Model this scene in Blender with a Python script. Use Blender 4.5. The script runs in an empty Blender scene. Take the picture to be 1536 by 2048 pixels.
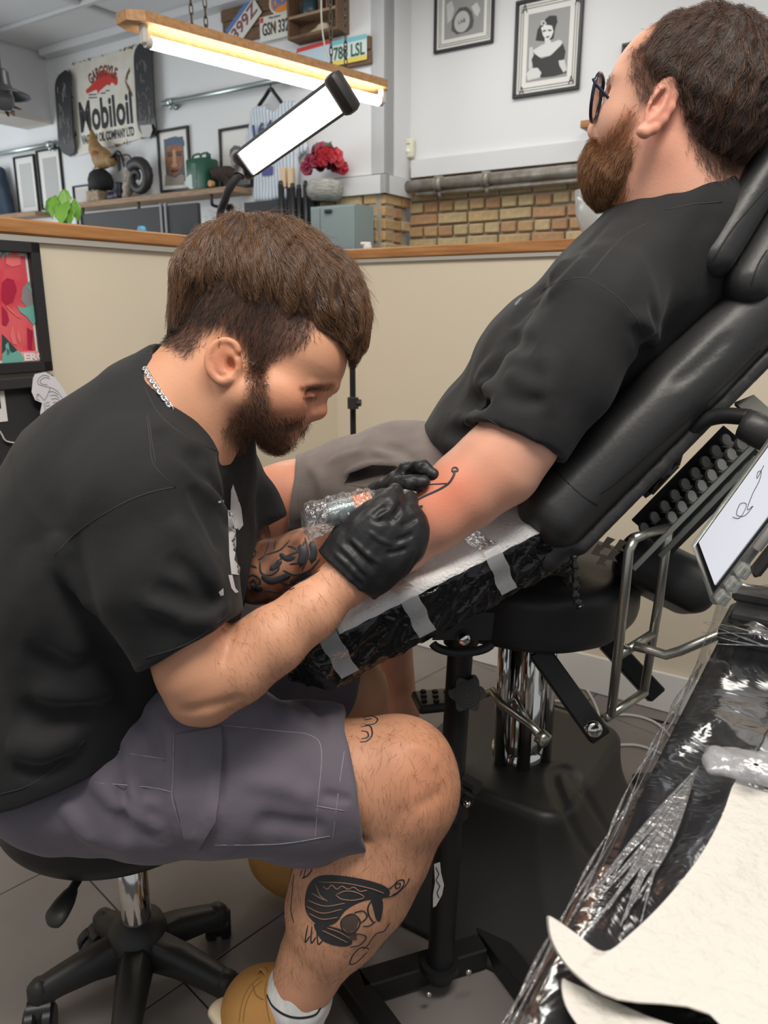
import bpy, bmesh, math, random
import numpy as np
from mathutils import Vector, Matrix, Quaternion

random.seed(7)
RNG = np.random.default_rng(11)
SC = bpy.context.scene
COL = SC.collection
pi = math.pi

# ------------------------------------------------------------------ camera
CAM_H, CAM_PITCH, FPX = 1.2, math.radians(15.0), 1540.0
cam_data = bpy.data.cameras.new('camera')
cam_data.sensor_fit = 'VERTICAL'
cam_data.sensor_height = 36.0
cam_data.lens = FPX / 2048 * 36.0
cam_data.clip_start = 0.02
cam_data.dof.use_dof = True
cam_data.dof.focus_distance = 1.02
cam_data.dof.aperture_fstop = 9.0
cam = bpy.data.objects.new('camera', cam_data)
COL.objects.link(cam)
cam.location = (0, 0, CAM_H)
cam.rotation_euler = (math.radians(90) - CAM_PITCH, 0, 0)
SC.camera = cam

# ------------------------------------------------------------------ world, lamps, exposure
SC.view_settings.view_transform = 'Standard'
SC.view_settings.look = 'None'
SC.view_settings.gamma = 1.0
SC.view_settings.use_curve_mapping = False
SC.view_settings.exposure = 0.0
world = bpy.data.worlds.new('world')
SC.world = world
world.use_nodes = True
world.node_tree.nodes['Background'].inputs[0].default_value = (0.92, 0.96, 1.0, 1)
world.node_tree.nodes['Background'].inputs[1].default_value = 0.46

def area_light(name, loc, target, size, size_y, power, color):
    d = bpy.data.lights.new(name, 'AREA')
    d.shape = 'RECTANGLE'; d.size = size; d.size_y = size_y
    d.energy = power; d.color = color
    o = bpy.data.objects.new(name, d); COL.objects.link(o)
    o.location = loc
    o.rotation_euler = (Vector(target) - Vector(loc)).to_track_quat('-Z', 'Y').to_euler()
    return o
# added unseen fill lights over booth and room behind, daylight of the shop front
area_light('booth_fill_light', (0.35, 0.1, 3.1), (0.1, 1.2, 0.6), 1.5, 0.5, 58, (1.0, 0.93, 0.84))
area_light('front_fill_light', (-1.4, 0.5, 3.1), (-0.3, 1.3, 0.5), 1.5, 0.4, 22, (1.0, 0.94, 0.86))
area_light('hall_fill_light', (-0.3, 4.3, 3.18), (-0.3, 4.5, 0), 2.4, 0.6, 34, (1.0, 0.97, 0.92))
area_light('hall_fill_light', (2.2, 3.3, 3.18), (2.0, 3.6, 0), 2.4, 0.6, 18, (1.0, 0.97, 0.92))
area_light('shop_window_light', (-5.2, 5.6, 1.7), (-1.0, 5.5, 1.6), 2.4, 2.2, 70, (0.93, 0.98, 1.0))

# ------------------------------------------------------------------ geometry of the view
CP, SP = math.cos(CAM_PITCH), math.sin(CAM_PITCH)
C_R = np.array([1.0, 0, 0]); C_U = np.array([0, SP, CP]); C_F = np.array([0, CP, -SP])
C_O = np.array([0, 0, CAM_H])
def ray(px, py):
    return C_F + (px - 768) / FPX * C_R + (1024 - py) / FPX * C_U
def W(px, py, d):
    """the point that stands d metres deep along the view axis"""
    return C_O + ray(px, py) * d
def WZ(px, py, z):
    r = ray(px, py); return C_O + r * ((z - CAM_H) / r[2])
def WY(px, py, y):
    r = ray(px, py); return C_O + r * (y / r[1])
def depth_of(p):
    return float(np.dot(np.asarray(p) - C_O, C_F))

AZ = math.radians(33)
DA = np.array([math.sin(AZ), math.cos(AZ), 0])       # along the near-left partition, away from us
DB = np.array([math.cos(AZ), -math.sin(AZ), 0])      # along the back walls, to the right
NB = -DA                                             # the back walls face this way
PC = np.array([0.0, 5.45, 0]); PD = np.array([0.18, 5.73, 0])
def on_wall(px, py, base, off=0.0):
    """point on the back wall through base, off metres in front of it -> (s along DB, z, point)"""
    r = ray(px, py); q = base + NB * off
    t = np.dot(q - C_O, NB) / np.dot(r, NB)
    p = C_O + r * t
    return float(np.dot(p - base, DB)), float(p[2]), p

# ------------------------------------------------------------------ objects
def link(o, parent=None):
    COL.objects.link(o)
    if parent is not None:
        o.parent = parent
    return o
def props(o, label=None, cat=None, group=None, kind=None):
    if label: o['label'] = label
    if cat: o['category'] = cat
    if group: o['group'] = group
    if kind: o['kind'] = kind
    return o
def thing(name, label, cat, loc=(0, 0, 0), rot=(0, 0, 0), group=None):
    o = bpy.data.objects.new(name, None)
    o.empty_display_size = 0.05
    o.location = [float(v) for v in loc]; o.rotation_euler = rot
    link(o)
    return props(o, label, cat, group)
def wthing(name, label, cat, p, group=None):
    """a thing on a back wall: local x to the right, y into the wall, z up"""
    return thing(name, label, cat, p, (0, 0, -AZ), group)

def mesh_obj(name, verts, faces, mat=None, parent=None, smooth=False, label=None, inv=None):
    me = bpy.data.meshes.new(name)
    me.from_pydata([tuple(map(float, v)) for v in verts], [], [tuple(f) for f in faces])
    me.update()
    if mat:
        for m_ in (mat if isinstance(mat, (list, tuple)) else [mat]): me.materials.append(m_)
    if smooth:
        me.polygons.foreach_set('use_smooth', np.ones(len(me.polygons), bool))
    o = bpy.data.objects.new(name, me)
    link(o, parent)
    if label: o['label'] = label
    return o
def world_child(o, parent):
    """o was built in world coordinates: parent it without moving it"""
    o.parent = parent
    loc = Vector(parent.location); rot = parent.rotation_euler.to_matrix().to_4x4()
    o.matrix_parent_inverse = (Matrix.Translation(loc) @ rot).inverted()
    return o

class MB:
    """collects simple shapes and links them as one mesh"""
    def __init__(self): self.v = []; self.f = []; self.m = []
    def add(self, v, f, mi=0):
        n = len(self.v)
        self.v += [tuple(map(float, p)) for p in v]
        self.f += [tuple(i + n for i in q) for q in f]
        self.m += [mi] * len(f)
        return self
    def box(self, c, s, bev=0.0, R=None, mi=0, seg=1):
        bm = bmesh.new()
        bmesh.ops.create_cube(bm, size=1.0)
        for v in bm.verts: v.co = Vector((v.co.x * s[0], v.co.y * s[1], v.co.z * s[2]))
        if bev > 0:
            bmesh.ops.bevel(bm, geom=list(bm.edges), offset=min(bev, min(s) * 0.49), segments=seg, affect='EDGES', profile=0.5)
        M_ = Matrix(R) if R is not None else None
        vs = []
        for v in bm.verts:
            co = M_ @ v.co if M_ else v.co
            vs.append((co.x + c[0], co.y + c[1], co.z + c[2]))
        bm.verts.index_update()
        fs = [[v.index for v in f.verts] for f in bm.faces]
        bm.free()
        return self.add(vs, fs, mi)
    def bar(self, a, b, w, h, up=(0, 0, 1), bev=0.0, mi=0):
        a = Vector([float(x) for x in a]); b = Vector([float(x) for x in b])
        x = (b - a).normalized(); u = Vector(up)
        y = u.cross(x).normalized(); z = x.cross(y)
        R = Matrix((x, y, z)).transposed()
        c = (a + b) / 2
        return self.box(c, ((b - a).length, w, h), bev, R, mi)
    def tube(self, pts, r, n=10, cap=True, mi=0, closed=False, flat=None):
        P = [Vector([float(x) for x in p]) for p in pts]
        rs = r if hasattr(r, '__len__') else [r] * len(P)
        N = len(P); vs = []; prev = None
        for i, p in enumerate(P):
            if closed: t = (P[(i + 1) % N] - P[i - 1])
            else: t = P[min(i + 1, N - 1)] - P[max(i - 1, 0)]
            t.normalize()
            if prev is None:
                ref = Vector((0, 0, 1)) if abs(t.z) < 0.9 else Vector((1, 0, 0))
                u = t.cross(ref).normalized()
            else:
                u = (prev - t * prev.dot(t)).normalized()
            prev = u; w = t.cross(u)
            for k in range(n):
                a = 2 * pi * k / n
                q = p + (u * math.cos(a) + w * math.sin(a) * (flat or 1)) * rs[i]
                vs.append(q)
        fs = []
        for i in range(N if closed else N - 1):
            j = (i + 1) % N
            for k in range(n):
                l = (k + 1) % n
                fs.append((i * n + k, i * n + l, j * n + l, j * n + k))
        if cap and not closed:
            fs.append(tuple(range(n - 1, -1, -1))); fs.append(tuple((N - 1) * n + k for k in range(n)))
        return self.add(vs, fs, mi)
    def lathe(self, prof, n=24, c=(0, 0, 0), R=None, mi=0):
        vs = []; fs = []
        for (r, z) in prof:
            for k in range(n):
                a = 2 * pi * k / n
                v = Vector((max(r, 1e-5) * math.cos(a), max(r, 1e-5) * math.sin(a), z))
                if R is not None: v = R @ v
                vs.append(v + Vector([float(x) for x in c]))
        for i in range(len(prof) - 1):
            for k in range(n):
                l = (k + 1) % n
                fs.append((i * n + k, i * n + l, (i + 1) * n + l, (i + 1) * n + k))
        return self.add(vs, fs, mi)
    def prism(self, outline, fn, t0, t1, mi=0):
        """outline [(a,b)], fn(a,b,t)->point; closed solid between t0 and t1"""
        n = len(outline)
        vs = [fn(a, b, t0) for a, b in outline] + [fn(a, b, t1) for a, b in outline]
        fs = [tuple(range(n - 1, -1, -1)), tuple(range(n, 2 * n))]
        fs += [(k, (k + 1) % n, n + (k + 1) % n, n + k) for k in range(n)]
        return self.add(vs, fs, mi)
    def build(self, name, mat, parent=None, smooth=False, label=None, auto=None):
        o = mesh_obj(name, self.v, self.f, mat, parent, smooth, label)
        if isinstance(mat, (list, tuple)):
            o.data.polygons.foreach_set('material_index', np.array(self.m, dtype=np.int32))
        bm = bmesh.new(); bm.from_mesh(o.data)
        bmesh.ops.recalc_face_normals(bm, faces=bm.faces)
        if auto is not None:
            for e in bm.edges:
                e.smooth = len(e.link_faces) == 2 and e.calc_face_angle(0) < auto
        bm.to_mesh(o.data); bm.free()
        if auto is not None:
            o.data.polygons.foreach_set('use_smooth', np.ones(len(o.data.polygons), bool))
        return o

def spline(pts, n=8, closed=False):
    """Catmull-Rom through the points"""
    P = [np.asarray(p, float) for p in pts]; out = []
    N = len(P)
    for i in range(N if closed else N - 1):
        if closed: p0, p1, p2, p3 = P[i - 1], P[i], P[(i + 1) % N], P[(i + 2) % N]
        else: p0, p1, p2, p3 = P[max(i - 1, 0)], P[i], P[i + 1], P[min(i + 2, N - 1)]
        for k in range(n):
            t = k / n
            out.append(0.5 * ((2 * p1) + (-p0 + p2) * t + (2 * p0 - 5 * p1 + 4 * p2 - p3) * t * t + (-p0 + 3 * p1 - 3 * p2 + p3) * t ** 3))
    if not closed: out.append(P[-1])
    return out

def copy_tree(o, parent=None):
    c = o.copy(); COL.objects.link(c)
    if parent is not None: c.parent = parent
    for ch in list(o.children): copy_tree(ch, c)
    return c

def text_mesh(s, size, bold=0.0, spacing=1.0, extrude=0.001, align='CENTER', shear=0.0):
    cu = bpy.data.curves.new('text', 'FONT')
    cu.body = s; cu.size = size; cu.offset = bold; cu.space_character = spacing
    cu.extrude = extrude; cu.align_x = align; cu.align_y = 'CENTER'; cu.shear = shear
    cu.resolution_u = 3
    o = bpy.data.objects.new('text', cu); COL.objects.link(o)
    bpy.context.view_layer.update()
    dg = bpy.context.evaluated_depsgraph_get()
    me = o.evaluated_get(dg).to_mesh()
    v = [tuple(p.co) for p in me.vertices]; f = [tuple(p.vertices) for p in me.polygons]
    o.evaluated_get(dg).to_mesh_clear()
    bpy.data.objects.remove(o); bpy.data.curves.remove(cu)
    return v, f
def text_obj(name, s, size, mat, parent, loc, width=None, bold=0.0, tilt=0.0, height=None, spacing=1.0, upright=True, arc=None, extrude=0.0008):
    """lettering lying in the local x-z plane (facing -y) at loc"""
    v, f = text_mesh(s, size, bold, spacing, extrude)
    V = np.array(v)
    if len(V) == 0: return None
    w0 = V[:, 0].max() - V[:, 0].min(); h0 = V[:, 1].max() - V[:, 1].min()
    V[:, 0] -= (V[:, 0].max() + V[:, 0].min()) / 2; V[:, 1] -= (V[:, 1].max() + V[:, 1].min()) / 2
    if width: V[:, 0] *= width / w0
    if height: V[:, 1] *= height / h0
    if arc:
        a = V[:, 0] / arc; r = arc + V[:, 1]
        V[:, 0], V[:, 1] = r * np.sin(a), r * np.cos(a) - arc
    c, s_ = math.cos(tilt), math.sin(tilt)
    x = V[:, 0] * c - V[:, 1] * s_; z = V[:, 0] * s_ + V[:, 1] * c
    out = np.stack([x + loc[0], -V[:, 2] + loc[1], z + loc[2]], 1) if upright else np.stack([x + loc[0], z + loc[1], V[:, 2] + loc[2]], 1)
    return mesh_obj(name, out, f, mat, parent)

# ------------------------------------------------------------------ materials
MATS = {}
def mat(name, col, rough=0.5, metal=0.0, noise=None, bump=None, spec=0.5, sub=0.0, coat=0.0, trans=0.0, alpha=1.0, emit=None, sheen=0.0, ior=1.45, coord='Object', tint=False, bump2=None, stretch=(1, 1, 1)):
    """noise=(scale, second colour, contrast) mixes a second colour in; bump=(scale, strength, distance)"""
    if name in MATS: return MATS[name]
    m = bpy.data.materials.new(name); MATS[name] = m
    m.use_nodes = True
    nt = m.node_tree; b = nt.nodes['Principled BSDF']; L = nt.links
    b.inputs['Base Color'].default_value = (*col, 1)
    b.inputs['Roughness'].default_value = rough
    b.inputs['Metallic'].default_value = metal
    b.inputs['Specular IOR Level'].default_value = spec
    b.inputs['IOR'].default_value = ior
    b.inputs['Coat Weight'].default_value = coat
    b.inputs['Coat Roughness'].default_value = 0.12
    b.inputs['Transmission Weight'].default_value = trans
    b.inputs['Alpha'].default_value = alpha
    b.inputs['Sheen Weight'].default_value = sheen
    b.inputs['Sheen Roughness'].default_value = 0.5
    if sub:
        b.inputs['Subsurface Weight'].default_value = sub
        b.inputs['Subsurface Radius'].default_value = (1.0, 0.35, 0.2)
        b.inputs['Subsurface Scale'].default_value = 0.006
    if emit:
        b.inputs['Emission Color'].default_value = (*emit[0], 1)
        b.inputs['Emission Strength'].default_value = emit[1]
    tc = nt.nodes.new('ShaderNodeTexCoord'); mp = nt.nodes.new('ShaderNodeMapping')
    mp.inputs['Scale'].default_value = stretch
    L.new(tc.outputs[coord], mp.inputs[0])
    src = None
    if noise:
        n = nt.nodes.new('ShaderNodeTexNoise'); n.inputs['Scale'].default_value = noise[0]; n.inputs['Detail'].default_value = 6
        L.new(mp.outputs[0], n.inputs['Vector'])
        cr = nt.nodes.new('ShaderNodeMapRange'); w = noise[2] if len(noise) > 2 else 0.25
        cr.inputs['From Min'].default_value = 0.5 - w; cr.inputs['From Max'].default_value = 0.5 + w
        L.new(n.outputs['Fac'], cr.inputs['Value'])
        mx = nt.nodes.new('ShaderNodeMix'); mx.data_type = 'RGBA'
        mx.inputs['A'].default_value = (*col, 1); mx.inputs['B'].default_value = (*noise[1], 1)
        L.new(cr.outputs[0], mx.inputs['Factor'])
        src = mx.outputs['Result']
    if tint:
        at = nt.nodes.new('ShaderNodeAttribute'); at.attribute_name = 'tint'
        if src is None:
            rg = nt.nodes.new('ShaderNodeRGB'); rg.outputs[0].default_value = (*col, 1); src = rg.outputs[0]
        mu = nt.nodes.new('ShaderNodeMix'); mu.data_type = 'RGBA'; mu.blend_type = 'MULTIPLY'; mu.inputs['Factor'].default_value = 1
        L.new(src, mu.inputs['A']); L.new(at.outputs['Color'], mu.inputs['B'])
        src = mu.outputs['Result']
    if src is not None: L.new(src, b.inputs['Base Color'])
    prev = None
    for bp in (bump, bump2):
        if not bp: continue
        n2 = nt.nodes.new('ShaderNodeTexNoise'); n2.inputs['Scale'].default_value = bp[0]; n2.inputs['Detail'].default_value = 5
        L.new(mp.outputs[0], n2.inputs['Vector'])
        bn = nt.nodes.new('ShaderNodeBump'); bn.inputs['Strength'].default_value = bp[1]; bn.inputs['Distance'].default_value = bp[2] if len(bp) > 2 else 0.002
        L.new(n2.outputs['Fac'], bn.inputs['Height'])
        if prev: L.new(prev, bn.inputs['Normal'])
        prev = bn.outputs['Normal']
    if prev: L.new(prev, b.inputs['Normal'])
    return m
def wood(name, c1, c2, scale=6.0, stretch=(1, 12, 12), rough=0.5):
    return mat(name, c1, rough, noise=(scale, c2, 0.22), bump=(scale * 3, 0.25, 0.002), stretch=stretch)

# ------------------------------------------------------------------ fields: soft shapes grown from joints
def _nrm(a): return np.sqrt(np.einsum('ij,ij->i', a, a))
class Field:
    def __init__(self): self.p = []; self.disp = []
    def _push(self, fn, c, r, k, op):
        self.p.append((fn, np.asarray(c, float), float(r), float(k), op)); return self
    def cone(self, a, b, ra, rb, k=0.02, op='+'):
        a = np.asarray(a, float); b = np.asarray(b, float); ab = b - a; L2 = max(float(ab @ ab), 1e-12)
        def fn(P):
            q = P - a
            t = np.clip(q @ ab / L2, 0, 1)
            return _nrm(q - t[:, None] * ab) - (ra + t * (rb - ra))
        return self._push(fn, (a + b) / 2, math.sqrt(L2) / 2 + max(ra, rb), k, op)
    def chain(self, pts, rs, k=0.015, op='+', k0=None):
        for i in range(len(pts) - 1):
            self.cone(pts[i], pts[i + 1], rs[i], rs[i + 1], (k0 if (k0 is not None and i == 0) else k), op)
        return self
    def ell(self, c, r, R=None, k=0.02, op='+'):
        """R: columns are the axes"""
        c = np.asarray(c, float); r = np.asarray(r, float)
        Rm = None if R is None else np.asarray(R, float)
        def fn(P):
            q = P - c
            if Rm is not None: q = q @ Rm
            k0 = _nrm(q / r); k1 = _nrm(q / (r * r)) + 1e-9
            return k0 * (k0 - 1) / k1
        return self._push(fn, c, float(r.max()), k, op)
    def econe(self, a, b, ra, rb, wdir, k=0.02, op='+'):
        """cone with elliptic section: ra, rb = (radius along wdir, radius across)"""
        a = np.asarray(a, float); b = np.asarray(b, float); ab = b - a; L2 = max(float(ab @ ab), 1e-12)
        w = np.asarray(wdir, float); t_ = ab / math.sqrt(L2); w = w - (w @ t_) * t_; w = w / np.linalg.norm(w)
        def fn(P):
            q = P - a
            t = np.clip(q @ ab / L2, 0, 1)
            e = q - t[:, None] * ab
            ew = e @ w
            o = e - ew[:, None] * w
            r1 = ra[0] + t * (rb[0] - ra[0]); r2 = ra[1] + t * (rb[1] - ra[1])
            o2 = np.einsum('ij,ij->i', o, o)
            k0 = np.sqrt((ew / r1) ** 2 + o2 / r2 ** 2); k1 = np.sqrt((ew / r1 ** 2) ** 2 + o2 / r2 ** 4) + 1e-9
            d = k0 * (k0 - 1) / k1
            return np.where(k0 < 1e-6, -np.minimum(r1, r2), d)
        return self._push(fn, (a + b) / 2, math.sqrt(L2) / 2 + max(*ra, *rb), k, op)
    def box(self, c, half, rnd, R=None, k=0.005, op='+'):
        c = np.asarray(c, float); hf = np.asarray(half, float) - rnd
        Rm = None if R is None else np.asarray(R, float)
        def fn(P):
            q = P - c
            if Rm is not None: q = q @ Rm
            a = np.abs(q) - hf
            return _nrm(np.maximum(a, 0)) + np.minimum(a.max(1), 0) - rnd
        return self._push(fn, c, float(np.linalg.norm(half)), k, op)
    def half(self, c, n, k=0.004):
        """cut away everything on the side n points to"""
        c = np.asarray(c, float); n = np.asarray(n, float); n = n / np.linalg.norm(n)
        return self._push(lambda P: -((P - c) @ n), c, 1e6, k, '-')
    def custom(self, fn, c, r, k, op='+'): return self._push(fn, c, r, k, op)
    def __call__(self, P, sel=None):
        P = np.asarray(P, float)
        d = np.full(len(P), 10.0)
        for i, (fn, c, r, k, op) in enumerate(self.p):
            if sel is not None and i not in sel: continue
            e = fn(P)
            if op == '+':
                h = np.maximum(k - np.abs(d - e), 0) / max(k, 1e-9)
                d = np.minimum(d, e) - h * h * k * 0.25
            else:
                h = np.maximum(k - np.abs(d + e), 0) / max(k, 1e-9)
                d = np.maximum(d, -e) + h * h * k * 0.25
        for g in self.disp: d = d + g(P)
        return d
    def near(self, c, rad):
        s = set()
        for i, (fn, pc, r, k, op) in enumerate(self.p):
            if np.linalg.norm(pc - c) - r < rad + k + 0.03: s.add(i)
        return s
    def grad(self, P, e=0.0015):
        g = np.zeros_like(P)
        for a in range(3):
            v = np.zeros(3); v[a] = e
            g[:, a] = self(P + v) - self(P - v)
        return g / (_nrm(g)[:, None] + 1e-12)
    def bounds(self):
        lo = np.full(3, 1e9); hi = -lo
        for fn, c, r, k, op in self.p:
            if op == '+':
                lo = np.minimum(lo, c - r); hi = np.maximum(hi, c + r)
        return lo - 0.02, hi + 0.02
    def mesh(self, h, lo=None, hi=None, refine=True):
        b0, b1 = self.bounds()
        lo = b0 if lo is None else np.asarray(lo, float); hi = b1 if hi is None else np.asarray(hi, float)
        B = 12
        nb = np.ceil((hi - lo) / (h * B)).astype(int) + 1
        D = np.ones(nb * B + 1, np.float32)
        ci = np.stack(np.meshgrid(*[np.arange(n) for n in nb], indexing='ij'), -1).reshape(-1, 3)
        cc = lo + (ci + 0.5) * h * B
        dc = self(cc)
        rad = h * B * 0.87
        for i in np.nonzero(dc < -rad)[0]:
            x, y, z = ci[i] * B
            D[x:x + B + 1, y:y + B + 1, z:z + B + 1] = -1
        off = np.stack(np.meshgrid(*[np.arange(B + 1)] * 3, indexing='ij'), -1).reshape(-1, 3) * h
        for i in np.nonzero(np.abs(dc) <= rad * 1.6 + 0.012)[0]:
            x, y, z = ci[i] * B
            sel = self.near(cc[i], rad)
            D[x:x + B + 1, y:y + B + 1, z:z + B + 1] = self(off + (lo + ci[i] * B * h), sel).reshape(B + 1, B + 1, B + 1)
        V, Q = surface_nets(D, lo, h)
        if refine and len(V):
            d = self(V); V = V - self.grad(V, h * 0.4) * np.clip(d, -h, h)[:, None]
        return V, Q

def surface_nets(D, lo, h):
    S = D < 0
    c = np.zeros(np.array(D.shape) - 1, np.int8)
    for dx in (0, 1):
        for dy in (0, 1):
            for dz in (0, 1):
                c += S[dx:dx + c.shape[0], dy:dy + c.shape[1], dz:dz + c.shape[2]]
    idx = np.argwhere((c > 0) & (c < 8))
    if len(idx) == 0: return np.zeros((0, 3)), np.zeros((0, 4), int)
    acc = np.zeros((len(idx), 3)); cnt = np.zeros(len(idx))
    for ax in range(3):
        o1, o2 = [a for a in range(3) if a != ax]
        for u in (0, 1):
            for v in (0, 1):
                a = idx.copy(); a[:, o1] += u; a[:, o2] += v
                b = a.copy(); b[:, ax] += 1
                da = D[a[:, 0], a[:, 1], a[:, 2]]; db = D[b[:, 0], b[:, 1], b[:, 2]]
                m = (da < 0) != (db < 0)
                t = np.where(m, da / np.where(m, da - db, 1), 0)
                p = a.astype(float); p[:, ax] += t
                acc[m] += p[m]; cnt[m] += 1
    V = lo + acc / cnt[:, None] * h
    imap = np.full(c.shape, -1, np.int32)
    imap[idx[:, 0], idx[:, 1], idx[:, 2]] = np.arange(len(idx))
    Q = []
    for ax in range(3):
        o1, o2 = [(1, 2), (2, 0), (0, 1)][ax]
        sl0 = [slice(None)] * 3; sl1 = [slice(None)] * 3
        sl0[ax] = slice(0, -1); sl1[ax] = slice(1, None)
        e = np.argwhere(S[tuple(sl0)] != S[tuple(sl1)])
        e = e[(e[:, o1] > 0) & (e[:, o2] > 0) & (e[:, o1] < c.shape[o1]) & (e[:, o2] < c.shape[o2])]
        if not len(e): continue
        q = []
        for (u, v) in ((-1, -1), (0, -1), (0, 0), (-1, 0)):
            a = e.copy(); a[:, o1] += u; a[:, o2] += v
            q.append(imap[a[:, 0], a[:, 1], a[:, 2]])
        q = np.stack(q, 1)
        fl = S[tuple(e.T)]
        q[~fl] = q[~fl][:, ::-1]
        Q.append(q)
    Q = np.concatenate(Q); Q = Q[(Q >= 0).all(1)]
    return V, Q

def field_obj(name, F, h, mat_, parent=None, tint=None, lo=None, hi=None, label=None, world=True):
    V, Q = F.mesh(h, lo, hi)
    me = bpy.data.meshes.new(name)
    me.vertices.add(len(V)); me.vertices.foreach_set('co', V.astype(np.float32).ravel())
    me.loops.add(len(Q) * 4); me.loops.foreach_set('vertex_index', Q.astype(np.int32).ravel())
    me.polygons.add(len(Q)); me.polygons.foreach_set('loop_start', np.arange(0, len(Q) * 4, 4, dtype=np.int32))
    me.polygons.foreach_set('loop_total', np.full(len(Q), 4, np.int32))
    me.update(calc_edges=True); me.validate()
    me.polygons.foreach_set('use_smooth', np.ones(len(me.polygons), bool))
    for m_ in (mat_ if isinstance(mat_, (list, tuple)) else [mat_]): me.materials.append(m_)
    if tint is not None:
        c = np.ones((len(V), 4), np.float32); c[:, :3] = tint(V)
        at = me.color_attributes.new('tint', 'FLOAT_COLOR', 'POINT')
        at.data.foreach_set('color', c.ravel())
    o = bpy.data.objects.new(name, me); link(o)
    if parent is not None: world_child(o, parent)
    if label: o['label'] = label
    return o

_WD = RNG.normal(size=(24, 3)); _WD /= np.linalg.norm(_WD, axis=1)[:, None]
_WP = RNG.uniform(0, 6.28, 24)
def wob(P, s, o=0, n=5):
    """smooth wobble in about -1..1 with wavelength about s metres"""
    r = np.zeros(len(P))
    for i in range(n):
        j = (i + o) % 24
        r += np.sin(P @ _WD[j] * (6.28 / s) * (0.7 + 0.13 * i) + _WP[j])
    return r / n * 1.4
def bump_at(P, c, r):
    """1 at c falling to 0 at distance r"""
    d = _nrm(P - np.asarray(c, float)) / r
    return np.clip(1 - d * d, 0, 1) ** 2

def strands(name, P, R, mat_, parent, label=None):
    """P (n, k, 3) strand points, R (n, k) radii -> hair curves"""
    n, k, _ = P.shape
    hc = bpy.data.hair_curves.new(name)
    hc.add_curves([k] * n)
    hc.attributes['position'].data.foreach_set('vector', P.astype(np.float32).ravel())
    ra = hc.attributes.get('radius') or hc.attributes.new('radius', 'FLOAT', 'POINT')
    ra.data.foreach_set('value', R.astype(np.float32).ravel())
    hc.materials.append(mat_)
    o = bpy.data.objects.new(name, hc); link(o)
    if parent is not None: world_child(o, parent)
    if label: o['label'] = label
    return o
# ------------------------------------------------------------------ the setting
cream = mat('cream_paint', (0.70, 0.62, 0.49), 0.65, bump=(60, 0.08, 0.002))
white_wall = mat('white_paint', (0.72, 0.73, 0.74), 0.7, bump=(40, 0.06, 0.002))
ceil_m = mat('ceiling_paint', (0.78, 0.79, 0.80), 0.8, bump=(120, 0.3, 0.003))
trim_m = mat('grey_white_trim', (0.66, 0.67, 0.68), 0.55)
skirt_m = mat('white_gloss', (0.78, 0.77, 0.74), 0.4)
floor_m = mat('floor_vinyl', (0.255, 0.232, 0.217), 0.42, noise=(5, (0.175, 0.158, 0.148), 0.3), bump=(220, 0.12, 0.001))
mortar = mat('mortar', (0.36, 0.32, 0.25), 0.95, bump=(150, 0.5, 0.003))
rail_wood = wood('orange_pine', (0.50, 0.24, 0.085), (0.27, 0.105, 0.03), 5, (1.2, 14, 14), 0.4)

def structure(o):
    o['kind'] = 'structure'; return o
def slab(name, p, d, n, length, z0, z1, thick, m, parent=None):
    """upright slab from p along d, its front face through p, thickness behind (against n)"""
    mb = MB()
    p = np.asarray(p); d = np.asarray(d); n = np.asarray(n)
    def fn(a, b, t): return p + d * a - n * t + np.array([0, 0, b])
    mb.prism([(0, z0), (length, z0), (length, z1), (0, z1)], fn, 0, thick)
    return mb.build(name, m, parent)

# floor: square vinyl tiles laid on the diagonal
fb = MB(); fb.box((0.2, 3.0, -0.03), (11, 11, 0.056)); floor_o = structure(fb.build('floor', mat('floor_joint', (0.045, 0.042, 0.04), 0.8)))
ta = math.radians(44.0); U1 = np.array([math.sin(ta), math.cos(ta)]); U2 = np.array([math.cos(ta), -math.sin(ta)])
org = np.array([-0.367, 1.142]); ts = 0.47
tile = None
for i in range(-3, 7):
    for j in range(-4, 7):
        c = org + U1 * (i + 0.5) * ts + U2 * (j + 0.5) * ts
        if c[1] < 0.2 or c[1] > 3.6 or abs(c[0]) > 1.9: continue
        if tile is None:
            mb = MB(); mb.box((0, 0, -0.001), (ts - 0.003, ts - 0.003, 0.004), 0.0012)
            tile = mb.build('tile', floor_m, floor_o); t = tile
        else:
            t = tile.copy(); COL.objects.link(t)
        t.location = (c[0], c[1], 0); t.rotation_euler = (0, 0, -ta)

# booth partitions with timber rails
KP = np.array([-0.17, 2.8, 0]); PH = 1.385
NA = DB; NBw = NB                      # the left one faces right, the right one faces us
structure(slab('wall_left', KP - DA * 2.9, DA, NA, 2.9, 0, PH - 0.033, 0.09, cream))
structure(slab('wall_right', KP, DB, NBw, 3.0, 0, PH - 0.033, 0.09, cream))
def rail(name, p, d, n, length):
    mb = MB(); mid = np.asarray(p) - np.asarray(n) * 0.045 + np.asarray(d) * length / 2
    mb.box((0, 0, 0), (length, 0.125, 0.033), 0.004); o = mb.build(name, rail_wood)
    o.location = (mid[0], mid[1], PH - 0.0165); o.rotation_euler = (0, 0, math.atan2(d[1], d[0]))
    return structure(o)
rail('trim_1', KP - DA * 2.9, DA, NA, 2.9 + 0.05)
rail('trim_2', KP - DB * 0.02, DB, NBw, 3.0)
fil = slab('trim_3', KP - DA * 2.9 + NA * 0.012, DA, NA, 2.9, PH - 0.047, PH - 0.034, 0.011, mat('shadow_bead', (0.42, 0.40, 0.36), 0.6)); structure(fil)  # bead under the rail, the shade there put into its grey
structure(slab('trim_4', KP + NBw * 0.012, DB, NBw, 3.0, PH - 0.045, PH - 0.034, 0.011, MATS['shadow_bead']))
structure(slab('baseboard_right', KP + NBw * 0.018, DB, NBw, 3.0, 0.004, 0.125, 0.016, skirt_m))
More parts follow.
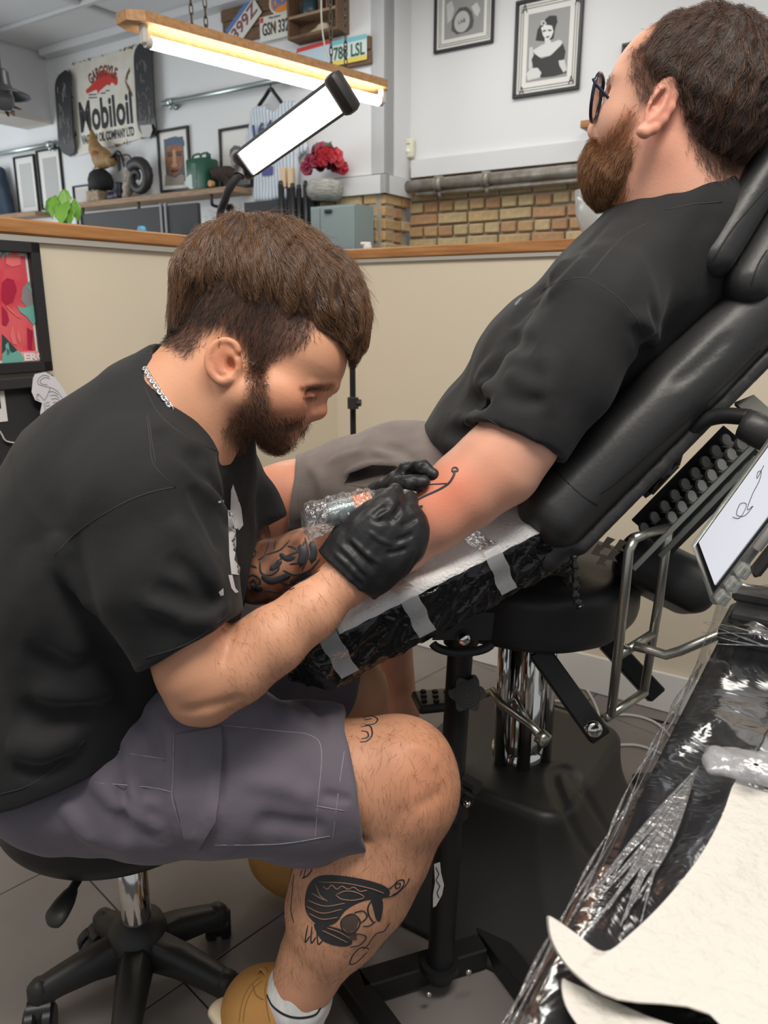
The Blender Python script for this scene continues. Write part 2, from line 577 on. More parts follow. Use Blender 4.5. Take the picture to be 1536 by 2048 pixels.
structure(slab('baseboard_left', KP - DA * 2.9 + NA * 0.018, DA, NA, 2.88, 0.004, 0.125, 0.016, skirt_m))
# back room
Z0, ZC = 0.0, 3.27
wall_far = structure(slab('wall_far', PC + DB * -6.2, DB, NB, 6.2, 2.04, ZC, 0.12, white_wall))
far_low = slab('lower_wall', PC + DB * -6.2, DB, NB, 6.2 - 0.45, 0, 2.04, 0.12, white_wall, wall_far)
wall_ret = structure(slab('wall_far_return', PC, DA, DB, 0.335, 2.04, ZC, 0.10, white_wall))
wall_rec = structure(slab('wall_far_recess', PD, DB, NB, 3.4, 2.11, ZC, 0.12, white_wall))
mb = MB(); mb.box((0, 5.2, ZC + 0.05), (12, 9, 0.1)); ceiling = structure(mb.build('ceiling', ceil_m))
mb = MB(); mb.box((0, 9.6, 1.7), (14, 0.1, 3.6)); structure(mb.build('wall_back', white_wall))
# cornice strips and ceiling boards seen at the top left
for k, (off, w_, h_) in enumerate([(0.06, 0.12, 0.06), (0.55, 0.05, 0.03), (1.25, 0.05, 0.03)]):
    mb = MB(); c0 = PC + DB * -3.35 + NB * off; c1 = PC + DB * 0.0 + NB * off
    mb.bar((c0[0], c0[1], ZC - h_ / 2), (c1[0], c1[1], ZC - h_ / 2), w_, h_, bev=0.006)
    structure(mb.build('trim_%d' % (5 + k), trim_m))
for k, s in enumerate((-2.2, -1.0)):
    mb = MB(); c0 = PC + DB * s + NB * 0.12; c1 = PC + DB * s + NB * 3.0
    mb.bar((c0[0], c0[1], ZC - 0.012), (c1[0], c1[1], ZC - 0.012), 0.05, 0.024, bev=0.004)
    structure(mb.build('trim_%d' % (8 + k), trim_m))
# downstand beam over the shop front end of the room
mb = MB(); bp = PC + DB * -3.43
mb.prism([(0, 2.735), (3.4, 2.735), (3.4, ZC), (0, ZC)], lambda a, b, t: bp + NB * a - DB * t + np.array([0, 0, b]), 0, 0.35)
structure(mb.build('wall_beam', mat('beam_paint', (0.60, 0.60, 0.62), 0.75)))
mb = MB(); mb.prism([(0, 2.715), (3.4, 2.715), (3.4, 2.745), (0, 2.745)], lambda a, b, t: bp + NB * a + DB * t + np.array([0, 0, b]), -0.36, 0.012)
structure(mb.build('trim_10', mat('beam_edge', (0.62, 0.58, 0.53), 0.6)))

# ledge boxing over the brickwork
def ledge(name, base, s0, s1, z0, z1, dp):
    return structure(slab(name, base + DB * s0 + NB * dp, DB, NB, s1 - s0, z0, z1, dp + 0.02, trim_m))
ledge('trim_11', PC, -0.62, 0.03, 1.915, 2.03, 0.03)
structure(slab('trim_12', PC + DB * 0.03 - DA * 0.03, DA, DB, 0.34, 1.915, 2.03, 0.04, trim_m))
ledge('trim_13', PD, 0.03, 3.3, 2.045, 2.155, 0.04)

# brickwork: every brick a piece of its wall
brick_cols = [(0.52, 0.34, 0.17), (0.56, 0.39, 0.20), (0.50, 0.30, 0.16), (0.58, 0.44, 0.25), (0.46, 0.27, 0.15), (0.54, 0.41, 0.23)]
brick_m = [mat('brick_clay_%d' % i, c, 0.9, noise=(28, tuple(x * 0.72 for x in c), 0.22), bump=(90, 0.5, 0.004)) for i, c in enumerate(brick_cols)]
brick_me = []
for w_ in (0.215, 0.1025):
    for v in range(3):
        mb = MB(); rr = random.Random(v * 7 + int(w_ * 1000))
        mb.box((0, 0, 0), (w_, 0.05, 0.064), 0.007)
        mb.v = [(x + rr.uniform(-.0025, .0025), y + rr.uniform(-.002, .002), z + rr.uniform(-.0025, .0025)) for x, y, z in mb.v]
        for bm_ in brick_m:
            o = mb.build('brick', bm_); brick_me.append((w_, o.data)); bpy.data.objects.remove(o)
def bricks(name, base, d, n, s0, s1, z1, rows, seed):
    backing = structure(slab(name, base + d * s0 - n * 0.022, d, n, s1 - s0, 0 if rows < 3 else z1 - rows * 0.078 - 0.9, z1 + 0.03, 0.1, mortar))
    rr = random.Random(seed); ang = math.atan2(d[1], d[0])
    for r in range(rows):
        head = r % 2 == 1
        w_ = 0.1025 if head else 0.215
        s = s0 - (0.056 if head else 0.0)
        while s < s1 - 0.02:
            s = max(s, s0); ww = w_
            if s + ww > s1 + .004: ww = 0.1025
            if s + ww <= s1 + .012:
                cand = [m_ for a, m_ in brick_me if a == ww]
                o = bpy.data.objects.new('brick', rr.choice(cand)); link(o, backing)
                p = base + d * (s + ww / 2) - n * (0.018 + rr.uniform(-.004, .004))
                o.location = (p[0], p[1], z1 - 0.036 - r * 0.078 + rr.uniform(-.002, .002))
                o.rotation_euler = (rr.uniform(-.012, .012), rr.uniform(-.01, .01), ang)
            s += ww + 0.014
    return backing
bricks('wall_brick_recess', PD, DB, NB, 0.0, 3.2, 2.12, 8, 1)
bricks('wall_brick_far', PC, DB, NB, -0.62, 0.0, 1.92, 6, 2)
bricks('wall_brick_return', PC, DA, DB, 0.0, 0.32, 1.92, 6, 3)
# ------------------------------------------------------------------ things in the room behind
black_frame = mat('black_frame', (0.018, 0.018, 0.02), 0.4)
paper_w = mat('mount_paper', (0.74, 0.73, 0.70), 0.7)
glossy_black = mat('glossy_black', (0.012, 0.012, 0.014), 0.25)
galv = mat('galvanised', (0.50, 0.56, 0.55), 0.35, metal=0.85)
old_wood = wood('weathered_wood', (0.20, 0.12, 0.07), (0.11, 0.062, 0.036), 7, (2, 14, 14), 0.75)
shelf_wood = wood('shelf_wood', (0.40, 0.27, 0.17), (0.25, 0.155, 0.09), 6, (2, 14, 14), 0.65)
ink = mat('print_ink', (0.02, 0.02, 0.022), 0.6)
grey_ink = lambda v: mat('print_grey_%02d' % int(v * 100), (v, v, v * 0.98), 0.6)

class OnWall:
    """a thing on a back wall, its pieces laid out in its own x-z plane"""
    def __init__(self, name, label, cat, px, py, base, off=0.0, group=None):
        self.base = base; s, z, p = on_wall(px, py, base, off); self.s, self.z, self.off = s, z, off
        self.t = wthing(name, label, cat, p, group)
    def L(self, px, py):
        s, z, _ = on_wall(px, py, self.base, self.off); return (s - self.s, z - self.z)
    def poly(self, name, pts, m, t0=0.0, t1=0.001, px=True, parent=None, label=None):
        """flat piece between t0 and t1 in front of the thing's plane"""
        q = [self.L(*p) for p in pts] if px else pts
        mb = MB(); mb.prism(q, lambda a, b, t: (a, -t, b), t0, t1)
        return mb.build(name, m, parent or self.t, label=label)
    def rect(self, name, x0, x1, z0, z1, m, t0, t1, parent=None, bev=0.0):
        mb = MB(); mb.box(((x0 + x1) / 2, -(t0 + t1) / 2, (z0 + z1) / 2), (x1 - x0, t1 - t0, z1 - z0), bev)
        return mb.build(name, m, parent or self.t)

def picture(label, corners, base, fw=0.018, mount=0.05, art=None, name='framed_picture', fm=None, group=None, depth=0.022, artmat=None):
    cx = sum(p[0] for p in corners) / 4; cy = sum(p[1] for p in corners) / 4
    ow = OnWall(name, label, 'picture', cx, cy, base, 0.002, group)
    q = [ow.L(*p) for p in corners]
    x0 = (q[0][0] + q[3][0]) / 2; x1 = (q[1][0] + q[2][0]) / 2; z1 = (q[0][1] + q[1][1]) / 2; z0 = (q[2][1] + q[3][1]) / 2
    mb = MB(); D = depth
    for a in ((x0, x1, z1 - fw, z1), (x0, x1, z0, z0 + fw), (x0, x0 + fw, z0 + fw, z1 - fw), (x1 - fw, x1, z0 + fw, z1 - fw)):
        mb.box(((a[0] + a[1]) / 2, -D / 2, (a[2] + a[3]) / 2), (a[1] - a[0], D, a[3] - a[2]), 0.002)
    mb.build('frame', fm or black_frame, ow.t)
    ow.rect('mount', x0 + fw * .6, x1 - fw * .6, z0 + fw * .6, z1 - fw * .6, paper_w, 0.003, 0.006)
    ow.box = (x0, x1, z0, z1)
    ow.rect('print', x0 + fw + mount, x1 - fw - mount, z0 + fw + mount, z1 - fw - mount, artmat or paper_w, 0.006, 0.0072)
    return ow

def ell_pts(cx, cz, rx, rz, n=20, rot=0.0, a0=0, a1=2 * pi):
    out = []
    for k in range(n):
        a = a0 + (a1 - a0) * k / (n if a1 - a0 > 6.2 else n - 1)
        x, z = rx * math.cos(a), rz * math.sin(a)
        out.append((cx + x * math.cos(rot) - z * math.sin(rot), cz + x * math.sin(rot) + z * math.cos(rot)))
    return out

# --- enamel oil sign
sg = OnWall('enamel_sign', 'square white enamel advertising sign with red winged emblem and rusty edges', 'sign', 217, 203, PC, 0.004)
enamel = mat('white_enamel', (0.74, 0.73, 0.68), 0.3, noise=(9, (0.66, 0.62, 0.52), 0.18), coat=0.3)
rust = mat('rust', (0.26, 0.14, 0.05), 0.85, noise=(40, (0.12, 0.06, 0.03), 0.2))
sgc = [sg.L(*p) for p in ((141, 131), (277, 92), (292, 275), (158, 312))]
mb = MB(); mb.prism(sgc, lambda a, b, t: (a, -t, b), 0, 0.012); mb.build('panel', enamel, sg.t)
rr = random.Random(4)
def edge_rust(a, b, n):
    mb = MB()
    for _ in range(n):
        t = rr.random(); x = a[0] + (b[0] - a[0]) * t; z = a[1] + (b[1] - a[1]) * t
        mb.prism(ell_pts(x, z, rr.uniform(.006, .025), rr.uniform(.004, .011), 7, rr.random() * 3), lambda a_, b_, t_: (a_, -t_, b_), 0.0121, 0.0128)
    return mb
mb = MB()
for i in range(4):
    e = edge_rust(sgc[i], sgc[(i + 1) % 4], 10); mb.add(e.v, e.f)
mb.build('rust_patch', rust, sg.t)['kind'] = 'stuff'
red = mat('enamel_red', (0.55, 0.055, 0.045), 0.35)
text_obj('lettering', 'GARGOYLE', 0.1, mat('brown_red_ink', (0.16, 0.05, 0.03), 0.5), sg.t, (sg.L(207, 143)[0], -0.0126, sg.L(207, 143)[1]), width=0.36, height=0.085, bold=0.004, tilt=0.0, arc=0.34)
text_obj('lettering', 'Mobiloil', 0.2, ink, sg.t, (sg.L(213, 226)[0], -0.0126, sg.L(213, 226)[1]), width=0.66, height=0.235, bold=0.006, tilt=0.0)
text_obj('lettering', 'VACUUM OIL COMPANY LTD', 0.08, ink, sg.t, (sg.L(217, 272)[0], -0.0126, sg.L(217, 272)[1]), width=0.66, height=0.07, bold=0.003)
gar = [(174, 181), (180, 176), (186, 170), (193, 163), (198, 148), (204, 142), (211, 139), (216, 143), (222, 148), (228, 146), (235, 150), (238, 158), (238, 168), (234, 172), (229, 167), (226, 165), (222, 172), (217, 170), (212, 174), (206, 179), (201, 184), (199, 190), (196, 180), (190, 182), (182, 186), (176, 188)]
sg.poly('emblem', gar, red, 0.0121, 0.0132)
for k, (x0, x1, y) in enumerate([(180, 196, 190), (180, 197, 196), (204, 214, 187), (214, 222, 182)]):
    sg.poly('caption_line', [(x0, y - 1), (x1, y - 1.5), (x1, y + .5), (x0, y + 1.5)], ink, 0.0121, 0.0128)
for pts in ([(262, 135), (256, 146), (253, 158), (257, 163), (259, 152), (263, 143)], [(252, 158), (262, 175), (268, 190), (268, 195), (258, 180), (253, 166)]):
    sg.poly('rust_patch', pts, rust, 0.0121, 0.0127)

# --- skateboards hung either side of it
def board_deck(label, corners, seed, artcol):
    cx = sum(p[0] for p in corners) / 4; cy = sum(p[1] for p in corners) / 4
    ow = OnWall('skateboard_deck', label, 'skateboard', cx, cy, PC, 0.05)
    q = [ow.L(*p) for p in corners]
    tx, tz = (q[0][0] + q[1][0]) / 2, (q[0][1] + q[1][1]) / 2; bx, bz = (q[2][0] + q[3][0]) / 2, (q[2][1] + q[3][1]) / 2
    w_ = 0.10; mb = MB(); n = 22; vs = []; fs = []
    Lb = tz - bz
    for i in range(n + 1):
        t = i / n; x = tx + (bx - tx) * t; z = tz - Lb * t
        e = min(t, 1 - t) * Lb
        hw = w_ * math.sqrt(max(0.0, 1 - max(0, 1 - e / 0.09) ** 2)) + 0.002
        kick = 0.035 * max(0, 1 - e / 0.14) ** 1.5
        for sx, dy in ((-1, 0), (1, 0), (1, 0.012), (-1, 0.012)):
            vs.append((x + sx * hw, -0.005 + kick * 1.0 - dy + 0.02 * 0, z))
    for i in range(n):
        for a in range(4):
            b = (a + 1) % 4
            fs.append((i * 4 + a, i * 4 + b, i * 4 + 4 + b, i * 4 + 4 + a))
    fs += [(3, 2, 1, 0), (n * 4, n * 4 + 1, n * 4 + 2, n * 4 + 3)]
    mb.add(vs, fs); mb.build('deck', mat('deck_black', (0.035, 0.036, 0.04), 0.45), ow.t)
    r = random.Random(seed); mb = MB()
    for k in range(26):
        t = r.uniform(0.22, 0.86); z = tz - Lb * t; x = tx + (bx - tx) * t
        p0 = (x + r.uniform(-.06, .06), z); ang = r.uniform(0.9, 2.2); l = r.uniform(.03, .09); cv = r.uniform(-1, 1)
        pts = []
        for i in range(6):
            a = ang + cv * i / 5; pts.append((p0[0] + math.cos(a) * l * i / 5 * .5, -0.0185, p0[1] + math.sin(a) * l * i / 5))
        mb.tube(pts, 0.004, 4, flat=0.3)
    mb.build('artwork', artcol, ow.t)['kind'] = 'stuff'
    return ow
board_deck('black skateboard deck with pale figure drawing, against the beam by the sign', [(117, 140), (135, 138), (147, 312), (126, 313)], 3, grey_ink(0.5))
sk = board_deck('black skateboard deck with dense grey line drawing, under the lit batten', [(275, 78), (298, 76), (308, 275), (285, 277)], 5, grey_ink(0.42))
sk.poly('bare_tail', [(284, 252), (307, 250), (309, 262), (304, 275), (290, 276)], mat('pale_deck', (0.5, 0.48, 0.46), 0.5), 0.02, 0.022)

# --- galvanised clothes rails
def pipe_rail(label, a, b, ends):
    ow = OnWall('clothes_rail', label, 'rail', (a[0] + b[0]) / 2, (a[1] + b[1]) / 2, PC, 0.06, None)
    p0 = ow.L(*a); p1 = ow.L(*b)
    zz = (p0[1] + p1[1]) / 2
    mb = MB(); mb.tube([(p0[0], 0, zz), (p1[0], 0, zz)], 0.021, 12); mb.build('pipe', galv, ow.t, True)
    for e in ends:
        x = p0[0] + (p1[0] - p0[0]) * e
        mb = MB(); mb.tube([(x - .03, 0, zz), (x + .03, 0, zz)], 0.03, 12); mb.tube([(x, 0, zz), (x, 0.058, zz)], 0.022, 10); mb.tube([(x, 0.05, zz), (x, 0.06, zz)], 0.045, 14)
        mb.tube([(x, 0, zz), (x, 0, zz - .05)], 0.012, 8)
        mb.build('fitting', galv, ow.t, True)
pipe_rail('galvanised pipe rail on white wall above the painted face portrait', (326, 214), (615, 142), (0.06, 0.95))
pipe_rail('galvanised pipe rail under the beam above two leaning pictures', (-60, 323), (104, 283), (0.97,))

# --- licence plates on timber boards, crate with mug
def timber(label, corners, base, planks, name='timber_board'):
    cx = sum(p[0] for p in corners) / 4; cy = sum(p[1] for p in corners) / 4
    ow = OnWall(name, label, 'board', cx, cy, base, 0.003)
    q = [ow.L(*p) for p in corners]
    x0, x1 = (q[0][0] + q[3][0]) / 2, (q[1][0] + q[2][0]) / 2; z1, z0 = (q[0][1] + q[1][1]) / 2, (q[2][1] + q[3][1]) / 2
    r = random.Random(planks)
    for k in range(planks):
        a = z0 + (z1 - z0) * k / planks; b = z0 + (z1 - z0) * (k + 1) / planks - 0.004
        ow.rect('plank', x0 + r.uniform(-.01, .01), x1 + r.uniform(-.01, .01), a, b, old_wood, 0, 0.03 + r.uniform(-.004, .004), bev=0.004)
    return ow
timber('three-plank brown board carrying a blue-white plate and GSN 332 plate', [(447, 38), (584, -30), (588, 85), (452, 72)], PC, 3)
timber('low brown plank board carrying the teal and yellow plate', [(600, 110), (743, 65), (743, 137), (600, 150)], PC, 2)
def plate(label, c, w_, h_, tilt, txt, base, bg, tcol, extra=None):
    ow = OnWall('licence_plate', label, 'number plate', c[0], c[1], base, 0.040)
    mb = MB(); R = Matrix.Rotation(-tilt, 3, 'Y'); mb.box((0, 0, 0), (w_, 0.003, h_), 0.001, R); mb.build('plate', bg, ow.t)
    def rr_(x, z): return (x * math.cos(tilt) - z * math.sin(tilt), x * math.sin(tilt) + z * math.cos(tilt))
    ow.rr = rr_
    for (x0, x1, z0, z1, m_) in (extra or []):
        mb = MB(); mb.prism([rr_(x0, z0), rr_(x1, z0), rr_(x1, z1), rr_(x0, z1)], lambda a, b, t: (a, -t, b), 0.0016, 0.0021); mb.build('band', m_, ow.t)
    o = rr_(0.005, -0.005)
    if txt: text_obj('lettering', txt, 0.1, tcol, ow.t, (o[0], -0.0026, o[1]), width=w_ * 0.86, height=h_ * 0.52, bold=0.002, tilt=tilt)
    return ow
pw = mat('plate_white', (0.72, 0.72, 0.66), 0.4); pb = mat('plate_blue', (0.12, 0.22, 0.48), 0.4); pr = mat('plate_red', (0.6, 0.06, 0.05), 0.4)
pt = mat('plate_teal', (0.20, 0.52, 0.58), 0.4); py_ = mat('plate_yellow', (0.75, 0.6, 0.12), 0.4); pn = mat('plate_green_ink', (0.02, 0.09, 0.06), 0.4)
plate('white licence plate lettered 399Z, tilted steeply with blue edge', (487, 43), 0.31, 0.155, 0.62, '399Z', PC, pw, mat('plate_ink_red', (0.25, 0.08, 0.1), .5), [(-.155, .155, .045, .0775, pb)])
gp = plate('white licence plate lettered GSN 332 on the three-plank board', (550, 53), 0.27, 0.15, 0.0, 'GSN 332', PC, pw, ink, [(-.13, -.10, .04, .07, pr), (-.012, .012, -.02, .02, mat('plate_gold', (0.5, 0.25, 0.06), .5))])
text_obj('lettering', 'Maryland', 0.03, ink, gp.t, (0.0, -0.0026, 0.056), width=0.1, height=0.02)
plate('teal and yellow licence plate lettered 788 LSL on low plank board', (697, 101), 0.285, 0.145, 0.0, '788 LSL', PC, mat('plate_pale', (0.62, 0.72, 0.68), .4), pn, [(-.142, .142, .045, .0725, pt), (-.142, .142, -.0725, -.045, py_)])
plate('pale blue licence plate mostly hidden behind the hanging batten', (628, 112), 0.28, 0.14, 0.04, '', PC, mat('plate_sky', (0.5, 0.62, 0.72), .4), pb, [(-.14, .14, .045, .07, pr)])
bd = OnWall('workwear_badge', 'orange and blue oval badge sign above the GSN 332 plate', 'sign', 568, -4, PC, 0.042)
bd.poly('plate', ell_pts(0, 0, 0.13, 0.09, 28, 0.25), pw, 0, 0.004, px=False)
bd.poly('orange_field', ell_pts(0, 0, 0.118, 0.078, 28, 0.25), mat('badge_orange', (0.75, 0.28, 0.06), .45), 0.004, 0.005, px=False)
text_obj('lettering', 'Dickies', 0.1, pb, bd.t, (0, -0.0055, 0.0), width=0.2, height=0.07, bold=0.004, tilt=0.25)
cr = OnWall('crate_shelf', 'wooden crate shelf with two compartments on the white wall', 'shelf', 648, 38, PC, 0.0)
x0, zt = cr.L(598, 0); x1, zb = cr.L(699, 65)[0], cr.L(598, 92)[1]
zt = zt + 0.12
cr.rect('side_panel', x0, x0 + .016, zb, zt, old_wood, 0, .13); cr.rect('side_panel', x1 - .016, x1, zb, zt, old_wood, 0, .13)
cr.rect('bottom_panel', x0 + .016, x1 - .016, zb, zb + .016, old_wood, 0, .13); cr.rect('back_panel', x0 + .016, x1 - .016, zb + .016, zt, old_wood, 0, .01)
zm = cr.L(640, 37)[1]; cr.rect('shelf_board', x0 + .016, x1 - .016, zm - .016, zm, shelf_wood, .01, .13)
cr.rect('divider', x0 + .25, x0 + .265, zm, zt, old_wood, .01, .12); cr.rect('divider', x0 + .31, x0 + .325, zm, zt, old_wood, .01, .12)
s_, z_, p_ = on_wall(622, 22, PC, 0.07)
mg = wthing('mug', 'dark teal enamel mug standing in the crate shelf', 'mug', (p_[0], p_[1], zm + cr.z))
mb = MB(); mb.lathe([(0.0, 0.0), (.05, 0), (.054, .005), (.056, .085), (.053, .085), (.05, .008), (0, .008)], 20); mb.build('cup', mat('dark_teal', (0.03, 0.06, 0.07), 0.35), mg, True)
mb = MB(); mb.tube([(-.053, 0, .07), (-.08, 0, .065), (-.084, 0, .04), (-.075, 0, .022), (-.053, 0, .018)], 0.007, 8); mb.build('handle', MATS['dark_teal'], mg, True)
s_, z_, p_ = on_wall(640, 68, PC, 0.07)
cs = wthing('animal_skull', 'small pale animal skull lying in the lower crate compartment', 'skull', (p_[0], p_[1], zb + .016 + cr.z))
F = Field(); F.ell((0.03, 0, .03), (.045, .03, .03)); F.cone((0, 0, .025), (-.07, 0, .018), .02, .01, .02); F.ell((.005, -.026, .04), (.012, .012, .012), k=.006, op='-'); F.cone((.03, 0, .01), (-.05, 0, .007), .01, .007, .01)
V, Q = F.mesh(0.006, (-.1, -.06, -.01), (.1, .06, .08)); mesh_obj('skull', V, Q, mat('bone', (0.55, 0.47, 0.34), .7), cs, True)

# --- shelf with its ornaments
sh = OnWall('wall_shelf', 'long rough timber wall shelf on black pipe brackets', 'shelf', 335, 400, PC, 0.0)
xa, xb = sh.L(160, 415)[0], sh.L(505, 380)[0]
SHZ = 2.028
sh.rect('board', xa, xb, SHZ - sh.z - .042, SHZ - sh.z, shelf_wood, 0.0, .21, bev=.004)
for px in (203, 315, 460):
    x = sh.L(px, 410)[0]; z = SHZ - sh.z - .042
    mb = MB(); mb.tube(spline([(x, -.19, z), (x, -.19, z - .05), (x, -.17, z - .075), (x, -.05, z - .08), (x, 0, z - .08)], 4), .012, 8); mb.tube([(x, -.012, z - .08), (x, 0, z - .08)], .035, 12)
    mb.build('bracket', glossy_black, sh.t, True)
sh.rect('back_strip', xa - .2, xb, SHZ - sh.z - .28, SHZ - sh.z - .16, mat('pale_strip', (0.70, 0.76, 0.76), .6), 0, .02)
def on_shelf(px, out=0.1):
    """point on the shelf board below pixel column px"""
    s, z, p = on_wall(px, 400, PC, out); return np.array([p[0], p[1], SHZ])
def shelf_thing(name, label, cat, px, out=0.1, rz=0.0):
    p = on_shelf(px, out)
    return thing(name, label, cat, p, (0, 0, -AZ + rz))
def leaned(label, corners, name='framed_picture', mount=0.05, artmat=None, off=0.03):
    return picture(label, corners, PC, 0.016, mount, name=name, artmat=artmat)
# painted face portrait
fp = picture('framed colour portrait of a stern weathered face in a blue hat', [(320, 264), (383, 248), (381, 379), (320, 388)], PC, 0.018, 0.05, artmat=mat('portrait_ground', (0.10, 0.11, 0.12), .6))
skp = mat('portrait_skin', (0.36, 0.17, 0.10), .6, noise=(22, (0.20, 0.085, 0.05), .25)); skl = mat('portrait_light', (0.52, 0.30, 0.19), .6); skd = mat('portrait_dark', (0.10, 0.045, 0.03), .6)
fp.poly('print', [(330, 284), (337, 277), (352, 273), (366, 276), (370, 284), (370, 293), (350, 288), (331, 296)], mat('portrait_blue', (0.08, 0.13, 0.2), .6), .0076, .0082)
fp.poly('print', [(334, 293), (350, 286), (366, 289), (368, 310), (366, 330), (360, 345), (350, 352), (340, 348), (334, 335), (332, 312)], skp, .0072, .0078)
fp.poly('print', [(347, 300), (352, 299), (354, 326), (357, 332), (350, 336), (343, 333), (347, 326)], skl, .0079, .0083)
for q in ([(336, 309), (346, 308), (346, 314), (337, 315)], [(354, 307), (365, 306), (365, 312), (355, 313)], [(342, 341), (360, 339), (357, 344), (345, 346)], [(335, 304), (347, 306), (347, 308), (335, 307)], [(353, 304), (366, 302), (366, 305), (353, 307)]):
    fp.poly('print', q, skd, .0079, .0084)
fp.poly('print', [(331, 372), (332, 350), (342, 352), (352, 356), (364, 348), (370, 352), (370, 370)], mat('portrait_shirt', (0.30, 0.26, 0.22), .6), .0074, .0079)
# pencil portrait
pp = picture('framed pencil portrait leaning half behind the task lamp', [(443, 262), (505, 245), (505, 372), (443, 383)], PC, 0.018, 0.03, artmat=paper_w)
pp.poly('print', [(462, 320), (463, 300), (472, 293), (481, 295), (484, 310), (483, 330), (476, 345), (466, 345)], grey_ink(0.45), .0074, .0078)
pp.poly('print', [(461, 315), (461, 300), (470, 291), (482, 293), (485, 306), (480, 300), (470, 300), (465, 306)], grey_ink(0.12), .0079, .0083)
for q in ([(465, 313), (471, 312), (471, 316), (465, 317)], [(476, 311), (482, 310), (482, 314), (476, 315)], [(468, 331), (479, 329), (477, 334), (470, 335)]): pp.poly('print', q, grey_ink(0.12), .0079, .0084)
pp.poly('print', [(448, 372), (456, 350), (470, 343), (490, 345), (500, 360), (500, 370)], grey_ink(0.2), .0074, .0078)
# jerry can
jc = shelf_thing('jerry_can', 'dark green metal fuel can with top handles beside the face portrait', 'can', 408, .12)
green = mat('can_green', (0.02, 0.085, 0.055), .35, bump=(25, .2, .003))
mb = MB(); mb.box((0, 0, .11), (.20, .15, .22), .018, seg=2); mb.box((-.01, -.076, .10), (.05, .004, .17), .002); mb.build('body', green, jc, auto=.6)
for dx in (-.05, 0.03):
    mb = MB(); mb.tube(spline([(dx - .04, 0, .21), (dx - .035, 0, .25), (dx + .035, 0, .255), (dx + .045, 0, .21)], 4), .008, 8); mb.build('handle', green, jc, True)
mb = MB(); mb.lathe([(.0, .25), (.018, .25), (.018, .215), (0, .215)], 14, (.07, 0, 0)); mb.build('cap', green, jc, True)
mb = MB(); mb.prism(ell_pts(-.04, .06, .055, .05, 18), lambda a, b, t: (a, -t, b), .0755, .0775); mb.build('label_sticker', mat('pale_green', (.5, .62, .56), .5), jc)
# dark lump on a wood disc
dl = shelf_thing('fur_ornament', 'dark brown shaggy ornament on a round wood slice beside green can', 'ornament', 447, .14)
F = Field(); F.ell((0, 0, .10), (.10, .05, .045)); F.ell((.06, 0, .09), (.07, .045, .05)); F.ell((-.07, 0, .12), (.05, .03, .03)); F.cone((.05, 0, .06), (.08, 0, .0), .035, .04, .02); F.disp.append(lambda P: wob(P, .04) * .008)
V, Q = F.mesh(.008, (-.18, -.1, -.005), (.18, .1, .2)); mesh_obj('fur', V, Q, mat('dark_fur', (.045, .032, .028), .9, bump=(120, .8, .01)), dl, True)
mb = MB(); mb.lathe([(0, 0), (.022, 0), (.022, .03), (0, .03)], 16, (-.03, -.07, .024), Matrix.Rotation(pi / 2, 3, 'X')); mb.build('wood_slice', mat('wood_slice', (.5, .26, .1), .6), dl)
# rooster on a black dome
dm = shelf_thing('felt_hat', 'round black hat shape standing on a small speckled block', 'hat', 200, .11)
mb = MB(); mb.box((-.02, 0, .045), (.16, .12, .09), .008); mb.build('block', mat('speckled_block', (.45, .36, .26), .9, noise=(60, (.25, .18, .12), .2)), dm)
mb = MB(); mb.lathe([(0, .26), (.05, .25), (.085, .22), (.103, .17), (.10, .13), (.085, .1), (0, .09)], 24, (.03, 0, 0)); mb.build('crown', mat('black_felt', (.02, .019, .02), .75), dm, True)
ro_p = on_shelf(203, .11)
ro = thing('rooster_figure', 'model rooster with golden neck and black tail perched on black hat', 'ornament', (ro_p[0], ro_p[1], SHZ + .262), (0, 0, -AZ))
rx = lambda px, py: (lambda s, z, p: np.array([s - on_wall(203, 400, PC, .11)[0], 0, z - SHZ - .262]))(*on_wall(px, py, PC, .11))
gold = mat('rooster_gold', (.42, .29, .12), .6, noise=(35, (.25, .13, .05), .25)); rus = mat('rooster_rust', (.26, .09, .04), .6); tailb = mat('rooster_black', (.02, .022, .024), .4)
F = Field(); F.chain([rx(184, 266), rx(186, 282), rx(192, 300), rx(204, 316), rx(222, 322)], [.018, .032, .052, .078, .045], .03); F.disp.append(lambda P: np.maximum(np.abs(P[:, 1]) - .05, 0) * .5)
V, Q = F.mesh(.008); mesh_obj('body', V, Q, gold, ro, True)
F = Field(); F.ell(rx(203, 310) + [0, -.03, 0], (.06, .05, .03), None); V, Q = F.mesh(.008); mesh_obj('wing', V, Q, rus, ro, True)
F = Field(); F.chain([rx(184, 268), rx(184, 262)], [.018, .01]); F.cone(rx(183, 264), rx(179, 266), .007, .002); V, Q = F.mesh(.005); mesh_obj('head', V, Q, rus, ro, True)
mb = MB()
for k, (a, b, c_, r_) in enumerate([((224, 318), (245, 305), (257, 335), .012), ((224, 318), (240, 303), (252, 322), .014), ((222, 320), (236, 310), (240, 340), .014), ((220, 322), (230, 318), (234, 342), .012), ((224, 316), (248, 308), (258, 325), .010)]):
    pts = spline([rx(*a) + [0, (k - 2) * .012, 0], rx(*b) + [0, (k - 2) * .018, 0], rx(*c_) + [0, (k - 2) * .02, 0]], 6)
    mb.tube(pts, [r_ * (1 - .5 * abs(i / (len(pts) - 1) - .4)) for i in range(len(pts))], 7, flat=.6)
mb.build('tail', tailb, ro, True)
for dx in (-.02, .03):
    mb = MB(); mb.tube([(dx, -.02, .08), (dx + .005, -.02, 0.0)], .006, 6); mb.tube([(dx + .005, -.02, .003), (dx - .03, -.02, .002)], .004, 6); mb.build('leg', gold, ro, True)
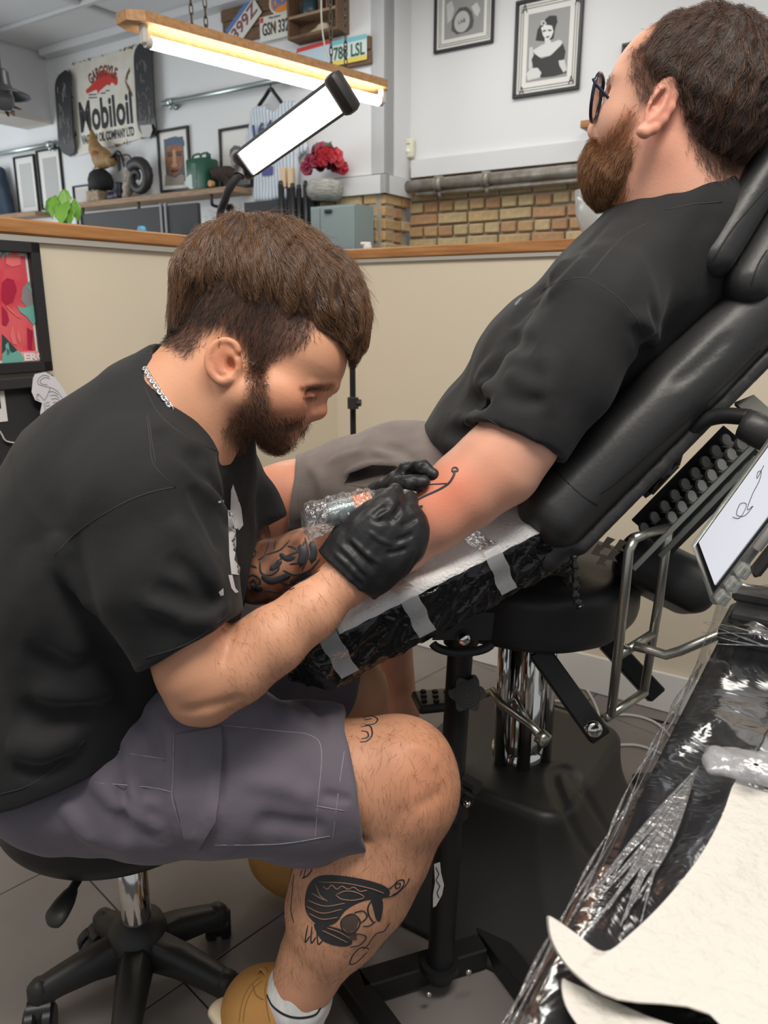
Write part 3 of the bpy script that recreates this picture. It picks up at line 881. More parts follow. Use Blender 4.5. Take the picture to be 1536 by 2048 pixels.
# blue shoe
bs = shelf_thing('ankle_boot', 'dark blue ankle boot beside the hat on timber shelf', 'shoe', 232, .12)
F = Field(); F.chain([(.05, 0, .12), (.05, 0, .04)], [.035, .04], .02); F.chain([(.05, 0, .035), (-.05, 0, .03), (-.10, 0, .022)], [.038, .034, .022], .03); F.half((0, 0, .002), (0, 0, -1)); F.half((.05, 0, .135), (0, 0, 1))
V, Q = F.mesh(.007); mesh_obj('boot', V, Q, mat('navy_leather', (.018, .022, .04), .4), bs, True)
# ram skull with curled horn
rs = shelf_thing('ram_skull', 'ram skull with one big dark curled horn on timber shelf', 'skull', 275, .12)
F = Field(); F.chain([(-.06, 0, .17), (-.08, -.01, .09), (-.11, -.02, .02)], [.045, .04, .028], .03); F.ell((-.05, 0, .18), (.06, .05, .045)); F.ell((-.07, -.045, .14), (.02, .02, .02), k=.01, op='-'); F.disp.append(lambda P: wob(P, .05) * .005)
V, Q = F.mesh(.008); mesh_obj('skull', V, Q, mat('old_bone', (.48, .42, .36), .7, noise=(40, (.2, .15, .12), .25)), rs, True)
pts = []; rad = []
for i in range(46):
    t = i / 45; a = 2.4 - t * 2 * pi * 1.45; r = .125 * (1 - .78 * t)
    pts.append((.075 + r * math.cos(a), -.02 - .04 * t, .135 + r * math.sin(a))); rad.append((.05 * (1 - .8 * t)) * (1 + .07 * (i % 2)))
mb = MB(); mb.tube(pts, rad, 10); mb.build('horn', mat('horn_black', (.03, .028, .03), .5), rs, True)
# small leaning frame
picture('small black framed print leaning behind the hat block', [(150, 374), (183, 367), (183, 410), (150, 418)], PC, .012, .015, artmat=grey_ink(.55))
# two leaning frames under the beam
a1 = picture('tall black framed picture under the beam, the one farther from the sign', [(37, 316), (76, 305), (76, 425), (35, 436)], PC, .014, .05, artmat=grey_ink(.5))
a2 = picture('tall black framed picture under the beam, directly beside the skateboard', [(81, 303), (127, 291), (127, 412), (81, 425)], PC, .014, .055, artmat=grey_ink(.45))
lw = OnWall('wall_shelf', 'short pale timber shelf end behind the leafy houseplant', 'shelf', 60, 434, PC, 0.0)
q = lw.L(20, 437); q2 = lw.L(103, 430); lw.rect('board', q[0] - .4, q2[0], -.02, .02, shelf_wood, 0, .16, bev=.003)
# dark jacket on a hanger at the picture's edge
jk = OnWall('hanging_jacket', 'dark blue jacket hanging under the galvanised rail by the beam', 'jacket', -2, 385, PC, .05)
F = Field(); F.econe((0, -.03, .16), (0, -.03, -.3), (.13, .05), (.16, .06), (1, 0, 0), .03); F.cone((.1, -.03, .15), (.19, -.03, -.2), .05, .045, .03); F.cone((-.1, -.03, .15), (-.19, -.03, -.2), .05, .045, .03); F.disp.append(lambda P: wob(P, .12) * .008)
V, Q = F.mesh(.012); mesh_obj('cloth', V, Q, mat('navy_cloth', (.03, .05, .08), .8), jk.t, True)

# --- striped baseball shirt on its hanger
js = OnWall('striped_shirt', 'pale pinstriped baseball shirt hanging on the wall by the flowers', 'shirt', 555, 300, PC, .04)
stripe = bpy.data.materials.new('pinstripe'); stripe.use_nodes = True
nt = stripe.node_tree; tc = nt.nodes.new('ShaderNodeTexCoord'); wv = nt.nodes.new('ShaderNodeTexWave'); wv.inputs['Scale'].default_value = 11; wv.inputs['Distortion'].default_value = .4; wv.bands_direction = 'X'
cr_ = nt.nodes.new('ShaderNodeValToRGB'); cr_.color_ramp.elements[0].position = .80; cr_.color_ramp.elements[0].color = (.62, .68, .73, 1); cr_.color_ramp.elements[1].position = .9; cr_.color_ramp.elements[1].color = (.24, .30, .42, 1)
nt.links.new(tc.outputs['Object'], wv.inputs['Vector']); nt.links.new(wv.outputs['Fac'], cr_.inputs['Fac']); nt.links.new(cr_.outputs['Color'], nt.nodes['Principled BSDF'].inputs['Base Color']); nt.nodes['Principled BSDF'].inputs['Roughness'].default_value = .8
jl = lambda px, py: np.array([js.L(px, py)[0], 0, js.L(px, py)[1]])
F = Field(); top, bot = jl(553, 212), jl(557, 402)
F.box(((top[0] + bot[0]) / 2, -.03, (top[2] + bot[2]) / 2), (.20, .03, (top[2] - bot[2]) / 2), .025, k=.02)
F.econe(jl(528, 226), jl(510, 300), (.10, .03), (.10, .025), (1, 0, 0), .02); F.econe(jl(580, 222), jl(597, 305), (.09, .03), (.085, .025), (1, 0, 0), .02)
F.ell(top + [0, -.03, .01], (.07, .08, .05), k=.02, op='-'); F.disp.append(lambda P: wob(P, .16) * .008)
V, Q = F.mesh(.011); mesh_obj('cloth', V, Q, stripe, js.t, True)
text_obj('lettering', '164', .12, mat('shirt_navy', (.05, .07, .16), .7), js.t, (jl(540, 262)[0], -.075, jl(540, 262)[2]), width=.19, height=.09, bold=.004, tilt=.08)
js.poly('patch', [(537, 338), (557, 335), (557, 352), (537, 354)], mat('shirt_navy2', (.08, .09, .28), .7), .06, .068)
hg = MB(); a, b, c_, d_ = jl(523, 214), jl(547, 180), jl(568, 206), jl(546, 195)
hg.tube(spline([a + [0, -.03, 0], jl(535, 197) + [0, -.03, 0], b + [0, -.03, 0], jl(556, 190) + [0, -.03, 0], c_ + [0, -.03, 0]], 5), .013, 8)
hg.tube(spline([b + [0, -.03, 0], b + [0.004, -.03, .03], b + [0.02, -.02, .05]], 5), .005, 6)
hg.build('hanger', glossy_black, js.t, True)

# --- flowers in a striped pot on the grey cabinet
s_, z_, p_ = on_wall(650, 402, PC, .17)
fl = wthing('flower_pot', 'woven grey pot full of red and dusky pink artificial flowers', 'flowers', (p_[0], p_[1], z_))
zt_ = 0.125
mb = MB(); prof = [(0, 0), (.09, 0), (.118, .03), (.125, .07), (.115, .105), (.10, zt_), (.09, zt_), (.09, .1), (0, .1)]
mb.lathe(prof, 24); mb.build('pot', mat('woven_pot', (.40, .40, .37), .85, noise=(20, (.22, .22, .20), .12), stretch=(1, 1, 6)), fl, True)
petal_cols = [mat('petal_%d' % i, c, .6) for i, c in enumerate([(.50, .03, .05), (.35, .04, .09), (.22, .035, .07), (.60, .07, .09), (.42, .10, .16)])]
r = random.Random(9); bloom_me = []
for i, pm in enumerate(petal_cols):
    mb = MB()
    for k in range(14):
        a = k * 2.4; ph = .25 + k * .085; rr_ = .016 + .002 * k
        c_ = np.array([math.cos(a) * math.sin(ph), math.sin(a) * math.sin(ph), math.cos(ph) * .8]) * .026
        n_ = Vector(c_).normalized(); R = n_.to_track_quat('Z', 'Y').to_matrix()
        ring = [R @ Vector((math.cos(t) * rr_ * .9, math.sin(t) * rr_ * .9, .004 * math.sin(t * 2))) + Vector(c_) for t in [j * pi / 3 for j in range(6)]]
        mb.add(list(ring) + [Vector(c_) - n_ * .006], [(j, (j + 1) % 6, 6) for j in range(6)])
    o = mb.build('bloom', pm, None, True); bloom_me.append(o.data); bpy.data.objects.remove(o)
for k in range(34):
    a = r.uniform(0, 2 * pi); ph = r.uniform(0, 1.45); R_ = .135 + r.uniform(-.02, .02)
    o = bpy.data.objects.new('bloom', bloom_me[r.choice([1, 2, 2, 4]) if math.cos(a) < .1 else r.choice([0, 3, 0])]); link(o, fl)
    v = Vector((math.cos(a) * math.sin(ph), math.sin(a) * math.sin(ph), math.cos(ph)))
    o.location = Vector((0, 0, .18)) + Vector((v.x * R_, v.y * R_ * .8, v.z * R_ * .9)); o.rotation_euler = v.to_track_quat('Z', 'Y').to_euler(); s = r.uniform(.85, 1.25); o.scale = (s, s, s)
mb = MB()
for k in range(9):
    a = r.uniform(0, 6.3); mb.tube(spline([(0, 0, .2), (.02 * math.cos(a), .02 * math.sin(a), .27), (.05 * math.cos(a), .05 * math.sin(a), .34 + r.uniform(-.03, .03))], 4), .004, 5)
    mb.prism(ell_pts(.05 * math.cos(a), .33, .012, .026, 8, a), lambda x, z, t: (x, .05 * math.sin(a) + t, z), 0, .002)
mb.build('foliage', mat('dusty_leaf', (.10, .14, .09), .7), fl)
cb = OnWall('grey_cabinet', 'grey green painted cabinet with a black cup pull behind the partition', 'cabinet', 668, 470, PC, .27)
gm = mat('cabinet_grey', (.25, .31, .31), .5)
xa, zt_ = cb.L(621, 405); xb = cb.L(712, 420)[0]; zt_ = (cb.L(621, 405)[1] + cb.L(712, 416)[1]) / 2
cb.rect('carcass', xa, xb, -1.0, zt_, gm, -.2, 0); 
zd = zt_ - .012
cb.rect('door', xa + .012, xa + .085, -1.0, zd, gm, 0, .018, bev=.003); cb.rect('door', xa + .091, xb - .004, -1.0, zd, gm, 0, .018, bev=.003)
q = cb.L(661, 423); cb.rect('cup_pull', q[0] - .03, q[0] + .03, q[1] - .012, q[1] + .010, mat('pull_dark', (.05, .05, .05), .4, metal=.6), .018, .034, bev=.005)

# --- black roll rack with tubes and two wooden blocks
rk = OnWall('tube_rack', 'black rack of upright poster tubes with pale wooden ends beside cabinet', 'rack', 575, 420, PC, .24)
tb = mat('tube_black', (.02, .021, .023), .4)
for k, (px, py, w_) in enumerate([(562, 370, .022), (573, 371, .022), (585, 375, .02), (592, 377, .02), (611, 370, .018), (620, 385, .018)]):
    x, z = rk.L(px, py); mb = MB(); mb.tube([(x, (k % 2) * .03, z), (x, (k % 2) * .03, z - .75)], w_, 10); mb.lathe([(0, z + .03), (w_ * .7, z + .025), (w_ * .8, z)], 10, (x, (k % 2) * .03, 0)); mb.build('tube', tb, rk.t, True)
for px, py in ((564, 355), (579, 355)):
    x, z = rk.L(px, py); mb = MB(); mb.box((x, .02, z), (.045, .04, .13), .006); mb.build('wooden_end', mat('pale_block', (.62, .47, .30), .5), rk.t)
x0, z0 = rk.L(478, 398); x1 = rk.L(625, 400)[0]; rk.rect('back_board', x0, x1, z0 - .7, z0 - .02, mat('rack_dark', (.03, .033, .038), .6), -.08, -.05)

# --- black low screens and bottles behind the partition
bw = OnWall('desk_screen', 'low black desk screen with grey clamp posts behind the timber rail', 'screen', 265, 455, PC, .9)
q = bw.L(158, 430); q2 = bw.L(405, 470)
bw.rect('panel', q[0], q2[0], -.5, q[1] - .0, mat('screen_black', (.025, .025, .028), .6), 0, .03, bev=.004)
for px in (160, 167, 330, 339):
    x = bw.L(px, 420)[0]; mb = MB(); mb.box((x, -.03, .02), (.022, .02, .22), .004); mb.build('clamp_post', mat('post_grey', (.12, .12, .13), .35, metal=.5), bw.t)
bb = OnWall('blue_cap', 'small bright blue bottle cap showing above the rail', 'bottle', 284, 462, PC, 1.1)
mb = MB(); mb.lathe([(0, .03), (.02, .028), (.027, .015), (.028, 0), (.028, -.1), (0, -.1)], 16); mb.build('cap', mat('sky_blue', (.12, .42, .65), .4), bb.t, True)
# --- pictures on the recess wall, sensor, pipes
gm_ = grey_ink(.32)
p1 = picture('black framed monochrome print of a vase shape beside the pilaster', [(872, -60), (993, -90), (988, 86), (870, 109)], PD, .016, .055, artmat=gm_)
x0, x1, z0, z1 = p1.box
for e in (.022, .034): 
    mb = MB(); a = e + .012
    for (c_, s2) in (((0, z0 + a), (x1 - x0 - 2 * a, .003)), ((x0 + a, (z0 + z1) / 2), (.003, z1 - z0 - 2 * a)), ((x1 - a, (z0 + z1) / 2), (.003, z1 - z0 - 2 * a))): mb.box((c_[0] if c_[0] else (x0 + x1) / 2, -.0075, c_[1]), (s2[0], .001, s2[1]))
    mb.build('ruled_border', ink, p1.t)
p1.poly('print', [(904, 62), (905, 42), (913, 26), (920, 16), (935, 14), (945, 24), (949, 42), (946, 56), (936, 64), (915, 70)], grey_ink(.10), .0073, .0078)
p1.poly('print', ell_pts(*p1.L(925, 44), .055, .06, 20), grey_ink(.5), .0079, .0083, px=False)
p1.poly('print', [(944, 14), (955, 5), (962, 20), (956, 34), (950, 28)], grey_ink(.6), .0073, .0079)
p1.poly('print', [(894, 10), (905, 2), (910, 20), (904, 40), (896, 48)], grey_ink(.55), .0073, .0079)
text_obj('lettering', 'LAB', .05, ink, p1.t, (p1.L(925, 43)[0], -.0086, p1.L(925, 43)[1]), width=.05, height=.022, tilt=.15)
p2 = picture('black framed monochrome portrait of a seated woman in a dark dress', [(1036, 3), (1174, -25), (1156, 180), (1025, 199)], PD, .02, .062, artmat=gm_)
x0, x1, z0, z1 = p2.box
for e in (.016, .030):
    mb = MB(); a = e + .02
    for (c_, s2) in ((((x0 + x1) / 2, z0 + a), (x1 - x0 - 2 * a, .003)), (((x0 + x1) / 2, z1 - a), (x1 - x0 - 2 * a, .003)), ((x0 + a, (z0 + z1) / 2), (.003, z1 - z0 - 2 * a)), ((x1 - a, (z0 + z1) / 2), (.003, z1 - z0 - 2 * a))): mb.box((c_[0], -.0075, c_[1]), (s2[0], .001, s2[1]))
    mb.build('ruled_border', ink, p2.t)
for (px, py) in ((1044, 182), (1143, 160), (1051, 18), (1157, 0)):
    c_ = p2.L(px, py); text_obj('corner_mark', 'A', .05, ink, p2.t, (c_[0], -.0085, c_[1]), width=.035, height=.045)
P = lambda pts, v, a, b: p2.poly('print', pts, grey_ink(v), a, b)
P([(1072, 82), (1076, 60), (1088, 42), (1100, 32), (1114, 32), (1116, 44), (1112, 55), (1108, 78), (1095, 84)], .035, .0073, .0077)       # hair and hat
P([(1083, 56), (1092, 50), (1105, 52), (1108, 64), (1103, 76), (1094, 81), (1087, 72)], .72, .0078, .0082)                                    # face
P([(1066, 102), (1082, 92), (1091, 88), (1090, 78), (1100, 78), (1104, 86), (1120, 80), (1126, 84), (1118, 100), (1100, 112), (1078, 116)], .66, .0076, .0081)   # neck and shoulders
P([(1064, 120), (1070, 108), (1084, 118), (1102, 112), (1118, 96), (1127, 88), (1132, 104), (1127, 130), (1134, 146), (1110, 153), (1084, 156), (1068, 140)], .03, .0082, .0086)  # dress
P([(1060, 96), (1066, 94), (1068, 118), (1064, 140), (1058, 138)], .6, .0078, .0083)
P([(1118, 122), (1130, 120), (1135, 140), (1128, 146), (1120, 132)], .6, .0087, .009)
P([(1054, 148), (1062, 138), (1076, 136), (1084, 146), (1080, 156), (1056, 162)], .65, .0087, .009)
for q in ([(1086, 62), (1093, 60), (1093, 63), (1087, 65)], [(1097, 60), (1104, 60), (1104, 63), (1097, 63)], [(1093, 74), (1101, 72), (1098, 76), (1094, 77)]): P(q, .03, .0083, .0087)
for k in range(5): p2.poly('print', ell_pts(*p2.L(1088 + 2 * math.cos(k * 1.26) * 2, 47 + 4 * math.sin(k * 1.26)), .006, .006, 8), grey_ink(.7), .0078, .0083, px=False)
p3 = picture('black framed print of grey tones half hidden by the client hair', [(1243, 88), (1330, 76), (1326, 205), (1240, 218)], PD, .016, .03, artmat=mat('grey_teal', (.22, .28, .28), .6))
ps = OnWall('motion_sensor', 'small cream motion sensor on the pilaster corner', 'sensor', 819, 297, PD, .03)
mb = MB(); mb.box((0, .0, 0), (.07, .045, .125), .016, seg=3); mb.build('housing', mat('sensor_cream', (.72, .70, .55), .45), ps.t, auto=.8)
mb = MB(); mb.lathe([(0, .012), (.014, .009), (.02, 0)], 14, (0, -.022, -.02), Matrix.Rotation(pi / 2, 3, 'X')); mb.build('lens', skirt_m, ps.t, True)
mb = MB(); mb.box((0, -.0235, .025), (.03, .002, .004)); mb.build('slot', ink, ps.t)
pg = mat('pipe_paint', (.36, .35, .32), .4, metal=.3, noise=(15, (.20, .16, .12), .22))
hp = OnWall('heating_pipe', 'old grey painted heating pipe running under the ledge', 'pipe', 980, 358, PD, .085)
mb = MB(); xs0 = hp.L(808, 380)[0]; mb.tube([(xs0, 0, 0), (2.4, 0, 0)], .038, 14); mb.tube([(xs0 + .1, 0, -.055), (2.4, 0, -.055)], .014, 8); mb.build('pipe', pg, hp.t, True)
for px in (880, 975):
    x = hp.L(px, 360)[0]; mb = MB(); mb.tube([(x - .018, 0, 0), (x + .018, 0, 0)], .049, 14); mb.tube([(x - .026, 0, 0), (x - .02, 0, 0)], .053, 14); mb.tube([(x, 0, -.04), (x, 0, -.085)], .014, 8); mb.build('coupling', pg, hp.t, True)
# shelf at the right
rsf = OnWall('wall_shelf', 'orange timber shelf board behind the client head', 'shelf', 1360, 240, PD, 0.0)
q = rsf.L(1183, 258); rsf.rect('board', q[0], 1.6, -.02, .02, rail_wood, 0, .2, bev=.004)
def on_rail(px, back=.045):
    q = KP - NB * back; r_ = ray(px, 480); t = np.dot(q - C_O, NB) / np.dot(r_, NB); p = C_O + r_ * t
    return np.array([p[0], p[1], PH])
wb = thing('water_bottle', 'clear plastic water bottle with a blue wrapper behind the headrest', 'bottle', on_rail(1470))
plast = mat('clear_plastic', (.92, .95, .97), .06, trans=.92, ior=1.3)
mb = MB(); mb.lathe([(0, 0), (.03, 0), (.033, .02), (.033, .09), (.032, .10), (.03, .13), (.013, .16), (.013, .17)], 20); mb.build('bottle', plast, wb, True)
mb = MB(); mb.lathe([(.0335, .035), (.0338, .04), (.0338, .088), (.0335, .09)], 20); mb.build('wrapper', mat('blue_wrap', (.12, .42, .70), .4), wb, True)
mb = MB(); mb.lathe([(0, .188), (.015, .187), (.0155, .17), (0, .168)], 16); mb.build('cap', skirt_m, wb, True)
sp = thing('bottle_top', 'small white bottle top standing on the timber rail before the bricks', 'bottle', on_rail(735))
mb = MB(); mb.lathe([(0, 0), (.014, 0), (.015, .012), (.010, .017), (0, .018)], 14); mb.box((-.006, 0, .020), (.036, .016, .010), .003); mb.build('cap', skirt_m, sp, auto=.7)
vb = thing('plastic_visor', 'clear curved plastic bowl with orange packet inside behind the rail', 'bowl', on_rail(1208))
mb = MB(); mb.lathe([(0, .001), (.04, .001), (.065, .02), (.085, .07), (.09, .13), (.087, .13), (.08, .07), (.06, .022), (.04, .006), (0, .006)], 24); mb.build('bowl', mat('cloudy_plastic', (.85, .88, .88), .2, trans=.7), vb, True)
mb = MB(); mb.box((.035, -.03, .06), (.06, .03, .05), .012, seg=2); mb.build('packet', mat('orange_packet', (.80, .38, .02), .35), vb)

# --- pendant and leafy plant
pd = thing('pendant_lamp', 'small black enamel pendant lamp with glass bulb hanging near the beam', 'lamp', WY(6, 180, 4.4))
mb = MB(); mb.lathe([(.018, .10), (.035, .085), (.04, .03), (.05, .01), (.125, -.02), (.13, -.03), (.12, -.026), (.045, .0)], 24); mb.build('shade', mat('lamp_black', (.03, .032, .035), .35), pd, True)
mb = MB(); mb.lathe([(0, -.10), (.03, -.095), (.046, -.07), (.05, -.04), (.04, -.0)], 18); mb.build('bulb', plast, pd, True)
mb = MB(); mb.tube([(0, 0, .09), (0, 0, ZC - float(pd.location.z))], .004, 6); mb.build('flex', glossy_black, pd)
hf = thing('feather_bundle', 'dark brown feathery bundle hanging under the pendant lamp', 'ornament', WY(-4, 205, 4.6))
mb = MB(); r = random.Random(3)
for k in range(40): mb.tube([(0, 0, .04), (r.uniform(-.03, .05), r.uniform(-.03, .03), 0), (r.uniform(-.06, .11), r.uniform(-.05, .05), -.05 + r.uniform(-.02, .06))], .006, 4)
mb.build('feathers', mat('feather_brown', (.10, .05, .035), .8), hf)
mp_ = thing('houseplant', 'bright green split-leaf houseplant in front of the low shelf', 'plant', WY(128, 448, 2.5))
leaf_m = mat('leaf_green', (.13, .33, .035), .35, noise=(8, (.20, .42, .07), .25))
r = random.Random(12)
def leaf(parent, base, tip, width, nrm):
    base = Vector([float(x) for x in base]); tip = Vector([float(x) for x in tip]); n_ = Vector(nrm).normalized()
    ax = tip - base; side = ax.cross(n_).normalized(); up_ = side.cross(ax).normalized()
    prof = [0.02, .55, .9, 1.0, .93, .72, .42, .03]; vs = []; N = len(prof)
    for i, w_ in enumerate(prof):
        t = i / (N - 1); c_ = base + ax * t + up_ * (.25 * ax.length * (t * (1 - t))) - Vector((0, 0, 1)) * .12 * ax.length * t * t
        for s_ in (-1, -.5, 0, .5, 1):
            notch = 1 - (.22 if (i % 2 == 0 and abs(s_) == 1 and 1 < i < 7) else 0)
            vs.append(c_ + side * width * w_ * s_ * notch + up_ * abs(s_) * width * .18)
    fs = []
    for i in range(N - 1):
        for j in range(4): fs.append((i * 5 + j, i * 5 + j + 1, i * 5 + j + 6, i * 5 + j + 5))
    mb = MB(); mb.add(vs, fs); o = mb.build('leaf', leaf_m, parent, True); so = o.modifiers.new('thick', 'SOLIDIFY'); so.thickness = .0012
Lm = lambda px, py, dy=0: WY(px, py, 2.5 + dy) - WY(128, 448, 2.5)
for b_, t_, w_, dy in [((130, 378), (132, 424), .022, -.02), ((112, 392), (104, 432), .018, -.05), ((128, 400), (122, 447), .026, -.07), ((148, 398), (158, 440), .017, 0), ((105, 395), (94, 425), .014, .03), ((142, 408), (140, 448), .017, -.04)]:
    leaf(mp_, Lm(*b_), Lm(*t_, dy), w_, (0.1, -1, .5))
    mb = MB(); mb.tube(spline([Lm(*b_), (Lm(*b_) + Lm(128, 440)) / 2 + [0, .02, .01], Lm(128, 470)], 5), .0025, 6); mb.build('stem', leaf_m, mp_, True)
mb = MB(); q = Lm(128, 475); mb.lathe([(0, 0), (.035, 0), (.045, .06), (.04, .06), (0, .05)], 16, (q[0], q[1], q[2] - .06)); mb.build('pot', skirt_m, mp_, True)

# --- poster, black board and paper cut-outs on the left partition
WAo = KP
def wall_a(px, py, off=0.0):
    q = KP + NA * off; r_ = ray(px, py); t = np.dot(q - C_O, NA) / np.dot(r_, NA); p = C_O + r_ * t
    return p
class OnLeft(OnWall):
    def __init__(self, name, label, cat, px, py, off=0.0, group=None):
        p = wall_a(px, py, off); self.o = p; self.off = off
        self.t = thing(name, label, cat, p, (0, 0, pi / 2 - AZ), group)     # local x along DA (away, to the right), y into the wall
    def L(self, px, py):
        p = wall_a(px, py, self.off) - self.o; return (float(np.dot(p, DA)), float(p[2]))
ps_ = OnLeft('framed_poster', 'black framed abstract poster in swirling red and teal', 'poster', 40, 615, .002)
a_, b_ = ps_.L(83, 615), ps_.L(0, 615); z1 = ps_.L(82, 487)[1] + .0; z0 = ps_.L(93, 741)[1]
x1 = (ps_.L(70, 487)[0] + ps_.L(94, 741)[0]) / 2; x0 = x1 - .46
mb = MB()
for a in ((x0, x1, z1 - .024, z1), (x0, x1, z0, z0 + .024), (x0, x0 + .024, z0, z1), (x1 - .024, x1, z0, z1)): mb.box(((a[0] + a[1]) / 2, -.011, (a[2] + a[3]) / 2), (a[1] - a[0], .022, a[3] - a[2]), .002)
mb.build('frame', black_frame, ps_.t)
ps_.rect('mount', x0 + .01, x1 - .01, z0 + .01, z1 - .01, paper_w, .003, .006)
ps_.rect('print', x0 + .03, x1 - .03, z0 + .03, z1 - .03, mat('poster_red', (.62, .035, .07), .45, noise=(7, (.75, .12, .14), .08)), .006, .0066)
T = mat('poster_teal', (.16, .42, .36), .45); K_ = mat('poster_dark', (.03, .06, .06), .45); G = mat('poster_grey', (.26, .25, .25), .45); Pk = mat('poster_pink', (.80, .17, .17), .45); Dr = mat('poster_crimson', (.42, .01, .05), .45)
for m_, pts, lay in [(T, [(0, 505), (10, 503), (4, 515), (0, 520)], 1), (Pk, [(8, 512), (26, 503), (36, 512), (38, 530), (20, 534), (8, 528)], 1), (Dr, [(0, 566), (10, 556), (24, 560), (30, 580), (22, 604), (8, 610), (0, 600)], 1), (G, [(42, 575), (56, 562), (64, 566), (70, 600), (68, 640), (60, 630), (48, 612), (38, 600)], 1), (T, [(30, 612), (44, 616), (62, 610), (70, 616), (70, 640), (62, 650), (50, 634), (36, 624)], 2), (T, [(56, 574), (64, 584), (62, 588), (46, 568)], 2), (Pk, [(6, 610), (18, 618), (30, 632), (42, 638), (30, 634), (14, 620)], 2), (Dr, [(0, 612), (10, 624), (14, 640), (8, 652), (0, 648)], 2), (Pk, [(20, 650), (26, 668), (30, 690), (22, 688), (16, 672)], 2), (Pk, [(30, 656), (38, 676), (36, 688), (30, 676)], 2), (K_, [(0, 668), (14, 682), (30, 700), (20, 706), (0, 706)], 2), (T, [(0, 708), (10, 696), (20, 706), (32, 700), (44, 716), (40, 724), (0, 726)], 3), (T, [(6, 690), (12, 684), (16, 706), (10, 712)], 3), (Pk, [(62, 540), (58, 512), (66, 506), (72, 540)], 1), (Dr, [(50, 655), (62, 662), (60, 700), (52, 698)], 1)]:
    ps_.poly('print', pts, m_, .0066 + .0006 * lay, .0070 + .0006 * lay)
wq = ps_.L(66, 713); mb = MB(); mb.box((wq[0], -.0075, wq[1]), (.07, .001, .025)); mb.build('title_block', mat('title_pink', (.75, .35, .38), .5), ps_.t)
text_obj('lettering', 'ERO', .02, skirt_m, ps_.t, (wq[0], -.0085, wq[1]), width=.055, height=.017, bold=.0008)
bo = OnLeft('black_board', 'matt black board under the poster with a raised top edge', 'board', 20, 900, .003)
x1 = bo.L(110, 900)[0]; z1 = bo.L(60, 756)[1]
bo.rect('panel', x1 - .7, x1, z1 - .55, z1, mat('board_black', (.026, .026, .028), .75), 0, .012); bo.rect('top_edge', x1 - .7, x1, z1 - .02, z1 + .006, MATS['board_black'], .012, .03, bev=.003)
tg = OnLeft('tiger_cutout', 'white paper cut-out of a line-drawn tiger on the black board edge', 'paper', 100, 805, .034)
tg.poly('paper', [(66, 756), (70, 748), (90, 744), (110, 755), (128, 780), (138, 800), (142, 830), (130, 850), (110, 860), (95, 866), (86, 850), (80, 826), (84, 806), (70, 800), (63, 784)], mat('paper_lilac', (.70, .69, .74), .7), 0, .0008)
mb = MB()
def strokes(mb, ow, lines, r_=.0009, t=.0013):
    for ln in lines:
        pts = spline([(ow.L(*p)[0], -t, ow.L(*p)[1]) for p in ln], 5); mb.tube(pts, r_, 4, flat=.4)
strokes(mb, tg, [[(98, 753), (86, 750), (76, 758), (76, 768), (88, 772), (104, 776), (114, 782)], [(99, 757), (88, 755), (80, 761), (82, 767), (94, 769)], [(114, 782), (126, 800), (132, 820), (128, 832)], [(100, 776), (94, 790), (88, 800), (84, 796), (76, 788), (72, 790)], [(88, 806), (90, 824), (92, 840), (100, 848)], [(128, 832), (134, 838), (126, 850), (112, 858), (100, 852)], [(112, 846), (118, 838), (126, 840)], [(76, 790), (72, 797), (78, 800)], [(92, 838), (98, 846), (94, 856), (104, 862)]] + [[(96 + 3 * k, 784 + 7 * k), (106 + 3 * k, 783 + 7 * k), (116 + 2 * k, 790 + 6 * k)] for k in range(7)] + [[(90 + k, 806 + 6 * k), (98 + k, 804 + 6 * k)] for k in range(6)])
mb.build('drawing', grey_ink(.12), tg.t)
po = OnLeft('instant_photo', 'small instant photograph pinned on the black board', 'photo', 2, 808, .016)
q = po.L(11, 808); zz1, zz0 = po.L(8, 776)[1], po.L(8, 843)[1]
po.rect('border', q[0] - .13, q[0], zz0, zz1, paper_w, 0, .001); po.rect('print', q[0] - .12, q[0] - .012, zz0 + .03, zz1 - .012, ink, .001, .0016)
wl = OnLeft('white_cord', 'short curled white strap end hanging on the black board', 'strap', 14, 875, .018)
mb = MB(); mb.tube(spline([(wl.L(*p)[0], -.003, wl.L(*p)[1]) for p in ((-12, 850), (0, 866), (8, 880), (18, 884), (26, 885))], 6), .004, 6, flat=.4); mb.build('strap', skirt_m, wl.t, True)
# ------------------------------------------------------------------ helpers for the two people
def rp(px, d): return px * d / FPX
def pix(P):
    q = np.asarray(P) - C_O; d = q @ C_F
    return 768 + FPX * (q @ C_R) / d, 1024 - FPX * (q @ C_U) / d, d
def chainp(F, pts, k=0.02, k0=None, op='+'):
    """pts: (px, py, depth, radius in px)"""
    return F.chain([W(a, b, d) for a, b, d, r in pts], [rp(r, d) for a, b, d, r in pts], k, op, k0)
def trace(F, pxs, near=0.4, far=2.4, steps=90):
    """where the view rays through the pixels meet the field; nan where they miss"""
    Rr = np.stack([ray(a, b) for a, b in pxs]); t = np.full(len(Rr), near)
    L_ = np.linalg.norm(Rr, axis=1)
    for _ in range(steps):
        d = F(C_O + Rr * t[:, None]); t = t + np.clip(d * 0.8, -0.02, 0.2) / L_
    P = C_O + Rr * t[:, None]
    bad = (np.abs(F(P)) > 0.004) | (t > far)
    P[bad] = np.nan
    return P
def dense(line, step=5.0):
    out = []
    for a, b in zip(line[:-1], line[1:]):
        n = max(1, int(math.hypot(b[0] - a[0], b[1] - a[1]) / step))
        out += [(a[0] + (b[0] - a[0]) * k / n, a[1] + (b[1] - a[1]) * k / n) for k in range(n)]
    return out + [line[-1]]
def smooth2(line, n=5, closed=False): return [tuple(p) for p in spline([np.array(q, float) for q in line], n, closed)]
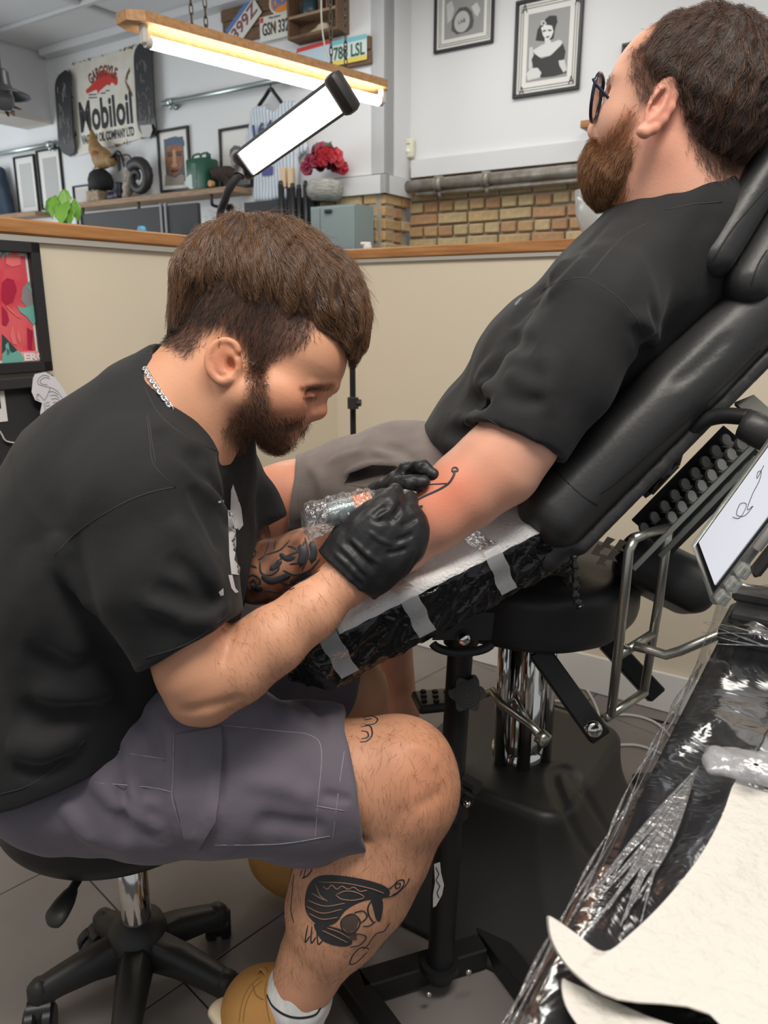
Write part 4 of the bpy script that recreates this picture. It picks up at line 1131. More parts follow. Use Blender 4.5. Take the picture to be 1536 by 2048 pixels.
def fold(F, line, r, amp, near=0.4, n=4):
    """a soft ridge (amp > 0) or crease (amp < 0) along a line drawn over the surface in view"""
    P = trace(F, smooth2(line, n), near); P = P[~np.isnan(P[:, 0])]
    if len(P) < 2: return
    c = P.mean(0); R = np.max(_nrm(P - c)) + 3 * r
    A = P[:-1]; AB = P[1:] - A; L2 = np.einsum('ij,ij->i', AB, AB) + 1e-12
    Lc = np.concatenate([[0], np.cumsum(np.sqrt(L2))]); tot = Lc[-1]
    def g(Q):
        out = np.zeros(len(Q)); m = _nrm(Q - c) < R
        if not m.any(): return out
        q = Q[m]; best = np.full(len(q), 1e9); pos = np.zeros(len(q))
        for i in range(len(A)):
            v = q - A[i]; t = np.clip(v @ AB[i] / L2[i], 0, 1); d = _nrm(v - t[:, None] * AB[i])
            u = d < best; best = np.where(u, d, best); pos = np.where(u, (Lc[i] + t * math.sqrt(L2[i])) / tot, pos)
        out[m] = -amp * np.exp(-(best / r) ** 2) * np.clip(np.sin(pi * np.clip(pos, 0.02, 0.98)) * 1.6, 0, 1)
        return out
    F._folds = getattr(F, '_folds', []) + [g]
def apply_folds(F):
    F.disp += getattr(F, '_folds', []); F._folds = []
def surf_lines(name, F, lines, r, mat_, parent, near=0.4, lift=0.0006, flat=0.35, n=5, taper=True, label=None):
    """thin lines lying on a surface (ink, seams, stitches); a line may carry its own radius as a third item"""
    mb = MB()
    for ln in lines:
        rr_ = r
        if isinstance(ln, tuple) and isinstance(ln[0], list): ln, rr_ = ln
        P = trace(F, smooth2(ln, n), near); ok = ~np.isnan(P[:, 0]); P = P[ok]
        if len(P) < 2: continue
        N = F.grad(P); P = P + N * lift
        m = len(P)
        T = np.gradient(P, axis=0); T /= _nrm(T)[:, None] + 1e-9
        S = np.cross(T, N); S /= _nrm(S)[:, None] + 1e-9
        w_ = np.full(m, rr_)
        if taper: w_ = rr_ * np.clip(np.minimum(np.arange(m) + 0.6, m - np.arange(m) - 0.4) / 2.0, 0.25, 1)
        vs = np.stack([P - S * w_[:, None] - N * lift * 1.2, P + N * rr_ * flat, P + S * w_[:, None] - N * lift * 1.2], 1).reshape(-1, 3)
        fs = []
        for i in range(m - 1):
            a = i * 3; fs += [(a, a + 3, a + 4, a + 1), (a + 1, a + 4, a + 5, a + 2)]
        mb.add(vs, fs)
    o = mesh_obj(name, mb.v, mb.f, mat_, None, True, label)
    if len(lines) > 1: o['kind'] = 'stuff'
    world_child(o, parent); return o
def surf_patch(name, F, outline, mat_, parent, lift=0.0005, near=0.4, mbin=None, label=None, step=6):
    """a thin film lying on the surface inside an outline drawn in the view"""
    mb = mbin or MB()
    xs = [p[0] for p in outline]; ys = [p[1] for p in outline]
    bm = bmesh.new(); vs = [bm.verts.new((p[0], p[1], 0)) for p in outline]
    f = bm.faces.new(vs); bmesh.ops.triangulate(bm, faces=[f])
    for _ in range(6):
        long_ = [e for e in bm.edges if e.calc_length() > step * 1.6]
        if not long_: break
        bmesh.ops.subdivide_edges(bm, edges=long_, cuts=1); bmesh.ops.triangulate(bm, faces=bm.faces[:])
    bm.verts.index_update()
    P = trace(F, [(v.co.x, v.co.y) for v in bm.verts], near)
    fs = [[v.index for v in q.verts] for q in bm.faces]; bm.free()
    ok = ~np.isnan(P[:, 0]); P2 = np.where(ok[:, None], P, 0); P2 = P2 + F.grad(P2) * lift
    mb.add(P2, [q for q in fs if all(ok[i] for i in q)])
    if mbin is None:
        o = mesh_obj(name, mb.v, mb.f, mat_, None, True, label); world_child(o, parent); return o
def two_part_body(name, parts, mat_, parent, tint=None):
    """fields meshed at their own fineness, joined into one body mesh"""
    VV = []; QQ = []; n = 0
    for F, h, lo, hi in parts:
        V, Q = F.mesh(h, lo, hi); VV.append(V); QQ.append(Q + n); n += len(V)
    V = np.concatenate(VV); Q = np.concatenate(QQ)
    me = bpy.data.meshes.new(name)
    me.vertices.add(len(V)); me.vertices.foreach_set('co', V.astype(np.float32).ravel())
    me.loops.add(len(Q) * 4); me.loops.foreach_set('vertex_index', Q.astype(np.int32).ravel())
    me.polygons.add(len(Q)); me.polygons.foreach_set('loop_start', np.arange(0, len(Q) * 4, 4, dtype=np.int32))
    me.polygons.foreach_set('loop_total', np.full(len(Q), 4, np.int32))
    me.update(calc_edges=True); me.validate()
    me.polygons.foreach_set('use_smooth', np.ones(len(me.polygons), bool))
    me.materials.append(mat_)
    c = np.ones((len(V), 4), np.float32)
    if tint is not None: c[:, :3] = tint(V)
    me.color_attributes.new('tint', 'FLOAT_COLOR', 'POINT').data.foreach_set('color', c.ravel())
    o = bpy.data.objects.new(name, me); link(o); world_child(o, parent)
    return o
def inpoly(x, y, poly):
    r = np.zeros(len(x), bool); n = len(poly)
    for i in range(n):
        x1, y1 = poly[i]; x2, y2 = poly[(i + 1) % n]
        c = ((y1 > y) != (y2 > y)) & (x < (x2 - x1) * (y - y1) / ((y2 - y1) or 1e-9) + x1)
        r ^= c
    return r
def soft(x, y, poly, r):
    """0..1 with a soft edge about r pixels wide"""
    m = inpoly(x, y, poly).astype(float)
    for k in range(8):
        for q in (.5, 1.0): m = m + inpoly(x + r * q * math.cos(k * pi / 4), y + r * q * math.sin(k * pi / 4), poly)
    return m / 17
def sample_surface(V, Q, n):
    """n random points on a quad mesh"""
    a, b, c, d = V[Q[:, 0]], V[Q[:, 1]], V[Q[:, 2]], V[Q[:, 3]]
    ar = 0.5 * _nrm(np.cross(c - a, d - b)); p = ar / ar.sum()
    i = RNG.choice(len(Q), n, p=p); u = RNG.random((n, 1)); v = RNG.random((n, 1))
    return (a[i] * (1 - u) + b[i] * u) * (1 - v) + (d[i] * (1 - u) + c[i] * u) * v
def grow(F, roots, dirfn, length, steps, lift0, lift1, jitter=0.15, r0=0.00028, r1=0.00008, hug=1.0, lift_pow=1.0):
    """strands that start on the surface and follow it at a rising height; dirfn(P, N, t) gives the comb direction"""
    n = len(roots); P = roots.copy(); out = [P.copy()]
    L_ = length if hasattr(length, '__len__') else np.full(n, length)
    jit = RNG.normal(size=(n, 3)) * jitter
    lf = RNG.uniform(0.6, 1.25, n)
    for s in range(1, steps):
        t = s / (steps - 1)
        N = F.grad(P); D = dirfn(P, N, t) + jit
        D = D - N * np.einsum('ij,ij->i', D, N)[:, None]
        D /= _nrm(D)[:, None] + 1e-9
        P = P + D * (L_ / (steps - 1))[:, None]
        want = (lift0 + (lift1 - lift0) * t ** lift_pow) * lf
        d = F(P); P = P + F.grad(P) * (np.clip(want - d, -0.01, 0.03) * hug)[:, None]
        out.append(P.copy())
    Pn = np.stack(out, 1)
    Rr = np.linspace(r0, r1, steps)[None, :].repeat(n, 0)
    return Pn, Rr
def hair_mat(name, c1, c2, rough=0.45, spec=0.35):
    m = bpy.data.materials.new(name); MATS[name] = m; m.use_nodes = True
    nt = m.node_tree; b = nt.nodes['Principled BSDF']; b.inputs['Roughness'].default_value = rough; b.inputs['Specular IOR Level'].default_value = spec
    hi = nt.nodes.new('ShaderNodeHairInfo'); mx = nt.nodes.new('ShaderNodeMix'); mx.data_type = 'RGBA'
    mx.inputs['A'].default_value = (*c1, 1); mx.inputs['B'].default_value = (*c2, 1)
    nt.links.new(hi.outputs['Random'], mx.inputs['Factor']); nt.links.new(mx.outputs['Result'], b.inputs['Base Color'])
    return m
skin_a = mat('skin_artist', (0.65, 0.325, 0.195), 0.48, sub=0.12, bump=(260, 0.22, 0.0012), bump2=(700, .15, .0006), tint=True, spec=0.4)
skin_c = mat('skin_client', (0.66, 0.355, 0.250), 0.48, sub=0.12, bump=(260, 0.22, 0.0012), bump2=(700, .15, .0006), tint=True, spec=0.4)
shirt_m = mat('black_cotton', (0.0115, 0.0112, 0.0118), 0.85, sheen=0.06, bump=(420, 0.15, 0.001), bump2=(26, 0.25, 0.006), noise=(16, (0.014, 0.0137, 0.0145), 0.3))
stitch_m = mat('dark_stitch', (0.030, 0.030, 0.032), 0.8)
glove_m = mat('black_nitrile', (0.014, 0.014, 0.015), 0.46, bump=(90, 0.35, 0.002), bump2=(500, 0.1, 0.0006), spec=0.45)
short_a = mat('purple_grey_cloth', (0.135, 0.118, 0.145), 0.8, sheen=0.15, bump=(400, 0.12, 0.001), bump2=(22, 0.35, 0.006))
short_c = mat('taupe_cloth', (0.20, 0.165, 0.15), 0.85, sheen=0.2, bump=(350, 0.15, 0.001), bump2=(25, 0.3, 0.006), noise=(18, (0.15, 0.122, 0.112), 0.3))
tattoo_m = mat('tattoo_ink', (0.035, 0.036, 0.04), 0.5)
tattoo_g = mat('tattoo_shade', (0.11, 0.075, 0.06), 0.5)
# ------------------------------------------------------------------ the tattoo artist
art = thing('person', 'bearded tattooist in black t-shirt and grey shorts bent over the arm, wearing black gloves', 'person', WZ(300, 1700, 0.0))
HD = 1.0                                   # depth of the middle of the head
def A(px, py, w=0.0): return W(px, py, HD - w)
def mir(p): return p + C_F * 2 * (HD - depth_of(p))
def both(fn, *pts):
    fn(*pts); fn(*[mir(p) for p in pts])
def axes(deg):
    """ellipsoid axes: first along deg below image-right, second across, third to the camera"""
    a = math.radians(deg); u = C_R * math.cos(a) - C_U * math.sin(a); v = C_R * math.sin(a) + C_U * math.cos(a)
    return np.stack([u, v, -C_F], 1)
px1 = HD / FPX
F = AH = Field()
F.ell(A(528, 602), (158 * px1, 138 * px1, .079), axes(22), .03)                       # cranium
F.ell(A(603, 703), (90 * px1, 84 * px1, .066), axes(30), .03)                         # brow and temples
F.econe(A(600, 730), A(570, 812), (.066, 70 * px1), (.055, 52 * px1), C_F, .03)       # face
for s in (1, -1):
    f_ = (lambda p: p) if s > 0 else mir
    F.cone(f_(A(497, 790, .058)), f_(A(552, 862, .018)), 36 * px1, 27 * px1, .03)     # jaw
    F.ell(f_(A(572, 792, .046)), (38 * px1, 30 * px1, .022), axes(35), .025)          # cheek
    F.cone(f_(A(664, 771, .006)), f_(A(618, 773, .044)), 10 * px1, 8 * px1, .012)     # brow ridge
    F.ell(f_(A(622, 792, .038)), (20 * px1, 12 * px1, .012), axes(5), .012, '-')      # eye socket
    F.ell(f_(A(612, 790, .033)), (17 * px1, 13 * px1, .014), axes(0), .004)           # closed lid
    F.cone(f_(A(606, 795, .046)), f_(A(630, 793, .034)), 2.2 * px1, 2.0 * px1, .004)  # lash line
    F.ell(f_(A(618, 825, .013)), (14 * px1, 11 * px1, .008), axes(10), .008)          # nostril wing
    F.ell(f_(A(617, 836, .009)), (6 * px1, 4 * px1, .004), axes(10), .004, '-')
F.cone(A(555, 858), A(548, 864), 28 * px1, 27 * px1, .02)                             # chin
F.cone(A(597, 815), A(571, 840), 25 * px1, 22 * px1, .02)                             # muzzle
F.cone(A(644, 784), A(634, 818), 8 * px1, 15 * px1, .014)                             # nose
F.ell(A(636, 820), (16 * px1, 14 * px1, .011), axes(20), .01)
F.econe(A(588, 852, .016), A(588, 852, -.016), (7 * px1, 7 * px1), (7 * px1, 7 * px1), C_R, .008); F.cone(A(600, 842, .012), A(600, 842, -.012), 9 * px1, 9 * px1, .012)
F.econe(A(579, 862, .015), A(579, 862, -.015), (7 * px1, 7 * px1), (7 * px1, 7 * px1), C_R, .008)
F.cone(A(583, 857.5, .026), A(583, 857.5, -.026), 2 * px1, 2 * px1, .004, '-')
F.chain([A(455, 690), A(405, 775), A(345, 850), A(320, 930)], [92 * px1, 93 * px1, 105 * px1, 125 * px1], .04)   # neck
F.cone(A(478, 790, .05), A(430, 905, .02), .022, .020, .03)                           # neck muscle
# ear: rim, hollow, lobe
for s in (1, -1):
    f_ = (lambda p: p) if s > 0 else mir
    F.ell(f_(A(452, 722, .079)), (30 * px1, 42 * px1, .011), axes(-14), .008)
    F.ell(f_(A(458, 724, .091)), (21 * px1, 31 * px1, .0062), axes(-14), .005, '-')
    rim = [(478, 703), (470, 688), (452, 681), (433, 687), (420, 703), (416, 723), (420, 742), (432, 757), (447, 764), (460, 758)]
    rs_ = spline([np.array([a, b, .085 if k < 7 else .083]) for k, (a, b) in enumerate(rim)], 4); F.chain([f_(A(*q)) for q in rs_], [(4.6 + 2.2 * k / len(rs_)) * px1 for k in range(len(rs_))], .003)
    ri_ = spline([np.array([a, b, .082]) for a, b in [(467, 711), (452, 706), (437, 714), (431, 730), (439, 743), (453, 746)]], 4); F.chain([f_(A(*q)) for q in ri_], [3.6 * px1] * len(ri_), .004)
    F.cone(f_(A(472, 724, .083)), f_(A(472, 737, .082)), 5.5 * px1, 5 * px1, .005)
    F.ell(f_(A(461, 730, .084)), (8 * px1, 11 * px1, .008), axes(-10), .005, '-')
headlo, headhi = AH.bounds()

# body under the clothes, arms and legs
F = AB = Field()
WD = C_F
for a, b, ra, rb in [((170, 1550, 1.2), (180, 1390, 1.16), (.15, .08), (.14, .09)), ((165, 1390, 1.16), (225, 1120, 1.11), (.14, .10), (.155, .115)), ((225, 1120, 1.11), (280, 950, 1.08), (.155, .115), (.15, .10)), ((280, 950, 1.08), (330, 860, 1.05), (.15, .10), (.09, .06))]:
    F.econe(W(*a), W(*b), ra, rb, WD, .04)
chainp(F, [(330, 880, 1.045, 90), (395, 790, 1.02, 80)], .04)
# near (right) arm
armR = [(290, 1000, .915, 92), (340, 1190, .925, 88), (395, 1340, .945, 72), (412, 1378, .95, 60)]
chainp(F, armR, .03)
chainp(F, [(412, 1374, .95, 60), (470, 1335, .952, 70), (545, 1281, .955, 63), (620, 1224, .965, 53), (690, 1160, .98, 45), (722, 1118, .99, 42)], .02)
chainp(F, [(385, 1405, .95, 30), (412, 1408, .95, 26)], .03)
# far (left) arm
chainp(F, [(430, 950, 1.25, 75), (470, 1080, 1.18, 62), (512, 1160, 1.12, 46)], .03)
chainp(F, [(512, 1152, 1.12, 46), (545, 1140, 1.11, 57), (610, 1112, 1.10, 50), (680, 1075, 1.09, 36), (730, 1035, 1.08, 30)], .02)
# near leg
chainp(F, [(180, 1556, 1.12, 118), (450, 1548, 1.10, 128), (640, 1556, 1.11, 108), (770, 1552, 1.115, 100), (800, 1566, 1.12, 98)], .04)
chainp(F, [(806, 1545, 1.12, 90), (806, 1600, 1.125, 96)], .04)
chainp(F, [(800, 1585, 1.125, 95), (752, 1690, 1.14, 104), (716, 1765, 1.155, 102), (672, 1840, 1.17, 87), (628, 1915, 1.185, 62), (606, 1965, 1.195, 53), (590, 2010, 1.205, 52)], .03)
chainp(F, [(640, 1740, 1.15, 42), (630, 1800, 1.16, 40)], .05)
chainp(F, [(820, 1520, 1.10, 62), (835, 1570, 1.105, 60)], .04)                       # knee cap
# far leg, mostly hidden
chainp(F, [(220, 1460, 1.28, 105), (500, 1330, 1.35, 96), (690, 1368, 1.43, 66), (705, 1385, 1.44, 66)], .03); chainp(F, [(700, 1385, 1.44, 64), (640, 1540, 1.53, 62), (575, 1660, 1.62, 42)], .03)

for ln, r, a in [([(468, 1248), (456, 1290), (440, 1340)], .006, -.0055), ([(360, 1425), (400, 1418), (450, 1405), (490, 1390)], .007, -.003), ([(676, 1672), (710, 1678), (745, 1688)], .007, -.006), ([(800, 1490), (850, 1500), (880, 1540)], .010, .003), ([(830, 1620), (860, 1600), (885, 1580)], .010, -.003), ([(770, 1700), (800, 1640), (820, 1600)], .012, -.003)]: fold(AB, ln, r, a, .7)
apply_folds(AB)
ear_poly = [(478, 700), (462, 676), (436, 680), (414, 700), (412, 730), (425, 760), (450, 770), (466, 752), (480, 738)]
beard_poly = [(498, 742), (502, 722), (530, 720), (532, 765), (533, 800), (550, 828), (572, 838), (604, 834), (614, 838), (594, 858), (582, 868), (578, 885), (556, 905), (520, 908), (480, 890), (446, 856), (470, 825), (494, 788)]
def tint_artist(V):
    px, py, d = pix(V); n = len(V); c = np.ones((n, 3))
    def to(col, m): c[:] = c * (1 - m[:, None]) + c * np.array(col) * m[:, None]
    head = (d < 1.1) & (py < 930) & (px > 280)
    to((.86, .66, .60), head * bump_at(V, A(450, 722, .085), .04) * 1.0)
    to((.97, .82, .80), head * bump_at(V, A(585, 800, .05), .05))
    to((.90, .70, .70), head * bump_at(V, A(640, 822, 0), .035))
    
    brow = [(596, 776), (612, 770), (640, 768), (658, 765), (672, 766), (669, 775), (652, 780), (620, 784), (600, 783)]
    eye = [(603, 786), (634, 783), (636, 792), (606, 800)]
    to((.42, .33, .30), head * soft(px, py, brow, 4)); to((.78, .66, .66), head * soft(px, py, eye, 5))
    to((.36, .27, .24), head * soft(px, py, beard_poly, 16))
    hairline = [(334, 560), (330, 690), (378, 716), (412, 660), (440, 655), (470, 672), (488, 690), (496, 760), (530, 760), (540, 722), (590, 706), (640, 640), (660, 560), (600, 440), (400, 440)]
    to((.24, .20, .20), head * soft(px, py, hairline, 12))
    lips = head * np.maximum(bump_at(V, A(590, 853, 0), .017), bump_at(V, A(580, 861, 0), .018)); to((.80, .42, .40), np.clip(lips * 2, 0, 1))
    # knee and shin, warmer on the arm
    leg = (py > 1420) & (px > 540)
    to((1.0, .90, .86), leg * bump_at(V, W(860, 1560, 1.05), .12))
    # tattooed far forearm
    fore = (d > 1.03) & (d < 1.2) & (py > 1040) & (py < 1230) & (px > 470) & (px < 690)
    nz = wob(V, .045, 3) + .7 * wob(V, .02, 9); mask = fore * np.clip(.80 + nz * .55, 0.2, 1)
    to((.30, .25, .24), mask)
    c *= (1 + .05 * wob(V, .05, 6))[:, None]
    return np.clip(c, 0, 1.3)
head_h, body_h = 0.0024, 0.0042
body_a = two_part_body('body', [(AH, head_h, headlo, headhi), (AB, body_h, None, None)], skin_a, art, tint_artist)

# ---- t-shirt
F = AS = Field()
for a, b, ra, rb in [((110, 1560, 1.2), (150, 1390, 1.16), (.195, .125), (.19, .150)), ((160, 1390, 1.16), (218, 1120, 1.11), (.19, .155), (.20, .165)), ((218, 1120, 1.11), (270, 960, 1.08), (.20, .165), (.19, .135)), ((270, 960, 1.08), (318, 880, 1.055), (.19, .135), (.15, .09))]:
    F.econe(W(*a), W(*b), ra, rb, WD, .05)
F.chain([W(300, 930, 1.05), W(352, 835, 1.03), W(383, 796, 1.02)], [.11, .082, .070], .05)
F.chain([W(340, 880, 1.04), W(300, 960, .94)], [.07, .075], .05)
F.chain([W(350, 880, 1.08), W(420, 950, 1.24)], [.07, .07], .05)
F.chain([W(398, 960, 1.06), W(390, 1120, 1.09), W(372, 1290, 1.12)], [.072, .066, .056], .06)      # loose front
slv = Field(); slv.chain([W(292, 1000, .925), W(330, 1150, .93), W(372, 1270, .945), W(420, 1400, .955)], [.082, .080, .066, .055], .03)
slv.cone(W(365, 1256, .943), W(408, 1345, .95), .056, .060, .003, '-'); slv.half(W(378, 1287, .945), W(378, 1287, .945) * 0 + (C_R * .50 - C_U * .866), .004)
F.custom(slv.__call__, W(340, 1140, .93), .24, .035)
sl2 = Field(); sl2.chain([W(425, 950, 1.24), W(475, 1030, 1.20), W(500, 1080, 1.17)], [.075, .066, .062], .03)
sl2.half(W(505, 1062, 1.17), C_R * .45 - C_U * .9, .004); F.custom(sl2.__call__, W(460, 1010, 1.2), .2, .03)
# hem and neck opening
F.half(W(80, 1566, 1.1), C_R * .33 - C_U * .9 - C_F * .0, .004)
F.cone(W(384, 800, 1.02), W(432, 700, 1.0), .058, .085, .003, '-'); F.cone(W(372, 815, 1.02), W(350, 850, 1.03), .058, .05, .01, '-')
F.disp.append(lambda P: .0022 * wob(P, .11, 1) + .0011 * wob(P, .05, 7))
for ln, r, a in [([(330, 1110), (390, 1160), (430, 1230)], .010, -.006), ([(300, 1170), (380, 1200), (455, 1215)], .010, -.007), ([(350, 1245), (410, 1235), (462, 1205)], .008, .006), ([(280, 1200), (360, 1230), (440, 1250)], .008, .005),
                 ([(380, 965), (420, 1040), (450, 1110)], .010, -.008), ([(400, 940), (440, 1010), (465, 1080)], .009, .007), ([(360, 900), (420, 960), (455, 1020)], .010, -.006), ([(310, 850), (360, 900), (420, 920)], .010, -.005), ([(440, 900), (456, 980), (462, 1060)], .010, -.007),
                 ([(110, 1120), (160, 1220), (230, 1340), (270, 1430)], .014, -.010), ([(120, 1060), (130, 1130), (190, 1240)], .014, .008), ([(60, 1080), (110, 1240), (200, 1390)], .02, .006),
                 ([(20, 1420), (110, 1440), (200, 1420)], .016, -.008), ([(10, 1480), (90, 1500), (170, 1460)], .014, .008), ([(60, 1380), (160, 1390), (250, 1370)], .014, .006), ([(20, 1540), (90, 1545), (150, 1510)], .010, -.006), ([(340, 1030), (385, 1090), (440, 1180)], .012, .006), ([(40, 1300), (150, 1330), (250, 1310)], .016, -.006)]:
    fold(F, ln, r * 1.05, a * 1.9)
apply_folds(F)
shirt_a = field_obj('t_shirt', AS, 0.0046, shirt_m, art, lo=W(-330, 1130, 1.12) + np.array([0, -.45, -.5]), hi=W(600, 690, 1.4) + np.array([0, .15, 0]))
surf_lines('seam', AS, [[(110, 1110), (160, 1060), (240, 1010), (300, 985), (352, 974)], [(292, 822), (300, 880), (308, 930), (352, 974)], [(286, 768), (320, 830), (372, 872), (432, 902)], [(290, 1316), (380, 1285), (462, 1225)], [(0, 1588), (60, 1570), (130, 1520), (170, 1480)], [(296, 822), (304, 880), (312, 930)]], .0009, stitch_m, shirt_a, lift=.0006)
pm_ = mat('white_print', (.62, .62, .62), .7)
mb = MB()
for q in ([(462, 980), (466, 968), (470, 1000), (482, 1016), (486, 1050), (478, 1060), (470, 1040), (466, 1056), (460, 1030)], [(455, 1020), (470, 1022), (472, 1090), (468, 1120), (480, 1135), (478, 1150), (462, 1148), (458, 1110)], [(456, 1150), (464, 1150), (470, 1176), (477, 1184), (470, 1186), (462, 1176)], [(436, 1002), (448, 1000), (447, 1005), (436, 1006)], [(437, 1184), (446, 1176), (447, 1190), (441, 1192)]):
    surf_patch('print', AS, q, None, None, mbin=mb, step=5)
o = mesh_obj('shirt_print', mb.v, mb.f, pm_, None, True); world_child(o, shirt_a)
# neck chain: interlocking oval links round the collar
nl = trace(AH, smooth2([(291, 738), (302, 757), (316, 778), (331, 800), (345, 819)], 6)); nl = nl[~np.isnan(nl[:, 0])]
silver = mat('silver', (.78, .77, .75), .22, metal=1.0)
ncl = bpy.data.objects.new('necklace', None); link(ncl); world_child(ncl, art)
if len(nl) > 2:
    seg = np.concatenate([[0], np.cumsum(_nrm(np.diff(nl, axis=0)))]); m = int(seg[-1] / .0044)
    lk = None
    for k in range(m):
        s = (k + .5) * seg[-1] / m; p = np.array([np.interp(s, seg, nl[:, i]) for i in range(3)]); q = np.array([np.interp(min(s + .004, seg[-1]), seg, nl[:, i]) for i in range(3)]) 
        t_ = Vector(q - np.array([np.interp(max(s - .004, 0), seg, nl[:, i]) for i in range(3)])).normalized(); n_ = Vector(AH.grad(p[None])[0])
        if lk is None:
            mb = MB(); mb.tube([(.0036 * math.cos(a), .0025 * math.sin(a), 0) for a in [j * pi / 5 for j in range(10)]], .0012, 6, closed=True); lk = mb.build('link', silver, ncl, True); l = lk
        else:
            l = lk.copy(); COL.objects.link(l)
        z = n_; x = (t_ - z * t_.dot(z)).normalized(); y = z.cross(x)
        R = Matrix((x, y, z)).transposed() @ Matrix.Rotation(.55 if k % 2 else -.35, 3, 'X')
        l.location = Vector(p) + z * .0022 ; l.rotation_euler = R.to_euler()
# ear ring
mb = MB(); c_ = A(437, 684, .088); mb.tube([c_ + C_R * 3.5 * px1 * math.cos(a) + C_U * 8 * px1 * math.sin(a) - C_F * .004 * math.cos(a) for a in [j * pi / 8 for j in range(16)]], .0006, 6, closed=True)
o = mb.build('ear_ring', mat('gold', (.75, .45, .18), .25, metal=1.0), None, True); world_child(o, art)

# ---- shorts
F = AT = Field()
F.econe(W(165, 1532, 1.2), W(230, 1520, 1.19), (.18, .100), (.17, .10), C_F, .04)
nt_ = Field(); nt_.chain([W(168, 1558, 1.13), W(300, 1556, 1.115), W(470, 1548, 1.105), W(620, 1556, 1.11), W(760, 1566, 1.115)], [.098, .104, .104, .099, .094], .04)
nt_.chain([W(600, 1640, 1.12), W(690, 1690, 1.13)], [.05, .03], .05)
nt_.half(W(712, 1560, 1.11), C_R * .985 + C_U * .17 + C_F * .05, .003)
F.custom(nt_.__call__, W(430, 1560, 1.11), .34, .04)
ft = Field(); ft.chain([W(210, 1470, 1.26), W(400, 1360, 1.31), W(520, 1322, 1.35), W(690, 1366, 1.43), W(760, 1390, 1.46)], [.11, .108, .103, .088, .085], .04)
ft.half(W(672, 1362, 1.42), W(760, 1390, 1.46) - W(520, 1322, 1.35), .003); F.custom(ft.__call__, W(450, 1360, 1.33), .36, .04)
F.cone(W(640, 1556, 1.11), W(800, 1560, 1.115), .088, .09, .002, '-')
F.chain([W(250, 1470, 1.08), W(380, 1440, 1.07), W(470, 1430, 1.06)], [.05, .055, .045], .05)
F.disp.append(lambda P: .0028 * wob(P, .09, 2) + .0013 * wob(P, .04, 8))
for ln, r, a in [([(200, 1460), (240, 1540), (250, 1620), (240, 1690)], .010, -.008), ([(170, 1530), (230, 1600), (300, 1640), (320, 1690)], .012, .009), ([(330, 1450), (350, 1540), (360, 1640), (400, 1695)], .012, .008), ([(260, 1420), (310, 1470), (330, 1540)], .010, -.008), ([(230, 1500), (260, 1580), (330, 1620)], .010, .007), ([(438, 1460), (432, 1560), (425, 1630), (400, 1690)], .006, .007), ([(446, 1462), (440, 1560), (434, 1630)], .006, -.006), ([(300, 1420), (400, 1440), (520, 1440)], .010, -.006), ([(560, 1405), (590, 1440), (630, 1455)], .008, .007), ([(600, 1400), (640, 1425), (650, 1470)], .007, -.006), ([(480, 1560), (560, 1570), (640, 1600)], .012, .005), ([(500, 1640), (580, 1650), (660, 1660)], .012, -.005), ([(120, 1600), (160, 1650), (190, 1690)], .010, .008), ([(280, 1560), (300, 1630), (310, 1690)], .010, -.006), ([(640, 1590), (690, 1600), (700, 1610)], .006, -.004)]:
    fold(F, ln, r * 1.05, a * 1.6)
apply_folds(F)
shorts_a = field_obj('shorts', AT, 0.0048, short_a, art)
lt = mat('pale_stitch', (.30, .28, .30), .8)
surf_lines('seam', AT, [[(445, 1450), (560, 1462), (620, 1470), (643, 1500), (636, 1600), (630, 1680)], [(700, 1432), (680, 1560), (664, 1690)], [(632, 1612), (690, 1622)], [(430, 1690), (560, 1688), (660, 1672)], [(188, 1565), (300, 1575), (345, 1585)], [(348, 1460), (346, 1560), (345, 1600), (370, 1680)], [(215, 1500), (340, 1520)]], .0007, lt, shorts_a)
# cargo pocket flap edge
surf_patch('pocket_flap', AT, [(350, 1470), (442, 1456), (436, 1560), (430, 1640), (396, 1700), (372, 1690), (350, 1590)], short_a, shorts_a, lift=.004, step=12)

# ---- gloves
F = GR = Field()
w_ = W(722, 1124, .985)
F.econe(W(700, 1142, .98), W(745, 1098, .98), (.030, .042), (.032, .044), C_F, .02)
F.econe(W(745, 1098, .98), W(790, 1068, .985), (.026, .046), (.020, .044), C_F, .03)
F.ell(W(770, 1078, .975), (.036, .034, .020), axes(-38), .03)
fk = [((818, 1032, .985), (818, 1000, 1.000), (796, 1008, 1.022), 18), ((818, 1060, .982), (830, 1040, 1.012), (800, 1036, 1.034), 18), ((808, 1090, .985), (824, 1072, 1.018), (796, 1060, 1.04), 17), ((786, 1118, .992), (804, 1104, 1.022), (782, 1090, 1.042), 15.5)]
for mcp, pip, tip, r in fk:
    chainp(F, [(760, 1085, .985, r + 4), (*mcp, r + 2), (*pip, r - 1), (*tip, r - 3.5)], .006, .02)
chainp(F, [(722, 1078, .975, 30), (748, 1042, .965, 25), (774, 1010, .968, 21), (790, 982, .978, 16)], .012, .03)      # thumb
